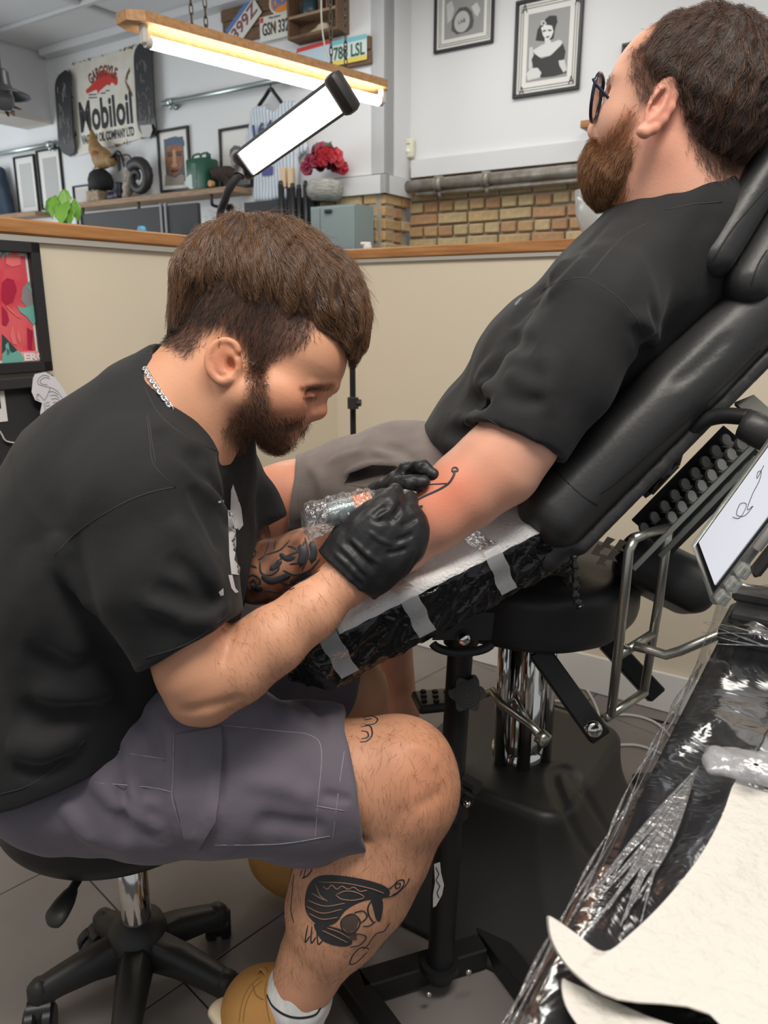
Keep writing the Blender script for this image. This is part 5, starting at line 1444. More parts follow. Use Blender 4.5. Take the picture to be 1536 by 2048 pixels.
# cuff flare
cf = Field(); cf.econe(W(685, 1155, .98), W(716, 1126, .982), (.036, .040), (.034, .044), C_F, .02); cf.half(W(694, 1144, .98), -(C_R * .66 + C_U * .75), .002); F.custom(cf.__call__, W(700, 1140, .98), .08, .02)
F.half(W(690, 1148, .98), -(C_R * .66 + C_U * .75), .003)
F.cone(W(660, 1185, .975), W(712, 1130, .982), .031, .029, .002, '-')
F.disp.append(lambda P: .0008 * wob(P, .03, 4) + .0005 * wob(P, .013, 10))
for ln, r, a in [([(800, 1052), (818, 1046), (834, 1034)], .0035, -.0045), ([(790, 1082), (812, 1076), (828, 1066)], .0035, -.0045), ([(770, 1108), (795, 1104), (815, 1096)], .003, -.004), ([(786, 1040), (796, 1022), (802, 1004)], .004, -.005), ([(740, 1040), (765, 1042), (790, 1040)], .004, -.003), ([(680, 1090), (705, 1115), (735, 1150)], .003, .004), ([(690, 1080), (715, 1105), (748, 1140)], .003, -.003), ([(668, 1105), (700, 1135), (728, 1165)], .003, .004), ([(700, 1075), (730, 1105), (762, 1128)], .003, .003), ([(735, 1060), (760, 1080), (790, 1090)], .003, .002), ([(745, 1035), (757, 1022), (772, 1012)], .003, -.003), ([(750, 1046), (764, 1030), (782, 1020)], .0025, .002)]:
    fold(F, ln, r, a, .7)
apply_folds(F)
glove_r = field_obj('glove', GR, 0.0018, glove_m, art)
F = GL = Field()
chainp(F, [(700, 1060, 1.085, 34), (735, 1030, 1.08, 36), (768, 1002, 1.075, 36)], .02)
chainp(F, [(770, 990, 1.07, 28), (792, 962, 1.055, 17), (812, 938, 1.045, 14), (842, 934, 1.035, 14), (868, 950, 1.03, 11.5)], .006, .02)       # index finger
chainp(F, [(765, 1000, 1.065, 26), (792, 975, 1.04, 19), (815, 968, 1.025, 18), (846, 964, 1.02, 14)], .006, .02)                               # thumb
chainp(F, [(785, 990, 1.085, 22), (830, 968, 1.09, 14), (852, 985, 1.085, 12)], .006, .02); chainp(F, [(780, 1005, 1.095, 21), (826, 990, 1.105, 13), (842, 1008, 1.095, 11)], .006, .02); chainp(F, [(775, 1018, 1.10, 19), (812, 1012, 1.112, 12), (824, 1026, 1.10, 10)], .006, .02)
F.disp.append(lambda P: .0007 * wob(P, .02, 4) + .0005 * wob(P, .011, 10))
for ln, r, a in [([(806, 950), (820, 944), (826, 930)], .003, -.003), ([(838, 945), (846, 936), (848, 926)], .003, -.003), ([(800, 985), (806, 972), (806, 958)], .003, -.003), ([(790, 985), (796, 972), (794, 960)], .003, .003), ([(826, 980), (830, 966), (826, 954)], .003, -.002)]:
    fold(F, ln, r, a, .8)
apply_folds(F)
glove_l = field_obj('glove', GL, 0.002, glove_m, art)

# ---- sock and boots
white_s = mat('white_knit', (.70, .69, .68), .9, bump=(160, .5, .003), stretch=(1, 1, .25)); blk_s = mat('black_band', (.02, .02, .022), .9)
def legring(px, py, d, r, ang=27): return W(px, py, d), rp(r, d)
F = SK = Field()
F.chain([W(612, 1945, 1.192), W(598, 1990, 1.20), W(585, 2040, 1.21)], [rp(63, 1.19), rp(61, 1.2), rp(60, 1.21)], .02); F.half(W(608, 1965, 1.19), C_U * .88 + C_R * .47 - C_F * .1, .004)
F.cone(W(640, 1890, 1.18), W(600, 1985, 1.2), rp(60, 1.18), rp(50, 1.2), .003, '-'); F.disp.append(lambda P: .0012 * wob(P, .03, 3))
sock = field_obj('sock', SK, 0.003, white_s, art)
surf_lines('stripe', SK, [([(534, 1990), (545, 2012), (570, 2030), (600, 2036), (630, 2030), (642, 2014)], .0022)], .0022, blk_s, sock, taper=False)
tan = mat('tan_nubuck', (.45, .23, .065), .75, noise=(14, (.36, .18, .05), .25), bump=(120, .25, .001)); sole_m = mat('cream_sole', (.55, .47, .34), .7, bump=(60, .3, .002))
def boot(name, heel, ankle, toe, parent, up):
    """work boot between heel, ankle and toe"""
    F = Field(); h, a, t = map(np.asarray, (heel, ankle, toe))
    F.chain([a, (a + h) / 2 * .6 + h * .4, h * .72 + t * .28], [.058, .052, .046], .04)
    F.chain([h * .85 + t * .15, (h + t) / 2, t], [.044, .046, .040], .05)
    F.cone(a + (a - h) * .35, a, .046, .046, .004, '-')
    F.half(a + (a - h) * .16, (a - h), .004)
    o = field_obj(name, F, 0.004, tan, parent)
    sd = np.asarray(up)
    G = Field(); c0 = h - sd * .046 + (h - t) / np.linalg.norm(h - t) * .006; c1 = t - sd * .044
    G.econe(c0, (c0 + c1) / 2, (.048, .0165), (.046, .016), np.cross(sd, t - h), .01); G.econe((c0 + c1) / 2, c1, (.046, .016), (.042, .016), np.cross(sd, t - h), .01)
    field_obj('sole', G, 0.004, sole_m, o)
    return o, F
hl, an, te = W(505, 2020, 1.235), W(575, 2010, 1.215), W(620, 2190, 1.17)
bo_, BF = boot('boot', hl, an, te, art, np.array(W(640, 2080, 1.2) - W(500, 2090, 1.22)) / np.linalg.norm(W(640, 2080, 1.2) - W(500, 2090, 1.22)))
surf_lines('seam', BF, [[(478, 2046), (484, 2005), (500, 1972), (520, 1955)], [(486, 2046), (492, 2008), (507, 1977), (525, 1962)], [(540, 2046), (533, 2010), (530, 1980), (534, 1962)], [(505, 1968), (512, 1990), (528, 2000)]], .0011, mat('boot_stitch', (.22, .10, .03), .8), bo_)
mb = MB(); mb.tube(spline([W(528, 1975, 1.215), W(516, 1955, 1.22), W(524, 1936, 1.215), W(536, 1950, 1.21)], 5), .006, 8, flat=.35); o = mb.build('pull_tab', tan, None, True); world_child(o, bo_)
hl2, an2, te2 = WZ(552, 1712, .10), W(575, 1660, 1.62), WZ(640, 1750, .075)
bo2, _ = boot('boot', hl2, an2 + np.array([0, 0, -.02]), te2, art, (0, 0, 1))

# ---- shin tattoos (ink lying on the skin)
mb = MB()
helm = [(610, 1800), (615, 1775), (628, 1757), (650, 1750), (690, 1752), (735, 1760), (770, 1772), (780, 1786), (768, 1796), (735, 1800), (712, 1808), (690, 1822), (672, 1845), (650, 1852), (634, 1848), (622, 1838), (612, 1822)]
for q in (helm, [(628, 1848), (650, 1850), (690, 1862), (705, 1884), (690, 1893), (660, 1888), (640, 1876)], [(742, 1796), (762, 1794), (766, 1815), (760, 1842), (752, 1838), (746, 1815)]):
    surf_patch('ink', AB, smooth2(q, 3, True), None, None, .0005, mbin=mb, step=7)
o = mesh_obj('tattoo', mb.v, mb.f, tattoo_m, None, True); world_child(o, body_a)
mb = MB()
for q in ([(684, 1838), (704, 1828), (718, 1840), (712, 1860), (694, 1864), (684, 1852)], [(704, 1880), (730, 1868), (752, 1868), (735, 1890), (710, 1896)] if False else [(690, 1865), (712, 1864), (714, 1880), (700, 1880)]):
    surf_patch('ink', AB, q, None, None, .0006, mbin=mb, step=7)
o = mesh_obj('tattoo_shading', mb.v, mb.f, tattoo_g, None, True); world_child(o, body_a)
skin_line = mat('bare_skin_line', (.40, .22, .14), .5)
surf_lines('bare_skin_line', AB, [[(616, 1800), (650, 1812), (690, 1806)], [(614, 1812), (645, 1826), (684, 1818)], [(618, 1826), (645, 1838), (676, 1834)], [(632, 1768), (640, 1790), (655, 1802)], [(638, 1764), (690, 1766), (740, 1776), (768, 1786)], [(672, 1790), (690, 1782), (712, 1784), (728, 1794), (708, 1800), (684, 1798), (672, 1790)], [(645, 1860), (670, 1872), (695, 1884)], [(655, 1855), (680, 1864), (700, 1876)], [(646, 1772), (655, 1778), (664, 1770), (674, 1778), (684, 1772), (696, 1778), (708, 1774), (720, 1782), (734, 1780)], [(624, 1786), (648, 1800)]], .0011, skin_line, body_a, lift=.0011)
surf_lines('tattoo_line', AB, [[(770, 1795), (790, 1790), (806, 1776), (816, 1764), (818, 1756)], [(772, 1782), (786, 1772), (796, 1762), (806, 1760), (808, 1768), (798, 1782), (784, 1790)], [(792, 1768), (800, 1767), (799, 1775), (791, 1776), (792, 1768)], [(744, 1800), (736, 1815), (738, 1832), (748, 1846)], [(752, 1842), (738, 1852), (726, 1852)], [(684, 1838), (704, 1828), (720, 1842), (712, 1862), (692, 1866), (682, 1852), (684, 1838)], [(708, 1826), (726, 1822), (734, 1834), (722, 1846)], [(616, 1850), (610, 1884), (620, 1872)], [(624, 1852), (622, 1886), (632, 1874)], [(634, 1856), (636, 1888), (646, 1880)], [(690, 1870), (715, 1868), (732, 1874), (720, 1890), (700, 1894)], [(608, 1736), (616, 1728), (624, 1738), (614, 1752), (604, 1756)], [(606, 1758), (612, 1735), (606, 1730)], [(600, 1752), (604, 1740)], [(588, 1748), (584, 1790), (582, 1820), (588, 1846)], [(780, 1845), (768, 1862), (752, 1868), (736, 1890), (726, 1898)], [(738, 1898), (722, 1895), (706, 1910), (700, 1928), (714, 1924), (734, 1904)], [(726, 1436), (742, 1432), (755, 1438), (748, 1448), (730, 1450)], [(722, 1454), (740, 1452), (744, 1470), (734, 1482), (720, 1484)], [(722, 1462), (734, 1464), (736, 1474), (722, 1478)], [(728, 1440), (744, 1438)], [(690, 1782), (700, 1792), (716, 1792)]], .0013, tattoo_m, body_a, lift=.0005)
# sleeve tattoo on the far forearm
surf_lines('tattoo_line', AB, [[(520, 1120), (522, 1145), (540, 1150), (556, 1140), (560, 1120), (580, 1110), (600, 1100), (612, 1078)], [(530, 1110), (560, 1100), (580, 1080)], [(566, 1140), (590, 1150), (620, 1140), (640, 1118)], [(490, 1160), (505, 1150), (520, 1160), (515, 1175), (500, 1180), (492, 1170)], [(500, 1165), (508, 1160), (512, 1168)], [(486, 1105), (500, 1095), (512, 1105), (505, 1115), (490, 1115)], [(540, 1080), (530, 1110), (516, 1120)], [(552, 1078), (548, 1100)], [(610, 1075), (616, 1110), (604, 1140)], [(626, 1080), (632, 1120)], [(556, 1160), (580, 1170), (610, 1160), (640, 1140)], [(575, 1092), (592, 1098), (604, 1112), (598, 1125), (580, 1128)], [(500, 1130), (514, 1136)], [(530, 1180), (560, 1185), (590, 1176)], ([(524, 1150), (540, 1162), (560, 1158), (580, 1150)], .005), ([(600, 1090), (606, 1110), (600, 1130)], .006), ([(622, 1084), (628, 1104), (622, 1124)], .005), ([(560, 1108), (575, 1118), (590, 1112)], .004), ([(505, 1168), (512, 1178), (522, 1172)], .006), ([(496, 1100), (506, 1106)], .006), ([(540, 1138), (552, 1132), (562, 1120)], .004), ([(580, 1165), (600, 1158), (622, 1146)], .005)], .0016, tattoo_m, body_a, lift=.0005)
# ------------------------------------------------------------------ the artist's hair and beard
def near_pix(P):
    """pixel of the point, or of its mirror image when it is on the far side of the head"""
    P = np.asarray(P); d = (P - C_O) @ C_F; Q = P + np.where(d > HD, 2 * (HD - d), 0)[:, None] * C_F
    return pix(Q)[:2]
up_h = C_R * math.sin(math.radians(25)) + C_U * math.cos(math.radians(25))
crown = A(506, 462)
F = FH = Field()
mop = Field()
mop.ell(A(541, 592), (190 * px1, 150 * px1, .090), axes(24), .03)
mop.half(A(515, 622, .07), C_R * -.36 - C_U * .93, .05)
F.custom(mop.__call__, A(541, 592), .2, .02)
F.econe(A(668, 585), A(700, 640), (.060, 48 * px1), (.052, 26 * px1), C_F, .03); F.econe(A(704, 636), A(718, 676), (.042, 14 * px1), (.030, 5 * px1), C_F, .02)
for (a, b, w0) in (((702, 640), (706, 708), .026), ((712, 650), (724, 696), .012), ((708, 650), (704, 728), .004), ((694, 628), (690, 688), .040), ((672, 626), (668, 664), .052), ((645, 622), (640, 648), .062)): F.cone(A(*a, w0), A(*b, w0 - .004), 12 * px1, 2 * px1, .014)
F.econe(A(400, 580), A(372, 672), (.072, 44 * px1), (.050, 30 * px1), C_F, .03)
F.disp.append(lambda P: .0032 * wob(P * np.array([1.6, 1.6, .55]), .05, 2) + .0018 * wob(P * np.array([1.8, 1.8, .6]), .022, 9))
hair_a = mat('hair_brown', (.050, .026, .016), .6, noise=(60, (.030, .016, .011), .2), bump=(90, .8, .004), stretch=(1.6, 1.6, .4))
cap_a = field_obj('hair', FH, .0034, hair_a, art)
hs = hair_mat('strand_brown', (.065, .031, .017), (.27, .138, .066), .34, .55)
hd = hair_mat('strand_dark', (.026, .018, .015), (.085, .055, .040), .5, .3)
hb = hair_mat('strand_beard', (.035, .019, .013), (.19, .090, .048), .45, .35)
fine = hair_mat('strand_fine', (.10, .05, .03), (.22, .12, .07), .5, .3)
V, Q = FH.mesh(.006)
R0 = sample_surface(V, Q, 15000)
x_, y_ = near_pix(R0); el = (R0 - A(541, 592)) @ up_h
keep = (el > -.045) | (x_ > 650); R0 = R0[keep & (FH(R0) < .002)]
def dir_mop(P, N, t):
    D = P - crown; D = D / (_nrm(D)[:, None] + .02)
    D = D + C_R * .10 - np.array([0, 0, 1.0]) * (.35 + .35 * t)
    D[:, 0] += .35 * wob(P, .035, 4); D[:, 2] += .22 * wob(P, .028, 11)
    return D
sp_, sr_ = grow(FH, R0, dir_mop, RNG.uniform(.030, .062, len(R0)), 9, -.0015, .0050, .16, .00030, .00008, .75)
# tips hang free below the edge of the mop
strands('strands', sp_, sr_, hs, cap_a)
m2 = ((R0 - A(541, 592)) @ up_h < .004) & (near_pix(R0)[0] < 690); R0b = R0[m2]
p_, r_ = grow(FH, R0b, lambda P, N, t: -np.array([0, 0, 1.0]) + C_R * (.15 + .5 * wob(P, .03, 4)[:, None]), RNG.uniform(.018, .044, len(R0b)), 7, .0, .0045, .22, .00030, .00007, .30)
strands('edge_strands', p_, r_, hs, cap_a)
# flyaway hairs along the crown
fl_ = R0[((R0 - A(541, 592)) @ up_h) > .04][:380]
fp_, fr_ = grow(FH, fl_, lambda P, N, t: dir_mop(P, N, t) + .5 * wob(P, .02, 3)[:, None] * C_R, RNG.uniform(.02, .05, len(fl_)), 7, 0.0, .013, .6, .00018, .00006, .9)
strands('flyaway_strands', fp_, fr_, hs, cap_a)
# clipped back and sides
VH, QH = AH.mesh(.005)
R1 = sample_surface(VH, QH, 42000); x_, y_ = near_pix(R1)
fade_poly = [(345, 520), (331, 600), (333, 688), (352, 702), (376, 719), (398, 690), (414, 664), (432, 652), (458, 660), (476, 674), (490, 694), (492, 735), (494, 790), (532, 790), (536, 735), (560, 714), (598, 704), (630, 670), (640, 600), (560, 520)]
m = inpoly(x_ + RNG.normal(0, 5, len(x_)), y_ + RNG.normal(0, 5, len(x_)), fade_poly); R1 = R1[m]
dfade = lambda P, N, t: -np.array([0, 0, 1.0]) - C_R * .35 + .25 * wob(P, .02, 5)[:, None] * C_R
ln_ = np.clip(.016 - .00009 * (near_pix(R1)[1] - 600), .006, .017)
p_, r_ = grow(AH, R1, dfade, ln_, 4, -.0005, .0042, .35, .00022, .00008)
strands('clipped_strands', p_, r_, hd, cap_a)
# beard
R2 = sample_surface(VH, QH, 60000); x_, y_ = near_pix(R2)
lip_poly = [(562, 858), (580, 852), (600, 850), (598, 860), (584, 868), (566, 866)]
m = inpoly(x_ + RNG.normal(0, 6, len(x_)), y_ + RNG.normal(0, 6, len(x_)), beard_poly) & ~inpoly(x_, y_, lip_poly); R2 = R2[m]
x_, y_ = near_pix(R2); ln_ = np.clip(.006 + .00011 * (y_ - 760), .005, .019) * RNG.uniform(.7, 1.2, len(R2))
dbeard = lambda P, N, t: -np.array([0, 0, 1.0]) + C_R * (.35 - .3 * t) + .3 * wob(P, .012, 5)[:, None] * C_R
p_, r_ = grow(AH, R2, dbeard, ln_, 5, -.0005, .0070, .4, .00020, .00007)
F = FB = Field()
beard_o = bpy.data.objects.new('beard', None); link(beard_o); world_child(beard_o, art)
strands('beard_strands', p_, r_, hb, beard_o)
# brow and lashes
R3 = sample_surface(VH, QH, 45000); x_, y_ = near_pix(R3)
m = inpoly(x_, y_, [(598, 777), (615, 771), (642, 769), (660, 766), (671, 768), (666, 776), (650, 780), (618, 783)]); R3 = R3[m]
p_, r_ = grow(AH, R3, lambda P, N, t: -C_R * 1.0 - C_U * .15, RNG.uniform(.005, .010, len(R3)), 4, -.0003, .0016, .3, .00016, .00006)
strands('eyebrow', p_, r_, hd, art)
lr = trace(AH, [(606 + k, 795 - .12 * k) for k in range(0, 28)]); lr = lr[~np.isnan(lr[:, 0])]
if len(lr):
    p_, r_ = grow(AH, lr, lambda P, N, t: C_R * .5 - C_U * .8, np.full(len(lr), .008), 4, 0, .004, .15, .00018, .00006, .6); strands('eyelashes', p_, r_, hd, art)
# fine hair on forearm and leg
VB, QB = AB.mesh(.010)
R4 = sample_surface(VB, QB, 26000); x_, y_, d_ = pix(R4)
fa = (x_ > 430) & (x_ < 720) & (y_ > 1110) & (y_ < 1420) & (d_ < 1.02)
p_, r_ = grow(AB, R4[fa], lambda P, N, t: -C_U * .9 + C_R * .5, RNG.uniform(.008, .016, fa.sum()), 4, -.0003, .003, .3, .00009, .00004); strands('arm_hair', p_, r_, fine, body_a)
lg = (x_ > 545) & (y_ > 1440) & (y_ < 1970) & (d_ < 1.24)
p_, r_ = grow(AB, R4[lg], lambda P, N, t: -C_U + .5 * wob(P, .04, 3)[:, None] * C_R, RNG.uniform(.008, .018, lg.sum()), 4, -.0003, .0035, .45, .00009, .00004); strands('leg_hair', p_, r_, hd, body_a)
# ------------------------------------------------------------------ the client in the chair
cli = thing('person', 'red-bearded client in glasses, black t-shirt and taupe shorts lying back in the chair', 'person', WZ(900, 1180, 0.62))
psi, pit = math.radians(33), math.radians(9)
fl0 = -C_R * math.cos(psi) + np.array([0, 1, 0]) * math.sin(psi); fl0 = fl0 / np.linalg.norm(fl0)
zup = np.array([0, 0, 1.0]); cl = np.cross(zup, fl0)                    # cl: the client's left, towards us
cfw = fl0 * math.cos(pit) + zup * math.sin(pit); cup = zup * math.cos(pit) - fl0 * math.sin(pit)
CO = W(1352, 232, 1.08)
def K(x, y, z): return CO + cfw * x + cl * y + cup * z
KAX = np.stack([cfw, cl, cup], 1)
F = CH = Field()
F.ell(K(-.022, 0, .040), (.100, .078, .088), KAX, .03)
F.ell(K(.035, 0, .040), (.062, .067, .068), KAX, .03)
F.econe(K(.035, 0, .01), K(.042, 0, -.070), (.067, .062), (.060, .055), cl, .03)
for s in (1, -1):
    F.cone(K(-.005, s * .055, -.055), K(.062, s * .022, -.098), .030, .024, .03)
    F.ell(K(.060, s * .046, -.018), (.030, .026, .030), KAX, .025)
    F.cone(K(.088, s * .012, .033), K(.070, s * .048, .034), .010, .009, .012)
    F.ell(K(.085, s * .033, .018), (.012, .016, .010), KAX, .010, '-')
    F.ell(K(.072, s * .032, .018), (.013, .014, .012), KAX, .004)
    F.ell(K(.104, s * .013, -.028), (.012, .008, .009), KAX, .008)
F.cone(K(.070, 0, -.096), K(.076, 0, -.098), .026, .024, .02); F.cone(K(.075, 0, -.045), K(.078, 0, -.075), .030, .026, .02)
F.cone(K(.094, 0, .022), K(.110, 0, -.022), .008, .013, .014)
F.chain([W(1352, 290, 1.085), W(1352, 400, 1.10), W(1366, 520, 1.15)], [.066, .069, .085], .04)
F.cone(W(1420, 330, 1.12), W(1430, 440, 1.15), .05, .06, .05)
# ear (tilted back with the head)
er = lambda a, b, w=.0: W(a, b, 1.0 - w)
erx = np.stack([C_R * math.cos(.5) - C_U * math.sin(.5) * -1, C_U * math.cos(.5) - C_R * math.sin(.5) * -1, -C_F], 1)
tilt = math.radians(28); e1 = C_R * math.sin(tilt) + C_U * math.cos(tilt); e2 = C_R * math.cos(tilt) - C_U * math.sin(tilt)
ed = C_F * .80 - e2 * .60                                                # the ear stands away from the head
EAX = np.stack([e1, np.cross(e1, ed / np.linalg.norm(ed)), ed / np.linalg.norm(ed)], 1)
F.ell(er(1322, 208), (.037, .020, .010), EAX, .012)
F.chain([er(*p) for p in [(1308, 232), (1309, 205), (1315, 180), (1328, 168), (1341, 172), (1347, 192), (1341, 216), (1326, 240), (1308, 258), (1290, 266), (1283, 262), (1290, 250)]], [.0035, .0040, .0042, .0044, .0046, .005, .0052, .0054, .006, .0062, .0055, .004], .005)
F.chain([er(*p) for p in [(1322, 182), (1332, 196), (1326, 220), (1312, 240), (1300, 246)]], [.0032, .004, .0042, .004, .003], .005)
F.ell(er(1316, 210, .012), (.022, .006, .012), EAX, .004, '-')
F.cone(er(1304, 222, .002), er(1299, 234, .002), .0055, .005, .006)
clo, chi = CH.bounds()
F = CB = Field()
for a, b, ra, rb in [((918, 985, 1.37), (985, 890, 1.33), (.15, .085), (.155, .085)), ((985, 890, 1.33), (1092, 732, 1.27), (.155, .085), (.155, .082)), ((1092, 732, 1.27), (1252, 575, 1.21), (.155, .082), (.14, .075)), ((1252, 575, 1.21), (1350, 490, 1.16), (.14, .075), (.09, .055))]:
    F.econe(W(*a), W(*b), ra, rb, C_F, .04)
chainp(F, [(1366, 500, 1.15, 115), (1352, 420, 1.11, 90)], .04)
chainp(F, [(1195, 635, 1.05, 92), (1115, 765, 1.055, 82), (1044, 868, 1.06, 69), (985, 930, 1.06, 75)], .03)
chainp(F, [(990, 935, 1.06, 78), (930, 982, 1.06, 74), (870, 1032, 1.06, 65), (800, 1088, 1.06, 54), (735, 1140, 1.065, 43), (700, 1168, 1.07, 38)], .02)
chainp(F, [(1035, 905, 1.05, 58), (1020, 945, 1.05, 50)], .03)
chainp(F, [(700, 1165, 1.065, 36), (660, 1185, 1.07, 36), (630, 1205, 1.075, 28)], .02)
for dx, dy, l, r in [(-8, 12, 52, 12), (-2, 2, 62, 12.5), (4, -8, 58, 12), (10, -16, 46, 10.5)]:
    chainp(F, [(640 + dx, 1200 + dy, 1.075, r + 3), (640 + dx - l * .5, 1200 + dy + l * .42, 1.08, r), (640 + dx - l * .7, 1200 + dy + l * .80, 1.09, r - 2)], .008, .015)
chainp(F, [(670, 1165, 1.07, 16), (650, 1160, 1.06, 14), (625, 1172, 1.05, 11)], .008, .02)
chainp(F, [(1290, 540, 1.38, 76), (1150, 690, 1.45, 66), (1060, 820, 1.45, 56), (960, 910, 1.45, 45), (900, 950, 1.44, 40)], .03)       # far arm
chainp(F, [(900, 980, 1.36, 105), (760, 980, 1.41, 96), (600, 1000, 1.46, 72), (556, 1005, 1.47, 62), (558, 1020, 1.47, 60)], .04)
chainp(F, [(562, 1030, 1.47, 60), (620, 1180, 1.5, 66), (680, 1320, 1.53, 54), (722, 1400, 1.55, 48), (745, 1500, 1.57, 36), (748, 1560, 1.58, 34)], .03)
chainp(F, [(748, 1560, 1.58, 34), (700, 1590, 1.58, 28), (650, 1605, 1.58, 22)], .03)
chainp(F, [(920, 960, 1.56, 90), (720, 970, 1.66, 62), (770, 1250, 1.7, 52), (800, 1420, 1.72, 34), (740, 1450, 1.72, 24)], .03)
cbeard = [(1262, 215), (1272, 225), (1262, 262), (1256, 300), (1252, 345), (1250, 395), (1242, 425), (1205, 430), (1150, 380), (1165, 310), (1180, 285), (1200, 282), (1222, 262), (1246, 232)]
def tint_client(V):
    px, py, d = pix(V); n = len(V); c = np.ones((n, 3))
    def to(col, m): c[:] = c * (1 - m[:, None]) + c * np.array(col) * m[:, None]
    head = (py < 470) & (px > 1120)
    to((.98, .80, .80), head * bump_at(V, er(1320, 215), .055)); to((.99, .86, .84), head * bump_at(V, W(1330, 300, 1.0), .09))
    to((.56, .36, .25), head * soft(px, py, cbeard, 14))
    to((.30, .22, .19), head * soft(px, py, [(1300, 70), (1262, 105), (1262, 150), (1285, 190), (1300, 195), (1312, 168), (1340, 158), (1358, 180), (1368, 230), (1376, 280), (1400, 320), (1445, 360), (1560, 300), (1560, 0), (1300, 0)], 14))
    arm = (px > 700) & (px < 1110) & (py > 840) & (d < 1.12)
    to((1.08, .74, .66), arm * np.clip(bump_at(V, W(865, 985, 1.0), .085) * 1.1, 0, 1)); to((1.02, .86, .80), arm * bump_at(V, W(960, 960, .99), .10))
    to((1.0, .82, .76), ((px < 610) & (py > 930)).astype(float))
    c *= (1 + .05 * wob(V, .05, 6))[:, None]
    return np.clip(c, 0, 1.3)
body_c = two_part_body('body', [(CH, .0026, clo, chi), (CB, .0046, None, None)], skin_c, cli, tint_client)

# ---- t-shirt
F = CS = Field()
for a, b, ra, rb in [((915, 980, 1.37), (980, 888, 1.33), (.175, .100), (.185, .100)), ((980, 888, 1.33), (1090, 730, 1.27), (.185, .104), (.185, .102)), ((1090, 730, 1.27), (1250, 572, 1.21), (.185, .102), (.17, .095)), ((1250, 572, 1.21), (1345, 495, 1.16), (.17, .095), (.13, .080))]:
    F.econe(W(*a), W(*b), ra, rb, C_F, .05)
F.econe(W(1300, 640, 1.24), W(1065, 890, 1.33), (.15, .080), (.16, .080), C_F, .05)
F.chain([W(1345, 525, 1.15), W(1356, 455, 1.115), W(1362, 425, 1.105)], [.095, .080, .074], .04)
F.cone(W(1420, 470, 1.16), W(1380, 560, 1.2), .05, .06, .05)
F.chain([W(1300, 515, 1.12), W(1210, 595, 1.06)], [.066, .072], .05)
s1 = Field(); s1.chain([W(1195, 632, 1.05), W(1118, 755, 1.055), W(1050, 850, 1.06), W(995, 930, 1.065)], [.078, .071, .066, .064], .03)
s1.cone(W(1050, 856, 1.06), W(985, 930, 1.065), .0600, .0625, .003, '-'); s1.half(W(1030, 880, 1.06), -C_R * .42 - C_U * .90, .003); F.custom(s1.__call__, W(1120, 760, 1.055), .25, .03)
F.cone(W(1350, 425, 1.105), W(1345, 340, 1.09), .068, .077, .003, '-')
F.half(W(855, 900, 1.37), -C_R * .80 - C_U * .60, .02)
F.disp.append(lambda P: .0024 * wob(P, .10, 3) + .0012 * wob(P, .045, 9))
for ln, r, a in [([(1005, 690), (1030, 680), (1070, 700)], .012, -.012), ([(1000, 700), (960, 760), (985, 790)], .012, .006), ([(930, 790), (960, 800), (985, 810)], .012, -.010), ([(900, 830), (940, 840), (975, 835)], .010, .007), ([(885, 860), (930, 870), (965, 860)], .010, -.007), ([(1270, 640), (1290, 690), (1280, 720)], .009, -.009), ([(1250, 620), (1300, 660), (1310, 700)], .010, .008), ([(1300, 580), (1310, 640), (1300, 690)], .009, -.006), ([(1150, 500), (1100, 560), (1060, 600), (1030, 640)], .010, -.006), ([(1180, 510), (1120, 570), (1090, 600)], .009, .005), ([(1010, 745), (1060, 770), (1120, 780)], .010, .004), ([(1000, 790), (1050, 805), (1100, 800)], .009, -.004), ([(1080, 690), (1100, 760), (1090, 840)], .012, .004), ([(1220, 440), (1160, 500), (1100, 560)], .008, -.004), ([(1020, 660), (1050, 620), (1080, 600)], .009, -.006)]:
    fold(F, ln, r * 1.1, a * 1.4)
apply_folds(F)
shirt_c = field_obj('t_shirt', CS, .0046, shirt_m, cli)
surf_lines('seam', CS, [[(1073, 590), (1110, 566), (1170, 556), (1220, 582), (1262, 622), (1282, 660), (1272, 706)], [(1172, 556), (1210, 510), (1250, 470), (1310, 440)], [(1178, 552), (1214, 508), (1254, 466)], [(1330, 420), (1390, 408), (1444, 404)], [(975, 838), (1030, 868), (1094, 892)]], .0009, stitch_m, shirt_c)
mb = MB(); surf_patch('print', CS, [(1030, 606), (1040, 596), (1046, 594), (1036, 608), (1030, 612)], None, None, mbin=mb, step=5); o = mesh_obj('shirt_print', mb.v, mb.f, mat('grey_print', (.12, .15, .15), .7), None, True); world_child(o, shirt_c)

# ---- shorts
F = CT = Field()
F.econe(W(880, 985, 1.37), W(945, 955, 1.35), (.17, .115), (.17, .105), C_F, .04)
s1 = Field(); s1.chain([W(890, 975, 1.36), W(800, 965, 1.39), W(700, 985, 1.43), W(600, 1005, 1.46), W(520, 1015, 1.48)], [.108, .100, .092, .078, .072], .04)
s1.half(W(582, 1005, 1.46), -C_R * .97 - C_U * -.12 - C_F * .1, .003); F.custom(s1.__call__, W(720, 985, 1.41), .32, .03)
F.cone(W(610, 1005, 1.46), W(540, 1012, 1.48), .068, .068, .002, '-')
s2 = Field(); s2.chain([W(920, 960, 1.55), W(820, 955, 1.6), W(735, 965, 1.65)], [.11, .10, .085], .04); F.custom(s2.__call__, W(820, 955, 1.6), .25, .03)
F.disp.append(lambda P: .0026 * wob(P, .09, 5) + .0012 * wob(P, .04, 2))
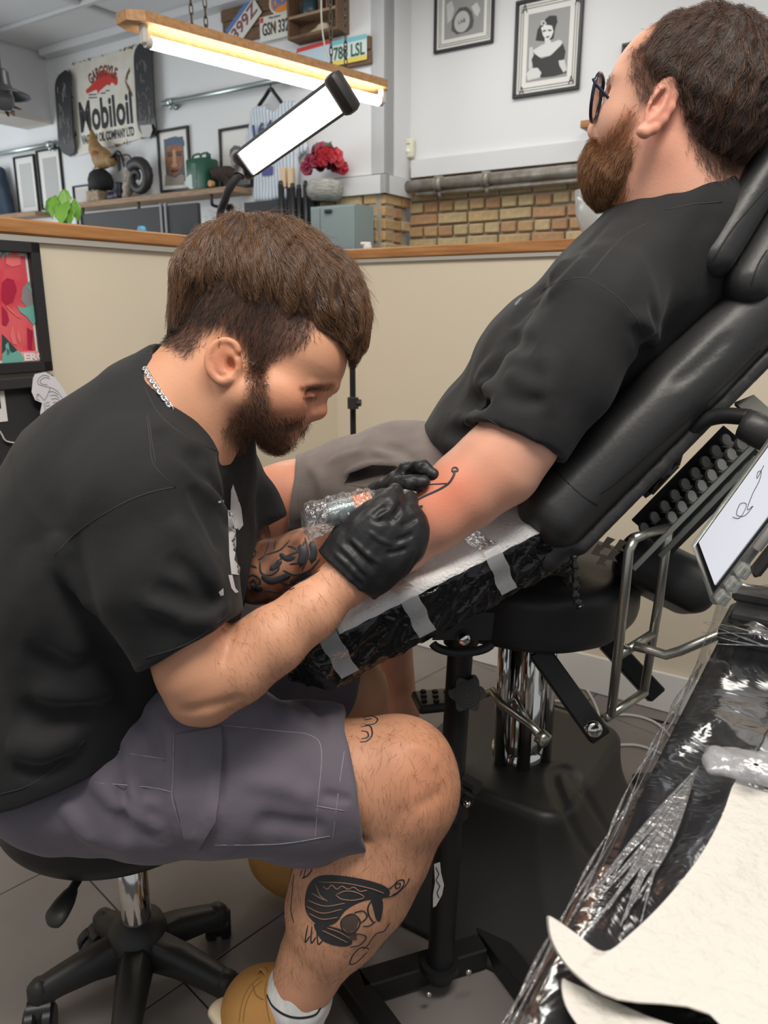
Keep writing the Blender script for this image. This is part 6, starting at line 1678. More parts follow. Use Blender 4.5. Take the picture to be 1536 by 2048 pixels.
for ln, r, a in [([(690, 962), (700, 945), (740, 930), (790, 930), (820, 940)], .006, .012), ([(690, 968), (720, 960), (760, 955), (800, 958)], .010, -.014), ([(610, 925), (640, 960), (645, 1040)], .010, .004), ([(760, 890), (800, 900), (830, 925)], .008, -.006), ([(740, 900), (780, 915), (815, 935)], .007, .006), ([(650, 930), (690, 910), (740, 900)], .008, .004)]:
    fold(F, ln, r, a)
apply_folds(F)
shorts_c = field_obj('shorts', CT, .0048, short_c, cli)
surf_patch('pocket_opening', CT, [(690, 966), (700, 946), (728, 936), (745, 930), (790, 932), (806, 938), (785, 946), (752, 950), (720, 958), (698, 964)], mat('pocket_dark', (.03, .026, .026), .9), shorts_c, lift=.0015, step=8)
surf_lines('seam', CT, [[(632, 1046), (690, 1020), (730, 1000), (780, 985)], [(600, 1040), (596, 990), (604, 950)], [(690, 968), (740, 975), (790, 968)]], .0008, mat('taupe_stitch', (.16, .13, .12), .8), shorts_c)

# ---- tattoo being drawn: fish-hook and barbs
surf_lines('tattoo_line', CB, [([(910, 940), (907, 952), (898, 966), (884, 976), (868, 984), (850, 992), (836, 1000), (830, 1008)], .0019), [(896, 967), (878, 968), (860, 969), (846, 972)], ([(904, 944), (915, 942), (913, 936), (906, 936), (904, 944)], .0016), [(833, 1014), (845, 1012), (836, 1020), (834, 1014)], [(833, 1020), (842, 1028), (833, 1030)], [(836, 985), (842, 980), (846, 983)], [(831, 1006), (838, 1016), (834, 1032)]], .0012, tattoo_m, body_c, lift=.0006)

# ---- glasses
navy = mat('navy_acetate', (.012, .016, .035), .25)
gl = bpy.data.objects.new('glasses', None); link(gl); world_child(gl, cli)
for s in (1, -1):
    pts = [K(.112 - .010 * abs(y) / .065, s * y, z) for y, z in [(.012, .036), (.035, .042), (.058, .038), (.068, .024), (.066, .002), (.052, -.014), (.032, -.018), (.014, -.008), (.009, .014)]]
    mb = MB(); mb.tube(spline(pts, 4, True), .0026, 8, closed=True); world_child(mb.build('rim', navy, None, True), gl)
    mb = MB(); ring = spline(pts, 3, True); mb.add(list(ring) + [np.mean(pts, 0)], [(i, (i + 1) % len(ring), len(ring)) for i in range(len(ring))]); world_child(mb.build('lens', mat('lens_glass', (.95, .97, .98), .02, trans=1.0, ior=1.08), None), gl)
    mb = MB(); mb.tube(spline([K(.105, s * .069, .030), K(.098, s * .068, .022), K(.080, s * .060, .008)] if s > 0 else [K(.105, s * .069, .034), K(.055, s * .077, .030), K(.0, s * .079, .030)], 5), .0020, 8); world_child(mb.build('temple_arm', navy, None, True), gl)
mb = MB(); mb.tube(spline([K(.112, .012, .024), K(.117, 0, .028), K(.112, -.012, .024)], 4), .0026, 8); world_child(mb.build('bridge', navy, None, True), gl)

# ---- hair
F = FC = Field()
F.ell(K(-.024, 0, .044), (.107, .089, .087), KAX, .03)
F.ell(K(-.066, 0, .0), (.052, .070, .064), KAX, .04)
F.cone(W(1440, 320, 1.13), W(1452, 352, 1.13), .045, .022, .04)
cutp = Field(); 
F.ell(K(.105, 0, .01), (.075, .12, .085), KAX, .02, '-')                 # face stays clear
F.ell(K(.012, .095, -.030), (.050, .045, .058), KAX, .015, '-'); F.ell(K(.012, -.095, -.030), (.050, .045, .058), KAX, .015, '-')
F.disp.append(lambda P: .0026 * wob(P, .035, 2) + .0020 * wob(P, .018, 9))
hair_c = mat('hair_dark_brown', (.030, .018, .013), .6, noise=(60, (.018, .012, .010), .2), bump=(110, .8, .004))
cap_c = field_obj('hair', FC, .0036, hair_c, cli)
hc_ = hair_mat('strand_chestnut', (.024, .015, .012), (.15, .066, .033), .38, .5)
V, Q = FC.mesh(.006); R0 = sample_surface(V, Q, 14000); R0 = R0[FC(R0) < .002]
cc = K(-.06, .0, .13)
def dir_c(P, N, t):
    D = P - cc; D = D / (_nrm(D)[:, None] + .02)
    D = D - zup * .25 + cfw * .12
    return D + .55 * wob(P, .026, 4)[:, None] * C_R + .45 * wob(P, .022, 11)[:, None] * C_U
p_, r_ = grow(FC, R0, dir_c, RNG.uniform(.016, .034, len(R0)), 7, -.0015, .0055, .25, .00028, .00008, .8)
strands('strands', p_, r_, hc_, cap_c)
VH, QH = CH.mesh(.005)
R1 = sample_surface(VH, QH, 40000); x_, y_, d_ = pix(R1)
edge = [(1300, 70), (1268, 100), (1262, 150), (1272, 180), (1286, 198), (1302, 200), (1312, 168), (1340, 158), (1362, 185), (1370, 240), (1380, 290), (1420, 340), (1450, 362), (1500, 300), (1480, 60), (1380, 20)]
m = inpoly(x_ + RNG.normal(0, 6, len(x_)), y_ + RNG.normal(0, 6, len(x_)), edge); R1 = R1[m]
p_, r_ = grow(CH, R1, lambda P, N, t: -zup - cfw * .45 + .3 * wob(P, .02, 5)[:, None] * C_R, RNG.uniform(.008, .016, len(R1)), 4, -.0005, .0045, .35, .00022, .00008); strands('edge_strands', p_, r_, hc_, cap_c)
R1 = sample_surface(VH, QH, 16000); x_, y_, d_ = pix(R1); m = inpoly(x_, y_, [(1376, 270), (1390, 330), (1420, 372), (1448, 384), (1450, 350), (1410, 320)]); R1 = R1[m]
p_, r_ = grow(CH, R1, lambda P, N, t: -zup + C_R * .5 + .4 * wob(P, .02, 5)[:, None] * C_R, RNG.uniform(.006, .012, len(R1)), 4, -.0003, .003, .4, .00012, .00005); strands('nape_strands', p_, r_, hc_, cap_c)
# ---- beard
F = FBc = Field()
F.ell(K(.066, 0, -.082), (.050, .058, .050), KAX, .03); F.ell(K(.088, 0, -.058), (.022, .032, .020), KAX, .03)
for s in (1, -1): F.chain([K(.016, s * .064, -.025), K(.020, s * .060, -.060), K(.045, s * .048, -.088)], [.006, .012, .026], .035)
F.disp.append(lambda P: .0025 * wob(P, .025, 3))
hbm = mat('beard_auburn', (.10, .042, .018), .65, noise=(50, (.06, .025, .012), .2), bump=(120, .8, .004))
beard_c = field_obj('beard', FBc, .0036, hbm, cli)
hb_c = hair_mat('strand_auburn', (.085, .033, .014), (.36, .165, .062), .42, .4)
V, Q = FBc.mesh(.006); R2 = sample_surface(V, Q, 9000)
dbc = lambda P, N, t: -zup * 1.0 + cfw * .35 + .3 * wob(P, .014, 5)[:, None] * C_R
p_, r_ = grow(FBc, R2, dbc, RNG.uniform(.014, .032, len(R2)), 6, -.0015, .0065, .28, .00022, .00007, .7); strands('beard_strands', p_, r_, hb_c, beard_c)
R2 = sample_surface(VH, QH, 60000); x_, y_, d_ = pix(R2)
m = inpoly(x_ + RNG.normal(0, 7, len(x_)), y_ + RNG.normal(0, 7, len(x_)), cbeard) & (d_ < 1.09); R2 = R2[m]
p_, r_ = grow(CH, R2, dbc, RNG.uniform(.008, .018, len(R2)), 5, -.0005, .0050, .3, .00018, .00006); strands('cheek_strands', p_, r_, hb_c, beard_c)
m = None
R3 = sample_surface(VH, QH, 30000); v = R3 - CO; xl, yl, zl = v @ cfw, v @ cl, v @ cup
m = (zl > .030) & (zl < .041) & (xl > .066) & (np.abs(yl) > .012) & (np.abs(yl) < .055)
p_, r_ = grow(CH, R3[m], lambda P, N, t: np.sign((P - CO) @ cl)[:, None] * cl * 1.0, RNG.uniform(.006, .011, m.sum()), 4, -.0003, .002, .3, .00016, .00006); strands('eyebrow', p_, r_, hc_, cli)
# ------------------------------------------------------------------ chair, arm rest, stool, lamps, work table
leather = mat('black_leather', (.026, .026, .0265), .44, bump=(140, .22, .0015), bump2=(12, .15, .004), spec=.5)
steel_b = mat('black_steel', (.014, .014, .015), .42, spec=.4)
plastic_b = mat('black_plastic', (.024, .023, .022), .45, bump=(300, .15, .0006))
chrome = mat('chrome', (.72, .70, .67), .10, metal=1.0)
zinc = mat('zinc_rod', (.42, .42, .38), .30, metal=.9)
stitch_b = mat('leather_stitch', (.004, .004, .004), .7)
wrap_m = mat('black_bin_wrap', (.006, .006, .007), .16, bump=(30, .5, .008), spec=.6, stretch=(.5, 1, 1.6))
towel_m = mat('paper_towel', (.66, .63, .58), .9, bump=(75, .7, .006), bump2=(260, .5, .002))
def film(name, gloss=.16, rough=.08, tint=(1, 1, 1), scale=30, strength=.9, haze=0.0, edge=.6):
    """clear plastic film: mostly see-through, glossy on its creases"""
    if name in MATS: return MATS[name]
    m = bpy.data.materials.new(name); MATS[name] = m; m.use_nodes = True; nt = m.node_tree; nt.nodes.clear(); L = nt.links
    o = nt.nodes.new('ShaderNodeOutputMaterial'); t = nt.nodes.new('ShaderNodeBsdfTransparent'); g = nt.nodes.new('ShaderNodeBsdfGlossy'); mx = nt.nodes.new('ShaderNodeMixShader')
    t.inputs[0].default_value = (*tint, 1); g.inputs['Roughness'].default_value = rough
    tc = nt.nodes.new('ShaderNodeTexCoord'); n = nt.nodes.new('ShaderNodeTexNoise'); n.inputs['Scale'].default_value = scale; n.inputs['Detail'].default_value = 4; n.inputs['Distortion'].default_value = 1.2
    b = nt.nodes.new('ShaderNodeBump'); b.inputs['Strength'].default_value = strength; b.inputs['Distance'].default_value = .008
    L.new(tc.outputs['Object'], n.inputs['Vector']); L.new(n.outputs['Fac'], b.inputs['Height']); L.new(b.outputs['Normal'], g.inputs['Normal'])
    lw = nt.nodes.new('ShaderNodeLayerWeight'); lw.inputs[0].default_value = .25; L.new(b.outputs['Normal'], lw.inputs['Normal'])
    ad = nt.nodes.new('ShaderNodeMath'); ad.operation = 'MULTIPLY_ADD'; ad.inputs[1].default_value = edge; ad.inputs[2].default_value = gloss; ad.use_clamp = True
    L.new(lw.outputs['Fresnel'], ad.inputs[0]); L.new(ad.outputs[0], mx.inputs[0])
    if haze > 0:
        df = nt.nodes.new('ShaderNodeBsdfDiffuse'); df.inputs[0].default_value = (.8, .8, .82, 1); m2 = nt.nodes.new('ShaderNodeMixShader'); m2.inputs[0].default_value = haze
        L.new(t.outputs[0], m2.inputs[1]); L.new(df.outputs[0], m2.inputs[2]); L.new(m2.outputs[0], mx.inputs[1])
    else: L.new(t.outputs[0], mx.inputs[1])
    L.new(g.outputs[0], mx.inputs[2]); L.new(mx.outputs[0], o.inputs[0])
    return m
clear = film('clear_film')
tape_m = film('clear_tape', .03, .3, (.9, .9, .9), 60, .4, .30)
def unit(v): v = np.asarray(v, float); return v / np.linalg.norm(v)
def wmesh(mb, name, m, parent, smooth=False, auto=None, label=None):
    o = mb.build(name, m, None, smooth, label, auto); world_child(o, parent); return o
def sub(mb, name, m, parent, smooth=False, auto=None):
    o = mb.build(name, m, None, smooth, None, auto); world_child(o, parent) if parent.type == 'EMPTY' else setattr(o, 'parent', parent); return o

# ---- tattoo chair
CX, CY = .285, 1.45
ch = thing('tattoo_chair', 'black leather reclining tattoo chair on a chrome column and wide moulded base', 'chair', (CX, CY, 0))
# backrest: length e1, width e2, thickness e3
cA, cB = W(1124, 888, 1.08), W(1428, 580, 1.08)
e1 = unit(cB - cA); e2 = unit(C_F * .93 + (C_R * .66 - C_U * .75) * .15); e2 = unit(e2 - e1 * (e1 @ e2)); e3 = unit(np.cross(e1, e2)); 
if e3[2] < 0: e3 = -e3
BR = np.stack([e1, e2, e3], 1); th = .052
bc = W(1268, 757, 1.08) - e3 * th + e2 * .235
F = FBK = Field()
F.box(bc, (.250, .232, th), .040, BR, .004); F.box(bc, (.238, .246, th * .62), .030, BR, .03)
F.disp.append(lambda P: .0016 * wob(P, .16, 3))
for ln, r, a in [([(1150, 870), (1290, 735), (1430, 600)], .012, -.002), ([(1330, 780), (1400, 730), (1470, 660)], .010, -.004)]: fold(F, ln, r, a, .7)
apply_folds(F)
backrest = field_obj('backrest', FBK, .006, leather, ch)
surf_lines('seam', FBK, [[(1110, 905), (1180, 832), (1256, 752), (1340, 672), (1420, 600), (1455, 585)], [(1200, 988), (1240, 958), (1310, 896), (1380, 836), (1450, 772), (1520, 700)], [(1092, 918), (1120, 950), (1165, 992), (1195, 1010)]], .0013, stitch_b, backrest, near=.7, taper=False, lift=.0004)
F = Field(); F.box(bc - e3 * (th + .008) - e1 * .01, (.215, .20, .012), .008, BR, .004); F.box(bc - e1 * .250 - e3 * .02, (.030, .20, .040), .02, BR, .02)
field_obj('back_shell', F, .008, leather, ch)
# headrest of two pads
def pad(name, c, half, ax, rnd=.024, h=.006, parent=ch, m=leather):
    F = Field(); F.box(c, half, rnd, ax, .004); F.box(c, np.array(half) * [.97, 1.03, .6], rnd * .8, ax, .02); F.disp.append(lambda P: .0012 * wob(P, .12, 5))
    return field_obj(name, F, h, m, parent), F
h1 = unit(W(1536, 300, 1.04) - W(1412, 500, 1.04)); h2 = unit(e2 - h1 * (e2 @ h1)); h3 = unit(np.cross(h1, h2)); h3 = h3 if h3[2] > 0 else -h3
HX = np.stack([h1, h2, h3], 1)
hp, HF = pad('headrest', W(1398, 508, 1.04) + h1 * .165 + h2 * .135 - h3 * .020, (.172, .135, .027), HX)
surf_lines('seam', HF, [[(1412, 500), (1425, 455), (1455, 410), (1500, 355), (1530, 320)], [(1426, 520), (1462, 462), (1500, 415), (1534, 376)]], .0012, stitch_b, hp, near=.7, taper=False, lift=.0004)
hq, HF2 = pad('headrest_cushion', W(1462, 540, 1.05) + h1 * .13 + h2 * .14 - h3 * .030, (.150, .14, .034), HX, .03)
surf_lines('seam', HF2, [[(1476, 530), (1495, 480), (1534, 430)], [(1502, 570), (1516, 530), (1534, 500)]], .0012, stitch_b, hq, near=.7, taper=False, lift=.0004)
mb = MB(); mb.bar(W(1500, 600, 1.2), W(1560, 420, 1.2), .05, .012); wmesh(mb, 'headrest_bar', steel_b, ch)
# seat
F = Field()
def seatfn(P, c=np.array([CX - .05, CY, .675])):
    q = P - c; x, y = q @ DB[:3], q @ DA[:3]
    k = (np.abs(x / .285) ** 2.6 + np.abs(y / .235) ** 2.6) ** (1 / 2.6); d2 = (k - 1) * .235
    z = np.abs(q[:, 2]) - .030
    a, b = np.maximum(d2 + .045, 0), np.maximum(z + .0, 0)
    return np.sqrt(a * a + b * b) + np.minimum(np.maximum(d2 + .045, z), 0) - .026
F.custom(seatfn, (CX - .05, CY, .675), .33, .01); F.disp.append(lambda P: .0015 * wob(P, .1, 6))
field_obj('seat', F, .007, leather, ch)
# column, base
mb = MB(); mb.lathe([(.052, .28), (.052, .44), (.047, .445), (.047, .64), (0, .64)], 28, (CX, CY, 0)); mb.lathe([(.058, .278), (.058, .30), (.052, .305)], 28, (CX, CY, 0)); wmesh(mb, 'column', chrome, ch, True)
for dx, dy in ((-.045, -.045), (.050, -.030), (.0, -.062)):
    mb = MB(); mb.tube([(CX + dx, CY + dy, .285), (CX + dx, CY + dy, .635)], .014, 12); wmesh(mb, 'guide_tube', chrome, ch, True)
F = FBS = Field()
def basefn(P):
    q = P - np.array([CX, CY + .03, 0]); x, y, z = q @ DB, q @ DA, q[:, 2]
    t = np.clip(1 - z / .285, 0, 1); hx = .185 + .15 * t ** 2.6; hy = .20 + .13 * t ** 2.6
    ax, ay = np.abs(x) - (hx - .06), np.abs(y) - (hy - .06)
    d2 = np.sqrt(np.maximum(ax, 0) ** 2 + np.maximum(ay, 0) ** 2) + np.minimum(np.maximum(ax, ay), 0) - .06
    dz = np.maximum(z - .285, -z + .003)
    a, b = np.maximum(d2 + .02, 0), np.maximum(dz + .02, 0)
    return (np.sqrt(a * a + b * b) + np.minimum(np.maximum(d2 + .02, dz + .02), 0) - .02) * .8
F.custom(basefn, (CX, CY, .14), .5, .01)
for ln, r, a in [([(1250, 1800), (1170, 1690), (1118, 1590), (1108, 1545), (1140, 1540), (1180, 1600), (1250, 1720)], .010, -.010)]: fold(F, ln, r, a, .6, 6)
apply_folds(F)
base_o = field_obj('base', FBS, .008, plastic_b, ch)
# pedal and pump lever
mb = MB(); pc = W(885, 1400, 1.62); mb.box(pc, (.12, .075, .02), .008, Matrix.Rotation(.2, 3, 'Z'), seg=2); ped = wmesh(mb, 'pedal', plastic_b, ch)
mb = MB()
for i in range(4):
    for j in range(3): mb.lathe([(0, .004), (.006, .003), (.007, 0)], 8, tuple(pc + np.array([-.04 + .025 * i, -.024 + .02 * j, .011])))
o = mb.build('grip_stud', stitch_b, None); o['kind'] = 'stuff'; o.parent = ped
mb = MB(); mb.tube([W(905, 1400, 1.6), W(950, 1395, 1.5), W(985, 1382, 1.46), W(1002, 1408, 1.42), W(1058, 1448, 1.38), W(1090, 1480, 1.35)], .008, 10); mb.tube([W(1058, 1450, 1.38), W(1032, 1398, 1.42), W(1000, 1412, 1.42)], .006, 8); mb.tube([W(1078, 1470, 1.355), W(1094, 1484, 1.345)], .014, 12); wmesh(mb, 'pump_lever', zinc, ch, True)
# square-tube legs of the frame
for a, b in (((1075, 1300, 1.36), (1200, 1474, 1.32)), ((1212, 1282, 1.56), (1314, 1392, 1.52))):
    A_, B_ = W(*a), W(*b); mb = MB(); mb.bar(A_, B_, .038, .045, up=unit(C_F), bev=.003); wmesh(mb, 'frame_tube', steel_b, ch)
mb = MB(); c_ = W(1181, 1452, 1.29); R = Matrix(np.stack([C_R, C_U, -C_F], 1).tolist()); mb.lathe([(.010, 0), (.010, .012), (.014, .012), (.014, .022), (.010, .026), (0, .026)], 12, c_, R); wmesh(mb, 'bolt', chrome, ch, True)
# back adjusting racks with rounded teeth
rk_a, rk_b = W(1292, 1060, 1.26), W(1470, 880, 1.20)
for off in (np.zeros(3), W(1322, 1090, 1.22) - rk_a):
    mb = MB(); mb.bar(rk_a + off + C_F * .012, rk_b + off + C_F * .012 + (rk_b - rk_a) * .05, .05, .010, up=unit(-C_F)); wmesh(mb, 'rack_bar', steel_b, ch)
tooth = None; grey_t = mat('rack_tooth', (.26, .26, .245), .4, metal=.2)
for (p0, p1, n, d0, d1) in (((1287, 1056), (1450, 880), 9, 1.24, 1.18), ((1342, 1034), (1480, 888), 8, 1.195, 1.145)):
    for k in range(n):
        t = k / (n - 1); p = W(p0[0] + (p1[0] - p0[0]) * t, p0[1] + (p1[1] - p0[1]) * t, d0 + (d1 - d0) * t)
        if tooth is None:
            R = Matrix(np.stack([C_R, C_U, -C_F], 1).tolist())
            mb = MB(); mb.prism(ell_pts(.0, 0, .0068, .0092, 12, .35) , lambda a, b, t_: tuple(R @ Vector((a, b, t_))), -.004, .006); mb.prism([(-.007, -.006), (.006, -.010), (.011, .0), (.004, .004)], lambda a, b, t_: tuple(R @ Vector((a + .003, b - .004, t_))), -.006, .002)
            tooth = mb.build('rack_tooth', grey_t, None, False); tooth.parent = ch; o = tooth
        else:
            o = tooth.copy(); COL.objects.link(o)
        o.location = Vector(p) - ch.location
# tube handle, links, rods
mb = MB(); mb.tube(spline([W(1282, 985, 1.16), W(1312, 960, 1.15), W(1350, 905, 1.13), W(1395, 850, 1.10), W(1440, 832, 1.08), W(1500, 835, 1.05)], 6), .0115, 12); wmesh(mb, 'handle_bar', steel_b, ch, True)
mb = MB(); mb.tube([W(1485, 846, 1.05), W(1500, 852, 1.045), W(1570, 890, 1.02)], [.020, .0225, .0225], 14); wmesh(mb, 'grip', leather, ch, True)
mb = MB(); mb.tube([W(1300, 985, 1.14), W(1345, 925, 1.12)], [.006, .012], 8); mb.tube([W(1345, 925, 1.12), W(1378, 855, 1.10)], [.012, .003], 8); wmesh(mb, 'worn_vinyl', wrap_m, ch, True)
mb = MB(); mb.bar(W(1488, 800, 1.12), W(1560, 865, 1.06), .03, .006, up=unit(C_F)); wmesh(mb, 'flat_bracket', zinc, ch)
for a, b in (((1266, 1138, 1.16), (1506, 892, 1.09)), ((1320, 1113, 1.17), (1512, 914, 1.10))):
    mb = MB(); mb.bar(W(*a), W(*b), .0075, .005, up=unit(-C_F)); wmesh(mb, 'link_bar', zinc, ch)
rods = [[(1268, 1078, 1.14), (1258, 1100, 1.14), (1250, 1180, 1.15), (1222, 1430, 1.24)], [(1338, 1055, 1.2), (1332, 1090, 1.2), (1318, 1200, 1.22), (1288, 1382, 1.3)], [(1236, 1312, 1.2), (1308, 1266, 1.25)], [(1212, 1436, 1.24), (1290, 1384, 1.30)], [(1268, 1292, 1.21), (1300, 1300, 1.2), (1332, 1310, 1.18), (1360, 1302, 1.17), (1440, 1268, 1.12)], [(1268, 1078, 1.14), (1290, 1068, 1.17), (1338, 1055, 1.2)]]
for ln in rods:
    mb = MB(); mb.tube([W(*p) for p in ln], .0075, 10); wmesh(mb, 'rod', zinc, ch, True)
mb = MB(); q = [(1238, 1290), (1232, 1296)]
pts = [W(1262 - k * 1.2, 1296 + 4 * math.sin(k * 1.9) - k * .4, 1.205 + .006 * math.cos(k * 1.9)) for k in range(24)]; mb.tube(pts, .002, 5); wmesh(mb, 'spring', zinc, ch, True)
mb = MB()
for k, (x, y) in enumerate([(1195, 1100), (1215, 1085), (1205, 1120), (1225, 1110), (1240, 1090)]):
    mb.prism([(x - 14, y + 8), (x, y - 12), (x + 16, y - 6), (x + 4, y + 4), (x + 10, y + 14)], lambda a, b, t: W(a, b, 1.21 + .006 * k + t), 0, .002)
wmesh(mb, 'torn_foam', mat('torn_foam', (.26, .20, .15), .9), ch)
c_ = W(1322, 1150, 1.42); ax = np.stack([unit(W(1400, 1185, 1.38) - W(1250, 1110, 1.42)), unit(C_F), C_U], 1)
q1 = unit(ax[:, 0]); q2 = unit(C_F - q1 * (C_F @ q1)); q3 = np.cross(q1, q2)
po_, PF = pad('far_armrest', c_, (.085, .13, .045), np.stack([q1, q2, q3], 1), .028)

# ---- arm rest on its stand
ar = thing('arm_rest', 'tilted arm rest wrapped in shiny black plastic on a black steel floor stand', 'arm rest', (.10, 1.12, 0))
Lp, Rp = W(604, 1290, 1.0), W(1112, 1034, 1.09)
a1 = unit(Rp - Lp); a2 = unit(np.cross([0, 0, 1], a1)); a2 = a2 if a2[1] > 0 else -a2; a2 = unit(a2 + np.array([0, 0, .10])); a2 = unit(a2 - a1 * (a1 @ a2)); a3 = unit(np.cross(a1, a2)); a3 = a3 if a3[2] > 0 else -a3
AX = np.stack([a1, a2, a3], 1); LEN = np.linalg.norm(Rp - Lp); PW, PT = .105, .047
pc = (Lp + Rp) / 2 + a2 * PW - a3 * PT
def ar_l(P): return (P - pc) @ AX
F = FP = Field()
F.box(pc, (LEN / 2, PW, PT), .022, AX, .004)
F.chain([pc + a1 * LEN * .47 - a2 * PW * .55 + a3 * .01, pc + a1 * (LEN * .52) - a2 * PW * .7 - a3 * .035, pc + a1 * (LEN * .53) - a2 * PW * .7 - a3 * .085], [.030, .018, .008], .02)
F.chain([pc - a1 * LEN * .46 - a2 * PW * .6, pc - a1 * LEN * .52 - a2 * PW * .5 - a3 * .02], [.03, .02], .03)
def wrapw(P):
    q = ar_l(P); s = np.stack([q[:, 0] * .9 - q[:, 2] * .45, q[:, 1], q[:, 2] * 1.6 + q[:, 0] * .6], 1)
    c8, s8 = math.cos(.5), math.sin(.5); s = np.stack([(q[:, 0] * c8 + q[:, 2] * s8) * .22, q[:, 1] * .5, (q[:, 2] * c8 - q[:, 0] * s8)], 1)
    w_ = 1 - np.abs(wob(s, .030, 3)); w2 = 1 - np.abs(wob(s + .02 * wob(q, .08, 5)[:, None], .016, 9))
    top = np.clip((PT - q[:, 2] - .004) / .012, 0, 1)
    return -(.0036 * w_ ** 4 + .0022 * w2 ** 4) * top
F.disp.append(wrapw)
pad_o = field_obj('wrapped_pad', FP, .0024, wrap_m, ar)
# twisted knot of the bag end
mb = MB(); k0 = pc + a1 * LEN * .495 - a2 * PW * 1.0 - a3 * .012
mb.tube([k0 + a1 * .012 * math.cos(t) * (1 - t / 16) - a3 * .012 * math.sin(t) * (1 - t / 16) - a2 * .002 * t / 3 for t in np.linspace(0, 14, 40)], .0032, 6); wmesh(mb, 'bag_knot', wrap_m, pad_o, True)
mb = MB(); mb.tube(spline([W(1148, 1110, 1.06), W(1152, 1150, 1.06), W(1150, 1190, 1.06), W(1160, 1215, 1.06)], 6), [.005 + .002 * math.sin(k * 2.2) for k in range(19)], 7); wmesh(mb, 'bag_tail', wrap_m, pad_o, True)
# bracket and post
hinge = pc - a3 * (PT + .012) - a2 * .02 + a1 * .0
mb = MB(); mb.box(pc - a3 * (PT + .004), (.16, .14, .006), .002, Matrix(AX.tolist())); wmesh(mb, 'mount_plate', steel_b, ar)
PX0, PX1 = np.array([.100, 1.125, .03]), np.array([.122, 1.125, .69])
mb = MB(); mb.tube([PX0, PX0 + (PX1 - PX0) * .55], .0235, 20); wmesh(mb, 'post', steel_b, ar, True, .6)
mb = MB(); mb.tube([PX0 + (PX1 - PX0) * .5, PX1], .0205, 20); wmesh(mb, 'inner_post', steel_b, ar, True, .6)
mb = MB(); mb.tube([PX1 + [0, 0, -.005], PX1 + [0, 0, .02]], .028, 18); mb.tube([PX1 + [0, 0, .0], pc - a3 * (PT - .005)], .018, 12)
R = Matrix(np.stack([C_R, C_U, -C_F], 1).tolist()); hc = W(924, 1268, 1.17)
arc = [hc + C_R * .045 * math.cos(t) - C_U * (.012 + .016 * math.sin(t)) for t in np.linspace(.15, pi - .15, 14)]
mb.tube(arc, .007, 8); mb.prism([(-.045, -.010), (.045, -.010), (.05, .03), (-.02, .035)], lambda a, b, t: tuple(hc + C_R * a + C_U * b - C_F * t), -.010, -.004); wmesh(mb, 'tilt_bracket', steel_b, ar, True, .6)
mb = MB(); mb.lathe([(.0, .018), (.009, .017), (.010, .012), (.010, 0)], 14, W(926, 1275, 1.165), R); wmesh(mb, 'bracket_bolt', chrome, ar, True)
kc = W(934, 1386, 1.22)
kn = []
for k in range(48):
    a = 2 * pi * k / 48; kn.append(((.026 + .004 * math.cos(a * 6)) * math.cos(a), (.026 + .004 * math.cos(a * 6)) * math.sin(a)))
mb = MB(); mb.prism(kn, lambda a, b, t: tuple(kc + C_R * a + C_U * b - C_F * t), -.014, .010)
for r_ in (.020, .015, .010, .005): mb.tube([kc - C_F * .0105 + C_R * r_ * math.cos(t) + C_U * r_ * math.sin(t) for t in np.linspace(0, 2 * pi, 24, endpoint=False)], .0009, 5, closed=True)
mb.tube([kc + C_F * .012, kc + C_F * .06], .009, 10); wmesh(mb, 'clamp_knob', plastic_b, ar, True, .6)
mb = MB(); q = PX0 + (PX1 - PX0) * .55; mb.tube([q - [0, 0, .02], q + [0, 0, .012]], .031, 20); mb.tube([W(930, 1560, 1.27), W(955, 1575, 1.25)], .012, 10); mb.tube([W(933, 1606, 1.27), W(940, 1590, 1.27)], .010, 10); wmesh(mb, 'collar', steel_b, ar, True, .6)
mb = MB(); c_ = W(934, 1608, 1.25); mb.lathe([(0, .006), (.004, .005), (.006, 0)], 10, c_, R); wmesh(mb, 'collar_screw', chrome, ar, True)
mb = MB(); mb.tube([PX0 + [0, 0, .02], PX0 + [0, 0, .035]], .034, 20); wmesh(mb, 'weld_ring', steel_b, ar, True, .6)
def fbar(p, q, w_=.042, h_=.042, z=.030):
    a, b = WZ(*p, z), WZ(*q, z); mb = MB(); mb.bar(a, b, w_, h_, bev=.003); return wmesh(mb, 'foot_bar', steel_b, ar)
fbar((720, 1975), (965, 1900)); fbar((900, 1775), (1080, 2010)); fbar((640, 1880), (790, 2090))
mb = MB()
for p in ((857, 1990), (937, 1945)):
    mb.lathe([(0, .004), (.005, .003), (.006, 0)], 8, W(p[0], p[1], 1.345), R)
wmesh(mb, 'frame_bolt', zinc, ar, True)
st_m = mat('torn_sticker', (.55, .53, .52), .7)
mb = MB(); ln = [(868, 1728), (880, 1724), (882, 1745), (888, 1770), (884, 1790), (872, 1812), (866, 1815), (866, 1790), (870, 1765)]
mb.prism(ln, lambda a, b, t: W(a, b, 1.262 - t), 0, .001); sticker = wmesh(mb, 'torn_sticker', st_m, ar)
mb = MB(); mb.tube([W(*p, 1.2605) for p in ((872, 1735), (878, 1748), (872, 1760), (880, 1772), (874, 1785), (878, 1796))], .0009, 4); wmesh(mb, 'sticker_print', ink, ar)

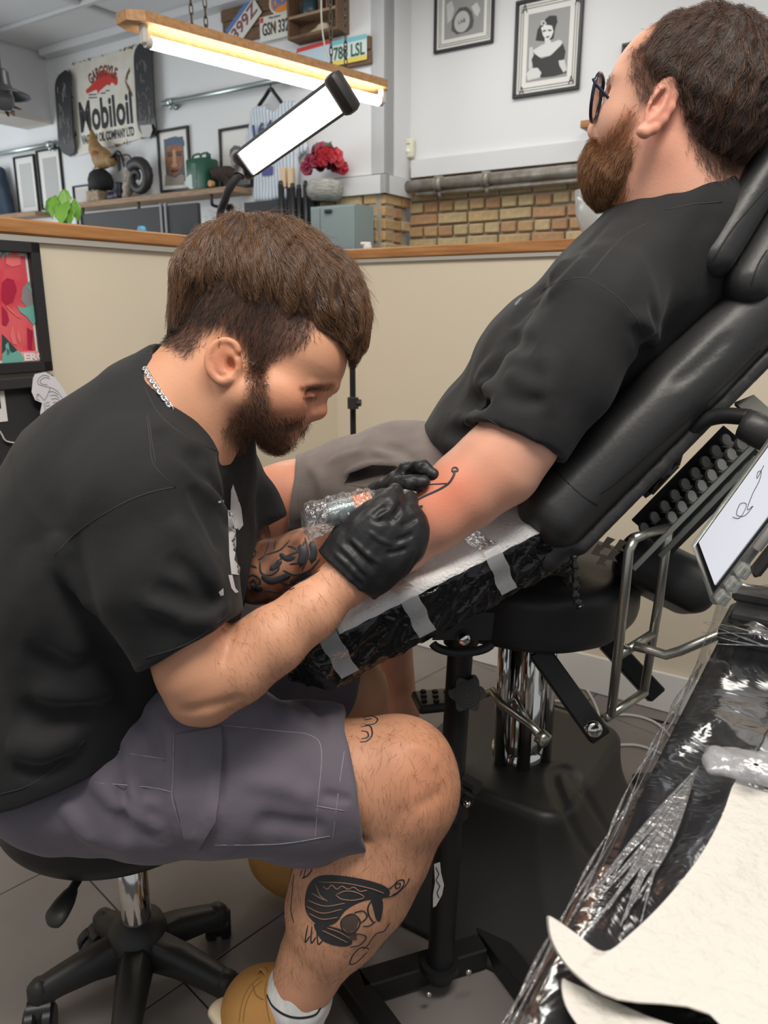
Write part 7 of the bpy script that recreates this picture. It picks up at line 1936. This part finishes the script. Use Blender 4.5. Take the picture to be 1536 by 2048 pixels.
# paper towel laid over the pad, tape over its edge
pt = thing('paper_towel_sheet', 'white dimpled paper towel taped over the black-wrapped arm rest', 'paper towel', pc + a3 * PT)
vs = []; fs = []; nx, ny = 40, 14
for i in range(nx + 1):
    for j in range(ny + 1):
        x = -LEN / 2 + .050 + (LEN - .045) * i / nx; y = -PW - .004 + (2 * PW - .004) * j / ny
        z = PT + .0012
        if j == 0: z -= .010
        P = pc + a1 * x + a2 * y + a3 * (z + .0008 * math.sin(i * 1.7 + j) )
        vs.append(P)
for i in range(nx):
    for j in range(ny):
        a = i * (ny + 1) + j; fs.append((a, a + ny + 1, a + ny + 2, a + 1))
o = mesh_obj('sheet', vs, fs, mat('dimpled_towel', (.80, .78, .76), .85, bump=(230, .9, .003)), None, True); world_child(o, pt); sm = o.modifiers.new('thick', 'SOLIDIFY'); sm.thickness = .0012
def tape(x, w_, top, down, skew=0.0):
    vs = []; n = 10
    prof = [(-PW + top * (1 - k / 6), PT + .0030) for k in range(7)] + [(-PW - .004, PT + .001), (-PW - .0085, PT - .012)] + [(-PW - .009 - .001 * math.sin(k), PT - .012 - down * k / 8) for k in range(1, 9)]
    for k, (y, z) in enumerate(prof):
        sx = x + skew * k / len(prof) + .0012 * math.sin(k * 1.3)
        for s in (-1, 1): vs.append(pc + a1 * (sx + s * w_ / 2) + a2 * y + a3 * z)
    fs = [(2 * k, 2 * k + 1, 2 * k + 3, 2 * k + 2) for k in range(len(prof) - 1)]
    o = mesh_obj('tape', vs, fs, tape_m, None, True); world_child(o, pt); return o
for x, sk_ in ((-LEN / 2 + .030, .012), (-LEN / 2 + .150, .012), (-LEN / 2 + .285, .010)):
    tape(x, .026, .075 if x > -LEN / 2 + .1 else .02, .058, sk_)

# ---- tattoo machine in its clear bag
tm = thing('tattoo_machine', 'tattoo machine with rough black grip and orange band inside a clear plastic bag', 'tattoo machine', W(735, 1012, .985))
ax_a, ax_b = W(632, 1036, .975), W(828, 986, 1.005)
axd = unit(ax_b - ax_a); Ltm = np.linalg.norm(ax_b - ax_a)
def tmr(prof, name, m, n=22):
    q = Vector(axd).to_track_quat('Z', 'Y').to_matrix(); mb = MB(); mb.lathe(prof, n, ax_a, q); return wmesh(mb, name, m, tm, True, .7)
tmr([(0, .012), (.012, .012), (.0155, .016), (.0155, .052), (0, .052)], 'motor', mat('motor_grey', (.22, .27, .28), .35, metal=.5))
tmr([(.0158, .050), (.0165, .052), (.0165, .072), (.0158, .074)], 'orange_band', mat('anodised_orange', (.72, .20, .05), .4))
tmr([(.0145, .072), (.016, .076), (.0165, .090), (.0150, .104), (.0125, .112), (0, .112)], 'grip', mat('stippled_grip', (.022, .022, .023), .6, bump=(330, 1.0, .004)))
tmr([(.009, .110), (.008, .122), (.004, .130), (.0012, .136)], 'needle_cartridge', mat('cartridge_plastic', (.85, .85, .85), .1, trans=.8))
F = Field(); F.chain([ax_a + axd * .004, ax_a + axd * .030, ax_a + axd * .070], [.0215, .0215, .0195], .01); F.cone(ax_a + axd * .0, ax_a - axd * .010 + C_U * .018, .018, .004, .01); F.cone(ax_a, ax_a - axd * .006 - C_U * .024, .016, .004, .012); F.cone(ax_a + axd * .06, ax_a + axd * .085 - C_U * .010, .018, .010, .012)
F.disp.append(lambda P: .0014 * (1 - 2 * np.abs(wob(P, .018, 3))) + .0007 * wob(P, .008, 9)); F.half(ax_a + axd * .086, axd, .002)
V, Q = F.mesh(.0016); o = mesh_obj('clear_bag', V, [tuple(q) for q in Q], film('bag_film', .14, .07, (.96, .97, .97), 90, .8, .05), None, True); world_child(o, tm)

# ---- stool
sx, sy = -.445, 1.15
so = thing('rolling_stool', 'round black rolling stool with chrome column under the tattooist', 'stool', (sx, sy, 0))
F = Field(); F.custom(lambda P: (lambda r, z: np.sqrt(np.maximum(r - .168, 0) ** 2 + np.maximum(np.abs(z - (.018 * np.clip((r / .2), 0, 1) ** 2)) - .018, 0) ** 2) - .034)(np.hypot(P[:, 0] - sx, P[:, 1] - sy), P[:, 2] - .405), (sx, sy, .405), .23, .01)
field_obj('seat', F, .006, mat('stool_vinyl', (.011, .011, .012), .5), so)
mb = MB(); mb.lathe([(.0, .36), (.075, .36), (.085, .345), (.03, .335), (0, .335)], 20); mb.build('seat_plate', steel_b, so, True)
mb = MB(); mb.lathe([(.026, .12), (.026, .30), (.0225, .302), (.0225, .36)], 24); mb.build('gas_column', chrome, so, True)
mb = MB(); mb.lathe([(0, .065), (.052, .065), (.055, .10), (.045, .128), (.030, .134), (.027, .138), (0, .138)], 24); mb.build('hub', plastic_b, so, True)
S0 = np.array([sx, sy, 0])
for (px, py) in ((75, 1950), (205, 1812), (432, 1800), (452, 1935), (240, 2075)):
    e = WZ(px, py, .105) - S0; e[2] = 0; d_ = unit(e); r_ = min(.24, float(np.linalg.norm(e))); p1 = d_ * r_
    mb = MB(); s_ = np.array([-d_[1], d_[0], 0])
    secs = [(.030, .112, .030, .052), (r_ * .5, .108, .026, .042), (r_ * .8, .098, .022, .036), (r_, .090, .020, .034)]
    vs = []
    for (rr_, zt, hw, hh) in secs:
        c_ = d_ * rr_
        for (u, v) in ((-1, -1), (-1, .3), (-.55, 1), (.55, 1), (1, .3), (1, -1)): vs.append(c_ + s_ * hw * u + np.array([0, 0, zt - hh / 2 + v * hh / 2]))
    fs = [(i * 6 + k, i * 6 + (k + 1) % 6, i * 6 + 6 + (k + 1) % 6, i * 6 + 6 + k) for i in range(3) for k in range(6)] + [(5, 4, 3, 2, 1, 0), tuple(range(18, 24))]
    mb.add(vs, fs); mb.lathe([(0, .094), (.012, .092), (.020, .082), (.021, .058), (0, .058)], 14, (p1[0], p1[1], 0)); lg = mb.build('leg', plastic_b, so, auto=.9)
    mb = MB(); tdir = s_ * .8 + d_ * .3; tdir = unit(tdir)
    q = Vector(np.cross(tdir, [0, 0, 1])).to_track_quat('Z', 'Y').to_matrix(); wc = p1 + tdir * .022
    for s in (-.014, .014): mb.lathe([(0, -.010), (.024, -.010), (.0275, -.006), (.0275, .006), (.024, .010), (0, .010)], 20, (wc[0] + (q @ Vector((0, 0, s))).x, wc[1] + (q @ Vector((0, 0, s))).y, .0285), q)
    mb.tube([(p1[0], p1[1], .062), (p1[0], p1[1], .03)], .010, 8)
    mb.lathe([(.0, -.026), (.030, -.026), (.030, .026), (0, .026)], 16, (wc[0] * .5 + p1[0] * .5, wc[1] * .5 + p1[1] * .5, .040), q @ Matrix.Scale(.75, 3))
    ca = mb.build('caster', mat('caster_black', (.013, .013, .014), .3), None, auto=.7); ca.parent = lg
mb = MB(); lp = [W(165, 1745, 1.20), W(140, 1785, 1.16), W(116, 1826, 1.13), W(98, 1852, 1.12)]
mb.tube(spline(lp, 5), [.008] * 5 + [.012, .014, .016, .017, .0175, .018, .018, .017, .015, .010, .004], 10, flat=.4); wmesh(mb, 'height_lever', plastic_b, so, True)

# ---- LED task lamp on its pole
tl = thing('task_lamp', 'black task lamp with bright bar head on a gooseneck and slim pole', 'lamp', WY(705, 900, 1.9) * np.array([1, 1, 0]))
g0, g1 = W(492, 328, 1.62), W(672, 196, 1.36)
ld = unit(g1 - g0); lw_ = unit(np.cross(ld, np.cross(C_R * .75 + C_U * -.45 - C_F * .2, ld))); ln_ = unit(np.cross(ld, lw_)); ln_ = ln_ if ln_ @ C_F < 0 else -ln_
LX = Matrix(np.stack([ld, lw_, ln_], 1).tolist()); lc = (g0 + g1) / 2; LL = np.linalg.norm(g1 - g0)
mb = MB(); mb.box(lc - ln_ * .008, (LL, .062, .016), .005, LX, seg=2); wmesh(mb, 'housing', plastic_b, tl)
led = mat('led_panel', (1, 1, 1), .4, emit=((1.0, .985, .95), 9.0)); mb = MB(); mb.box(lc + ln_ * .0015, (LL - .008, .050, .005), .001, LX); wmesh(mb, 'light_panel', led, tl)
mb = MB(); mb.box(g1 + ld * .014 - ln_ * .005, (.032, .072, .030), .010, LX, seg=2); wmesh(mb, 'end_cap', plastic_b, tl, auto=.7)
mb = MB(); mb.box(g0 - ld * .012 - ln_ * .005, (.030, .060, .026), .009, LX, seg=2); mb.tube([g0 - ld * .02, W(478, 352, 1.63)], .012, 10); wmesh(mb, 'neck_joint', plastic_b, tl, auto=.7)
mb = MB(); mb.tube(spline([W(480, 348, 1.63), W(462, 372, 1.64), W(450, 400, 1.66), W(440, 440, 1.70), W(455, 520, 1.78), W(540, 600, 1.86), W(650, 640, 1.90), W(700, 680, 1.92), W(705, 735, 1.93)], 8), .0085, 10); wmesh(mb, 'gooseneck', mat('lamp_rubber', (.02, .02, .021), .5), tl, True)
pb_ = W(705, 735, 1.93); mb = MB(); mb.tube([pb_ + [0, 0, .06], [pb_[0], pb_[1], .55]], .0075, 12); mb.tube([[pb_[0], pb_[1], .75], [pb_[0], pb_[1], .03]], .0095, 12); wmesh(mb, 'pole', steel_b, tl, True, .6)
cz = W(706, 806, 1.93); mb = MB(); mb.tube([(cz[0], cz[1], cz[2] - .014), (cz[0], cz[1], cz[2] + .014)], .014, 12); mb.tube([cz, cz + C_R * .020 - C_F * .004], .009, 10); wmesh(mb, 'clamp', plastic_b, tl, True, .6)
for k in range(3):
    a = k * 2.094 + .4; mb = MB(); mb.tube([(pb_[0], pb_[1], .16), (pb_[0] + .16 * math.cos(a), pb_[1] + .16 * math.sin(a), .012)], .007, 8); wmesh(mb, 'leg', steel_b, tl, True)

# ---- hanging batten light
zb_ = 2.06
b0, b1 = WZ(262, 34, zb_), WZ(786, 178, zb_); bd_ = unit(b1 - b0); bw_ = unit(np.cross([0, 0, 1], bd_)); bw_ = bw_ if bw_[1] > 0 else -bw_
hl_ = thing('batten_light', 'bright tube light under a chamfered timber board hung on chains', 'lamp', (b0 + b1) / 2)
pine = wood('light_pine', (.58, .33, .14), (.40, .19, .07), 6, (14, 1.5, 14), .45)
Lb = np.linalg.norm(b1 - b0); bwid = .125
mb = MB(); mb.prism([(0.0, .03), (.05, 0), (Lb - .03, 0), (Lb, .03), (Lb, bwid - .03), (Lb - .03, bwid), (.05, bwid), (0, bwid - .03)], lambda a, b, t: b0 + bd_ * a + bw_ * b + np.array([0, 0, t]), 0, .030); wmesh(mb, 'board', pine, hl_)
tube_m = mat('tube_glow', (1, 1, 1), .4, emit=((1.0, .955, .84), 19.0))
t0_, t1_ = b0 + bd_ * .085 + bw_ * .040 - np.array([0, 0, .045]), b0 + bd_ * (Lb - .045) + bw_ * .040 - np.array([0, 0, .045])
mb = MB(); mb.tube([t0_, t1_], .0185, 16); wmesh(mb, 'tube', tube_m, hl_, True, .8)
for e in (t0_, t1_):
    mb = MB(); s = 1 if e is t1_ else -1; mb.tube([e, e + bd_ * .02 * s], .018, 14); mb.box(e + bd_ * .022 * s + np.array([0, 0, .020]), (.02, .03, .055), .003, Matrix(np.stack([bd_, bw_, [0, 0, 1]], 1).tolist())); wmesh(mb, 'end_holder', mat('holder_white', (.62, .60, .55), .5), hl_)
chain_m = mat('old_chain', (.10, .085, .065), .45, metal=.7)
lkm = MB(); lkm.tube([(.006 * math.cos(a), 0, .0135 * math.sin(a) + (.005 if math.sin(a) > 0 else -.005)) for a in [k * pi / 6 for k in range(12)]], .0022, 6, closed=True)
lko = lkm.build('link', chain_m, None, True); lkd = lko.data; bpy.data.objects.remove(lko)
for (t, v) in ((.245, .02), (.245, .105), (.79, .02), (.79, .105)):
    p = b0 + bd_ * Lb * t + bw_ * v; zt_ = zb_ + .03
    hk = MB(); hk.tube([(0, 0, 0), (0, 0, .018)], .003, 6); c_ = hk.build('chain', chain_m, hl_); c_.location = Vector(p) + Vector((0, 0, .03)) - hl_.location
    n = int((ZC - zt_ - .045) / .0285)
    for k in range(n):
        l = bpy.data.objects.new('link', lkd); link(l, c_); l.location = (0, 0, .024 + k * .0285); l.rotation_euler = (0, 0, (k % 2) * pi / 2 + .5)
cb_p = WZ(655, 118, zb_ + .03)
mb = MB(); mb.tube(spline([cb_p, cb_p + [-.02, 0, .15], cb_p + [.0, .0, .5], cb_p + [.03, 0, 1.16]], 6), .0035, 6); wmesh(mb, 'flex', mat('cream_flex', (.62, .60, .54), .5), hl_, True)

# ---- tablet
tb_ = thing('tablet', 'tablet in a clear case showing a white page with one scribble, beside the chair', 'tablet', W(1470, 1060, .86))
P1, P4 = W(1388, 1090, .95), W(1552, 864, .87)
tu = unit(P4 - P1); r2 = ray(1424, 1190); P2 = C_O + r2 * (((P1 - C_O) @ tu) / (r2 @ tu)); tv = unit((P2 - P1) - tu * ((P2 - P1) @ tu)); tn = unit(np.cross(tu, tv)); tn = tn if tn @ C_F < 0 else -tn
TX = Matrix(np.stack([tu, tv, tn], 1).tolist()); TL, TW = .235, np.linalg.norm(P2 - P1)
tc_ = P1 + tu * TL / 2 + tv * TW / 2
mb = MB(); mb.box(tc_ - tn * .004, (TL, TW, .007), .003, TX, seg=2); wmesh(mb, 'body', glossy_black, tb_)
scr = mat('tablet_screen', (.55, .56, .62), .15, emit=((.80, .84, .95), .42)); mb = MB(); mb.box(tc_ + tn * .0002, (TL - .018, TW - .016, .0012), .0, TX); wmesh(mb, 'screen', scr, tb_)
mb = MB(); qs = [(.064, .030), (.072, .046), (.086, .040), (.080, .026), (.070, .034), (.078, .052), (.092, .054), (.084, .048), (.098, .036), (.112, .030), (.120, .020), (.116, .014), (.112, .022), (.126, .016)]
mb.tube(spline([P1 + tu * a * 1.05 + tv * (b + .012) + tn * .0012 for a, b in qs], 5), .0004, 4); wmesh(mb, 'scribble', ink, tb_)
cs_m = mat('case_plastic', (.80, .83, .80), .12, trans=.75)
mb = MB(); c4 = [(-.003, -.003), (TL + .003, -.003), (TL + .003, TW + .004), (-.003, TW + .004)]
mb.tube([P1 + tu * a + tv * b - tn * .004 for a, b in c4], .0055, 8, closed=True); wmesh(mb, 'case_rim', cs_m, tb_, True)
for k in range(3):
    mb = MB(); mb.box(P1 + tu * (.008 + .019 * k) + tv * (TW + .010) - tn * .006, (.016, .016, .012), .003, TX, seg=2); wmesh(mb, 'case_ridge', cs_m, tb_)
mb = MB(); mb.tube([P1 + tu * .075 + tv * (TW + .012) - tn * .002, P1 + tu * .20 + tv * (TW + .012) - tn * .002], .0048, 12); wmesh(mb, 'stylus', mat('stylus_white', (.80, .79, .75), .35), tb_, True)
mb = MB(); mb.box(P1 + tu * .150 + tv * (TW + .020) - tn * .012, (.20, .018, .010), .004, TX); wmesh(mb, 'folded_cover', plastic_b, tb_)
mb = MB(); mb.tube(spline([tc_ - tn * .010, tc_ - tn * .05 + tu * .05, W(1600, 1100, 1.0), (.62, .9, .79)], 6), .008, 8); wmesh(mb, 'holder_arm', steel_b, tb_, True)

# ---- work table wrapped in film
TZ = .78
T1 = WZ(1456, 1240, TZ); T0 = WZ(1043, 2048, TZ); T0 = T0 + (T0 - T1) * .08
td = unit(T1 - T0); tr = np.array([td[1], -td[0], 0]); TLn = np.linalg.norm(T1 - T0)
wt = thing('work_table', 'black work trolley top wrapped in crinkled cling film', 'table', (T0 + T1) / 2 * np.array([1, 1, 0]) + tr * .22)
RT = Matrix(np.stack([td, -tr, [0, 0, 1]], 1).tolist())
mb = MB(); mb.box((T0 + T1) / 2 + tr * .25 - np.array([0, 0, .012]), (TLn, .50, .024), .004, RT); wmesh(mb, 'top', glossy_black, wt)
mb = MB(); mb.box((T0 + T1) / 2 + tr * .26 - np.array([0, 0, .07]), (TLn - .04, .46, .09), .004, RT); wmesh(mb, 'drawer_box', steel_b, wt)
for a, b in ((.06, .06), (.06, .44), (.94, .06), (.94, .44)):
    p = T0 + td * TLn * a + tr * b; mb = MB(); mb.tube([(p[0], p[1], TZ - .1), (p[0], p[1], .05)], .013, 12); lg = wmesh(mb, 'leg', steel_b, wt, True)
    mb = MB(); mb.lathe([(0, -.011), (.024, -.011), (.026, 0), (.024, .011), (0, .011)], 16, (p[0], p[1], .027), Matrix.Rotation(pi / 2, 3, 'X')); ca = mb.build('caster', chrome, None, True); ca.parent = lg
q = WZ(1275, 1562, .02); mb = MB(); mb.bar(q - [.01, 0, 0], q + [.07, .01, 0], .03, .03, bev=.005); wmesh(mb, 'foot', steel_b, wt)
# trays and a bottle shape under the film at the far end
tr_o = thing('supply_tray', 'black supply tray with lid at the far end of the wrapped table', 'tray', T1 + tr * .09 - td * .05)
mb = MB(); c_ = T1 + tr * .10 - td * .04
for k, (dz, s, off) in enumerate(((.012, (.10, .20, .024), 0), (.034, (.085, .18, .016), -.006), (.050, (.04, .19, .016), .022))): mb.box(c_ + td * off + np.array([0, 0, dz]), s, .004, RT)
wmesh(mb, 'tray', plastic_b, tr_o)
rr = random.Random(5)
# film sheet: rises over the trays, sags between, hangs over the edge
def ridged(a, b, s):
    P = np.array([[a, b, 0.0]]); return float((1 - abs(wob(P * np.array([[.45, 1.5, 1]]), s, 3)[0])) ** 4)
nx, ny = 110, 64; vs = []; fs = []
for i in range(nx + 1):
    for j in range(ny + 1):
        a = -.02 + (TLn + .05) * i / nx; b = -.05 + .56 * j / ny
        z = .004 + .005 * ridged(a * .6, b, .10) + .002 * ridged(a + 3, b * 1.2, .06)
        z += .060 * math.exp(-((a - TLn + .02) / .055) ** 2) + .028 * math.exp(-((a - TLn + .12) / .05) ** 2)
        if b < 0: z += b * 1.4; bb = b * .25 - .006
        else: bb = b
        vs.append(T0 + td * a + tr * bb + np.array([0, 0, z]))
for i in range(nx):
    for j in range(ny):
        a = i * (ny + 1) + j; fs.append((a, a + ny + 1, a + ny + 2, a + 1))
fo = mesh_obj('cling_film', vs, fs, film('cling', .0, .10, (.97, .97, .98), 9, .55, .010, .30), None, True); world_child(fo, wt)
# gathered film: a fan of bright pleats along the edge and a rope across the far end
mb = MB()
for k in range(24):
    t = rr.random(); p0 = WZ(1398 - 26 * t, 1532 + 70 * t, TZ + .016); p2 = WZ(1165 + 120 * t + rr.uniform(-10, 10), 1835 + rr.uniform(-60, 20), TZ + .012); pm = (p0 + p2) / 2 + tr * rr.uniform(-.006, .006)
    pts = spline([p0, pm, p2], 7); mb.tube(pts, [.0016 * math.sin(pi * min(.95, .08 + q_ / (len(pts) - 1))) + .0003 for q_ in range(len(pts))], 5, flat=.5)
o = wmesh(mb, 'film_pleats', film('pleat', .30, .14, (.90, .90, .92), 90, .6, .14), wt, True); o['kind'] = 'stuff'
mb = MB()
for k in range(5):
    pts = [T0 + td * (TLn * .84 + .03 * math.sin(t * 5 + k) * .3 + .028 * (t - .5)) + tr * (-.012 + .36 * t) + np.array([0, 0, .030 + .010 * math.sin(t * 7 + k * 1.3) + .003 * k % .012]) for t in np.linspace(0, 1, 22)]
    mb.tube(pts, [(.0018 + .0009 * math.sin(q_ * 1.9 + k)) * min(1, .15 + q_ / 4) for q_ in range(22)], 5, flat=.6)
o = wmesh(mb, 'film_rope', MATS['pleat'], wt, True); o['kind'] = 'stuff'
mb = MB()
for k in range(3):
    pts = [T0 + td * TLn * t + tr * (-.006 + .003 * math.sin(t * 17 + k * 2)) + np.array([0, 0, .002 + .004 * math.sin(t * 13 + k)]) for t in np.linspace(0.0, .80, 60)]
    mb.tube(pts, [.0010 + .0006 * math.sin(q_ * .7 + k) for q_ in range(60)], 5, flat=.6)
o = wmesh(mb, 'film_edge', MATS['pleat'], wt, True); o['kind'] = 'stuff'
# towels
def sheet(name, label, outline, z0, z1, m, seg=4):
    t = thing(name, label, 'paper towel', WZ(*outline[0], z0)); pts = smooth2(outline, seg, True)
    mb = MB(); n = len(pts)
    c_ = (sum(p[0] for p in pts) / n, sum(p[1] for p in pts) / n)
    lay = [(z0, 1.0), (z0 + (z1 - z0) * .25, 1.004), (z0 + (z1 - z0) * .75, 1.002), (z1, .985)]
    vs = []
    for z, s in lay:
        for p in pts: vs.append(WZ(c_[0] + (p[0] - c_[0]) * s, c_[1] + (p[1] - c_[1]) * s, z))
    fs = [(l * n + k, l * n + (k + 1) % n, (l + 1) * n + (k + 1) % n, (l + 1) * n + k) for l in range(3) for k in range(n)]
    fs += [tuple(3 * n + k for k in range(n)), tuple(range(n - 1, -1, -1))]
    mb.add(vs, fs); o = wmesh(mb, 'folded_sheet', m, t, True, .9); return t
sheet('paper_towel_stack', 'white folded paper towel lying uppermost on the wrapped table with a pointed corner', [(1472, 1560), (1500, 1572), (1620, 1640), (1640, 1900), (1560, 2180), (1420, 2030), (1235, 2000), (1150, 1950), (1105, 1890), (1094, 1838), (1104, 1836), (1150, 1868), (1206, 1904), (1260, 1868), (1330, 1800), (1400, 1712), (1445, 1630)], TZ + .020, TZ + .036, towel_m)
sheet('paper_towel_stack', 'white folded paper towel lowest in the stack, rounded corner below the slot', [(1124, 1960), (1150, 1968), (1290, 2030), (1450, 2100), (1440, 2250), (1260, 2180), (1170, 2070), (1130, 2010)], TZ + .010, TZ + .022, towel_m)
# sealed pouch with snowflake print
sp_t = thing('sealed_pouch', 'small clear pouch printed with a white snowflake beside the paper towels', 'pouch', WZ(1470, 1530, TZ + .03))
F = Field(); pa, pb2 = WZ(1425, 1520, TZ + .042), WZ(1580, 1545, TZ + .045)
F.econe(pa, pb2, (.020, .009), (.024, .012), np.cross(unit(pb2 - pa), [0, 0, 1]), .01); F.disp.append(lambda P: .0016 * (1 - 2 * np.abs(wob(P, .025, 4))))
V, Q = F.mesh(.003); o = mesh_obj('pouch', V, [tuple(q) for q in Q], film('pouch_film', .06, .22, (.70, .71, .74), 30, .5, .30), None, True); world_child(o, sp_t)
fc = WZ(1512, 1530, TZ + .0625); mb = MB()
for k in range(8):
    a = k * pi / 4; d_ = np.array([math.cos(a), math.sin(a), 0]); mb.bar(fc, fc + d_ * .0085, .0022, .0008); mb.tube([fc + d_ * .0078 + np.array([math.cos(t), math.sin(t), 0]) * .0016 for t in [j * pi / 4 for j in range(8)]], .0006, 4, closed=True)
wmesh(mb, 'snowflake_print', mat('print_white', (.75, .75, .75), .6), sp_t)

# ---- cables on the floor
wc = mat('white_cable', (.62, .60, .56), .5)
for label, pts, r_ in [('white cable running along the wall skirting behind the chair base', [(1080, 1330), (1130, 1345), (1170, 1375), (1195, 1420), (1192, 1440), (1150, 1410), (1100, 1400)], .004), ('white cable arching across the floor tiles to the work table', [(1205, 1432), (1260, 1430), (1310, 1445), (1345, 1480), (1380, 1540)], .004), ('white cable looping low in front of the table legs', [(1180, 1496), (1240, 1490), (1280, 1492), (1330, 1510)], .004), ('thin black cable lying along the skirting by the wall', [(1090, 1405), (1180, 1430), (1260, 1430), (1370, 1455)], .0035)]:
    o = MB(); P = [WZ(a, b, r_ + .002) for a, b in pts]; o.tube(spline(P, 8), r_, 8); c_ = o.build('floor_cable', wc if 'white' in label else glossy_black, None, True); props(c_, label, 'cable')
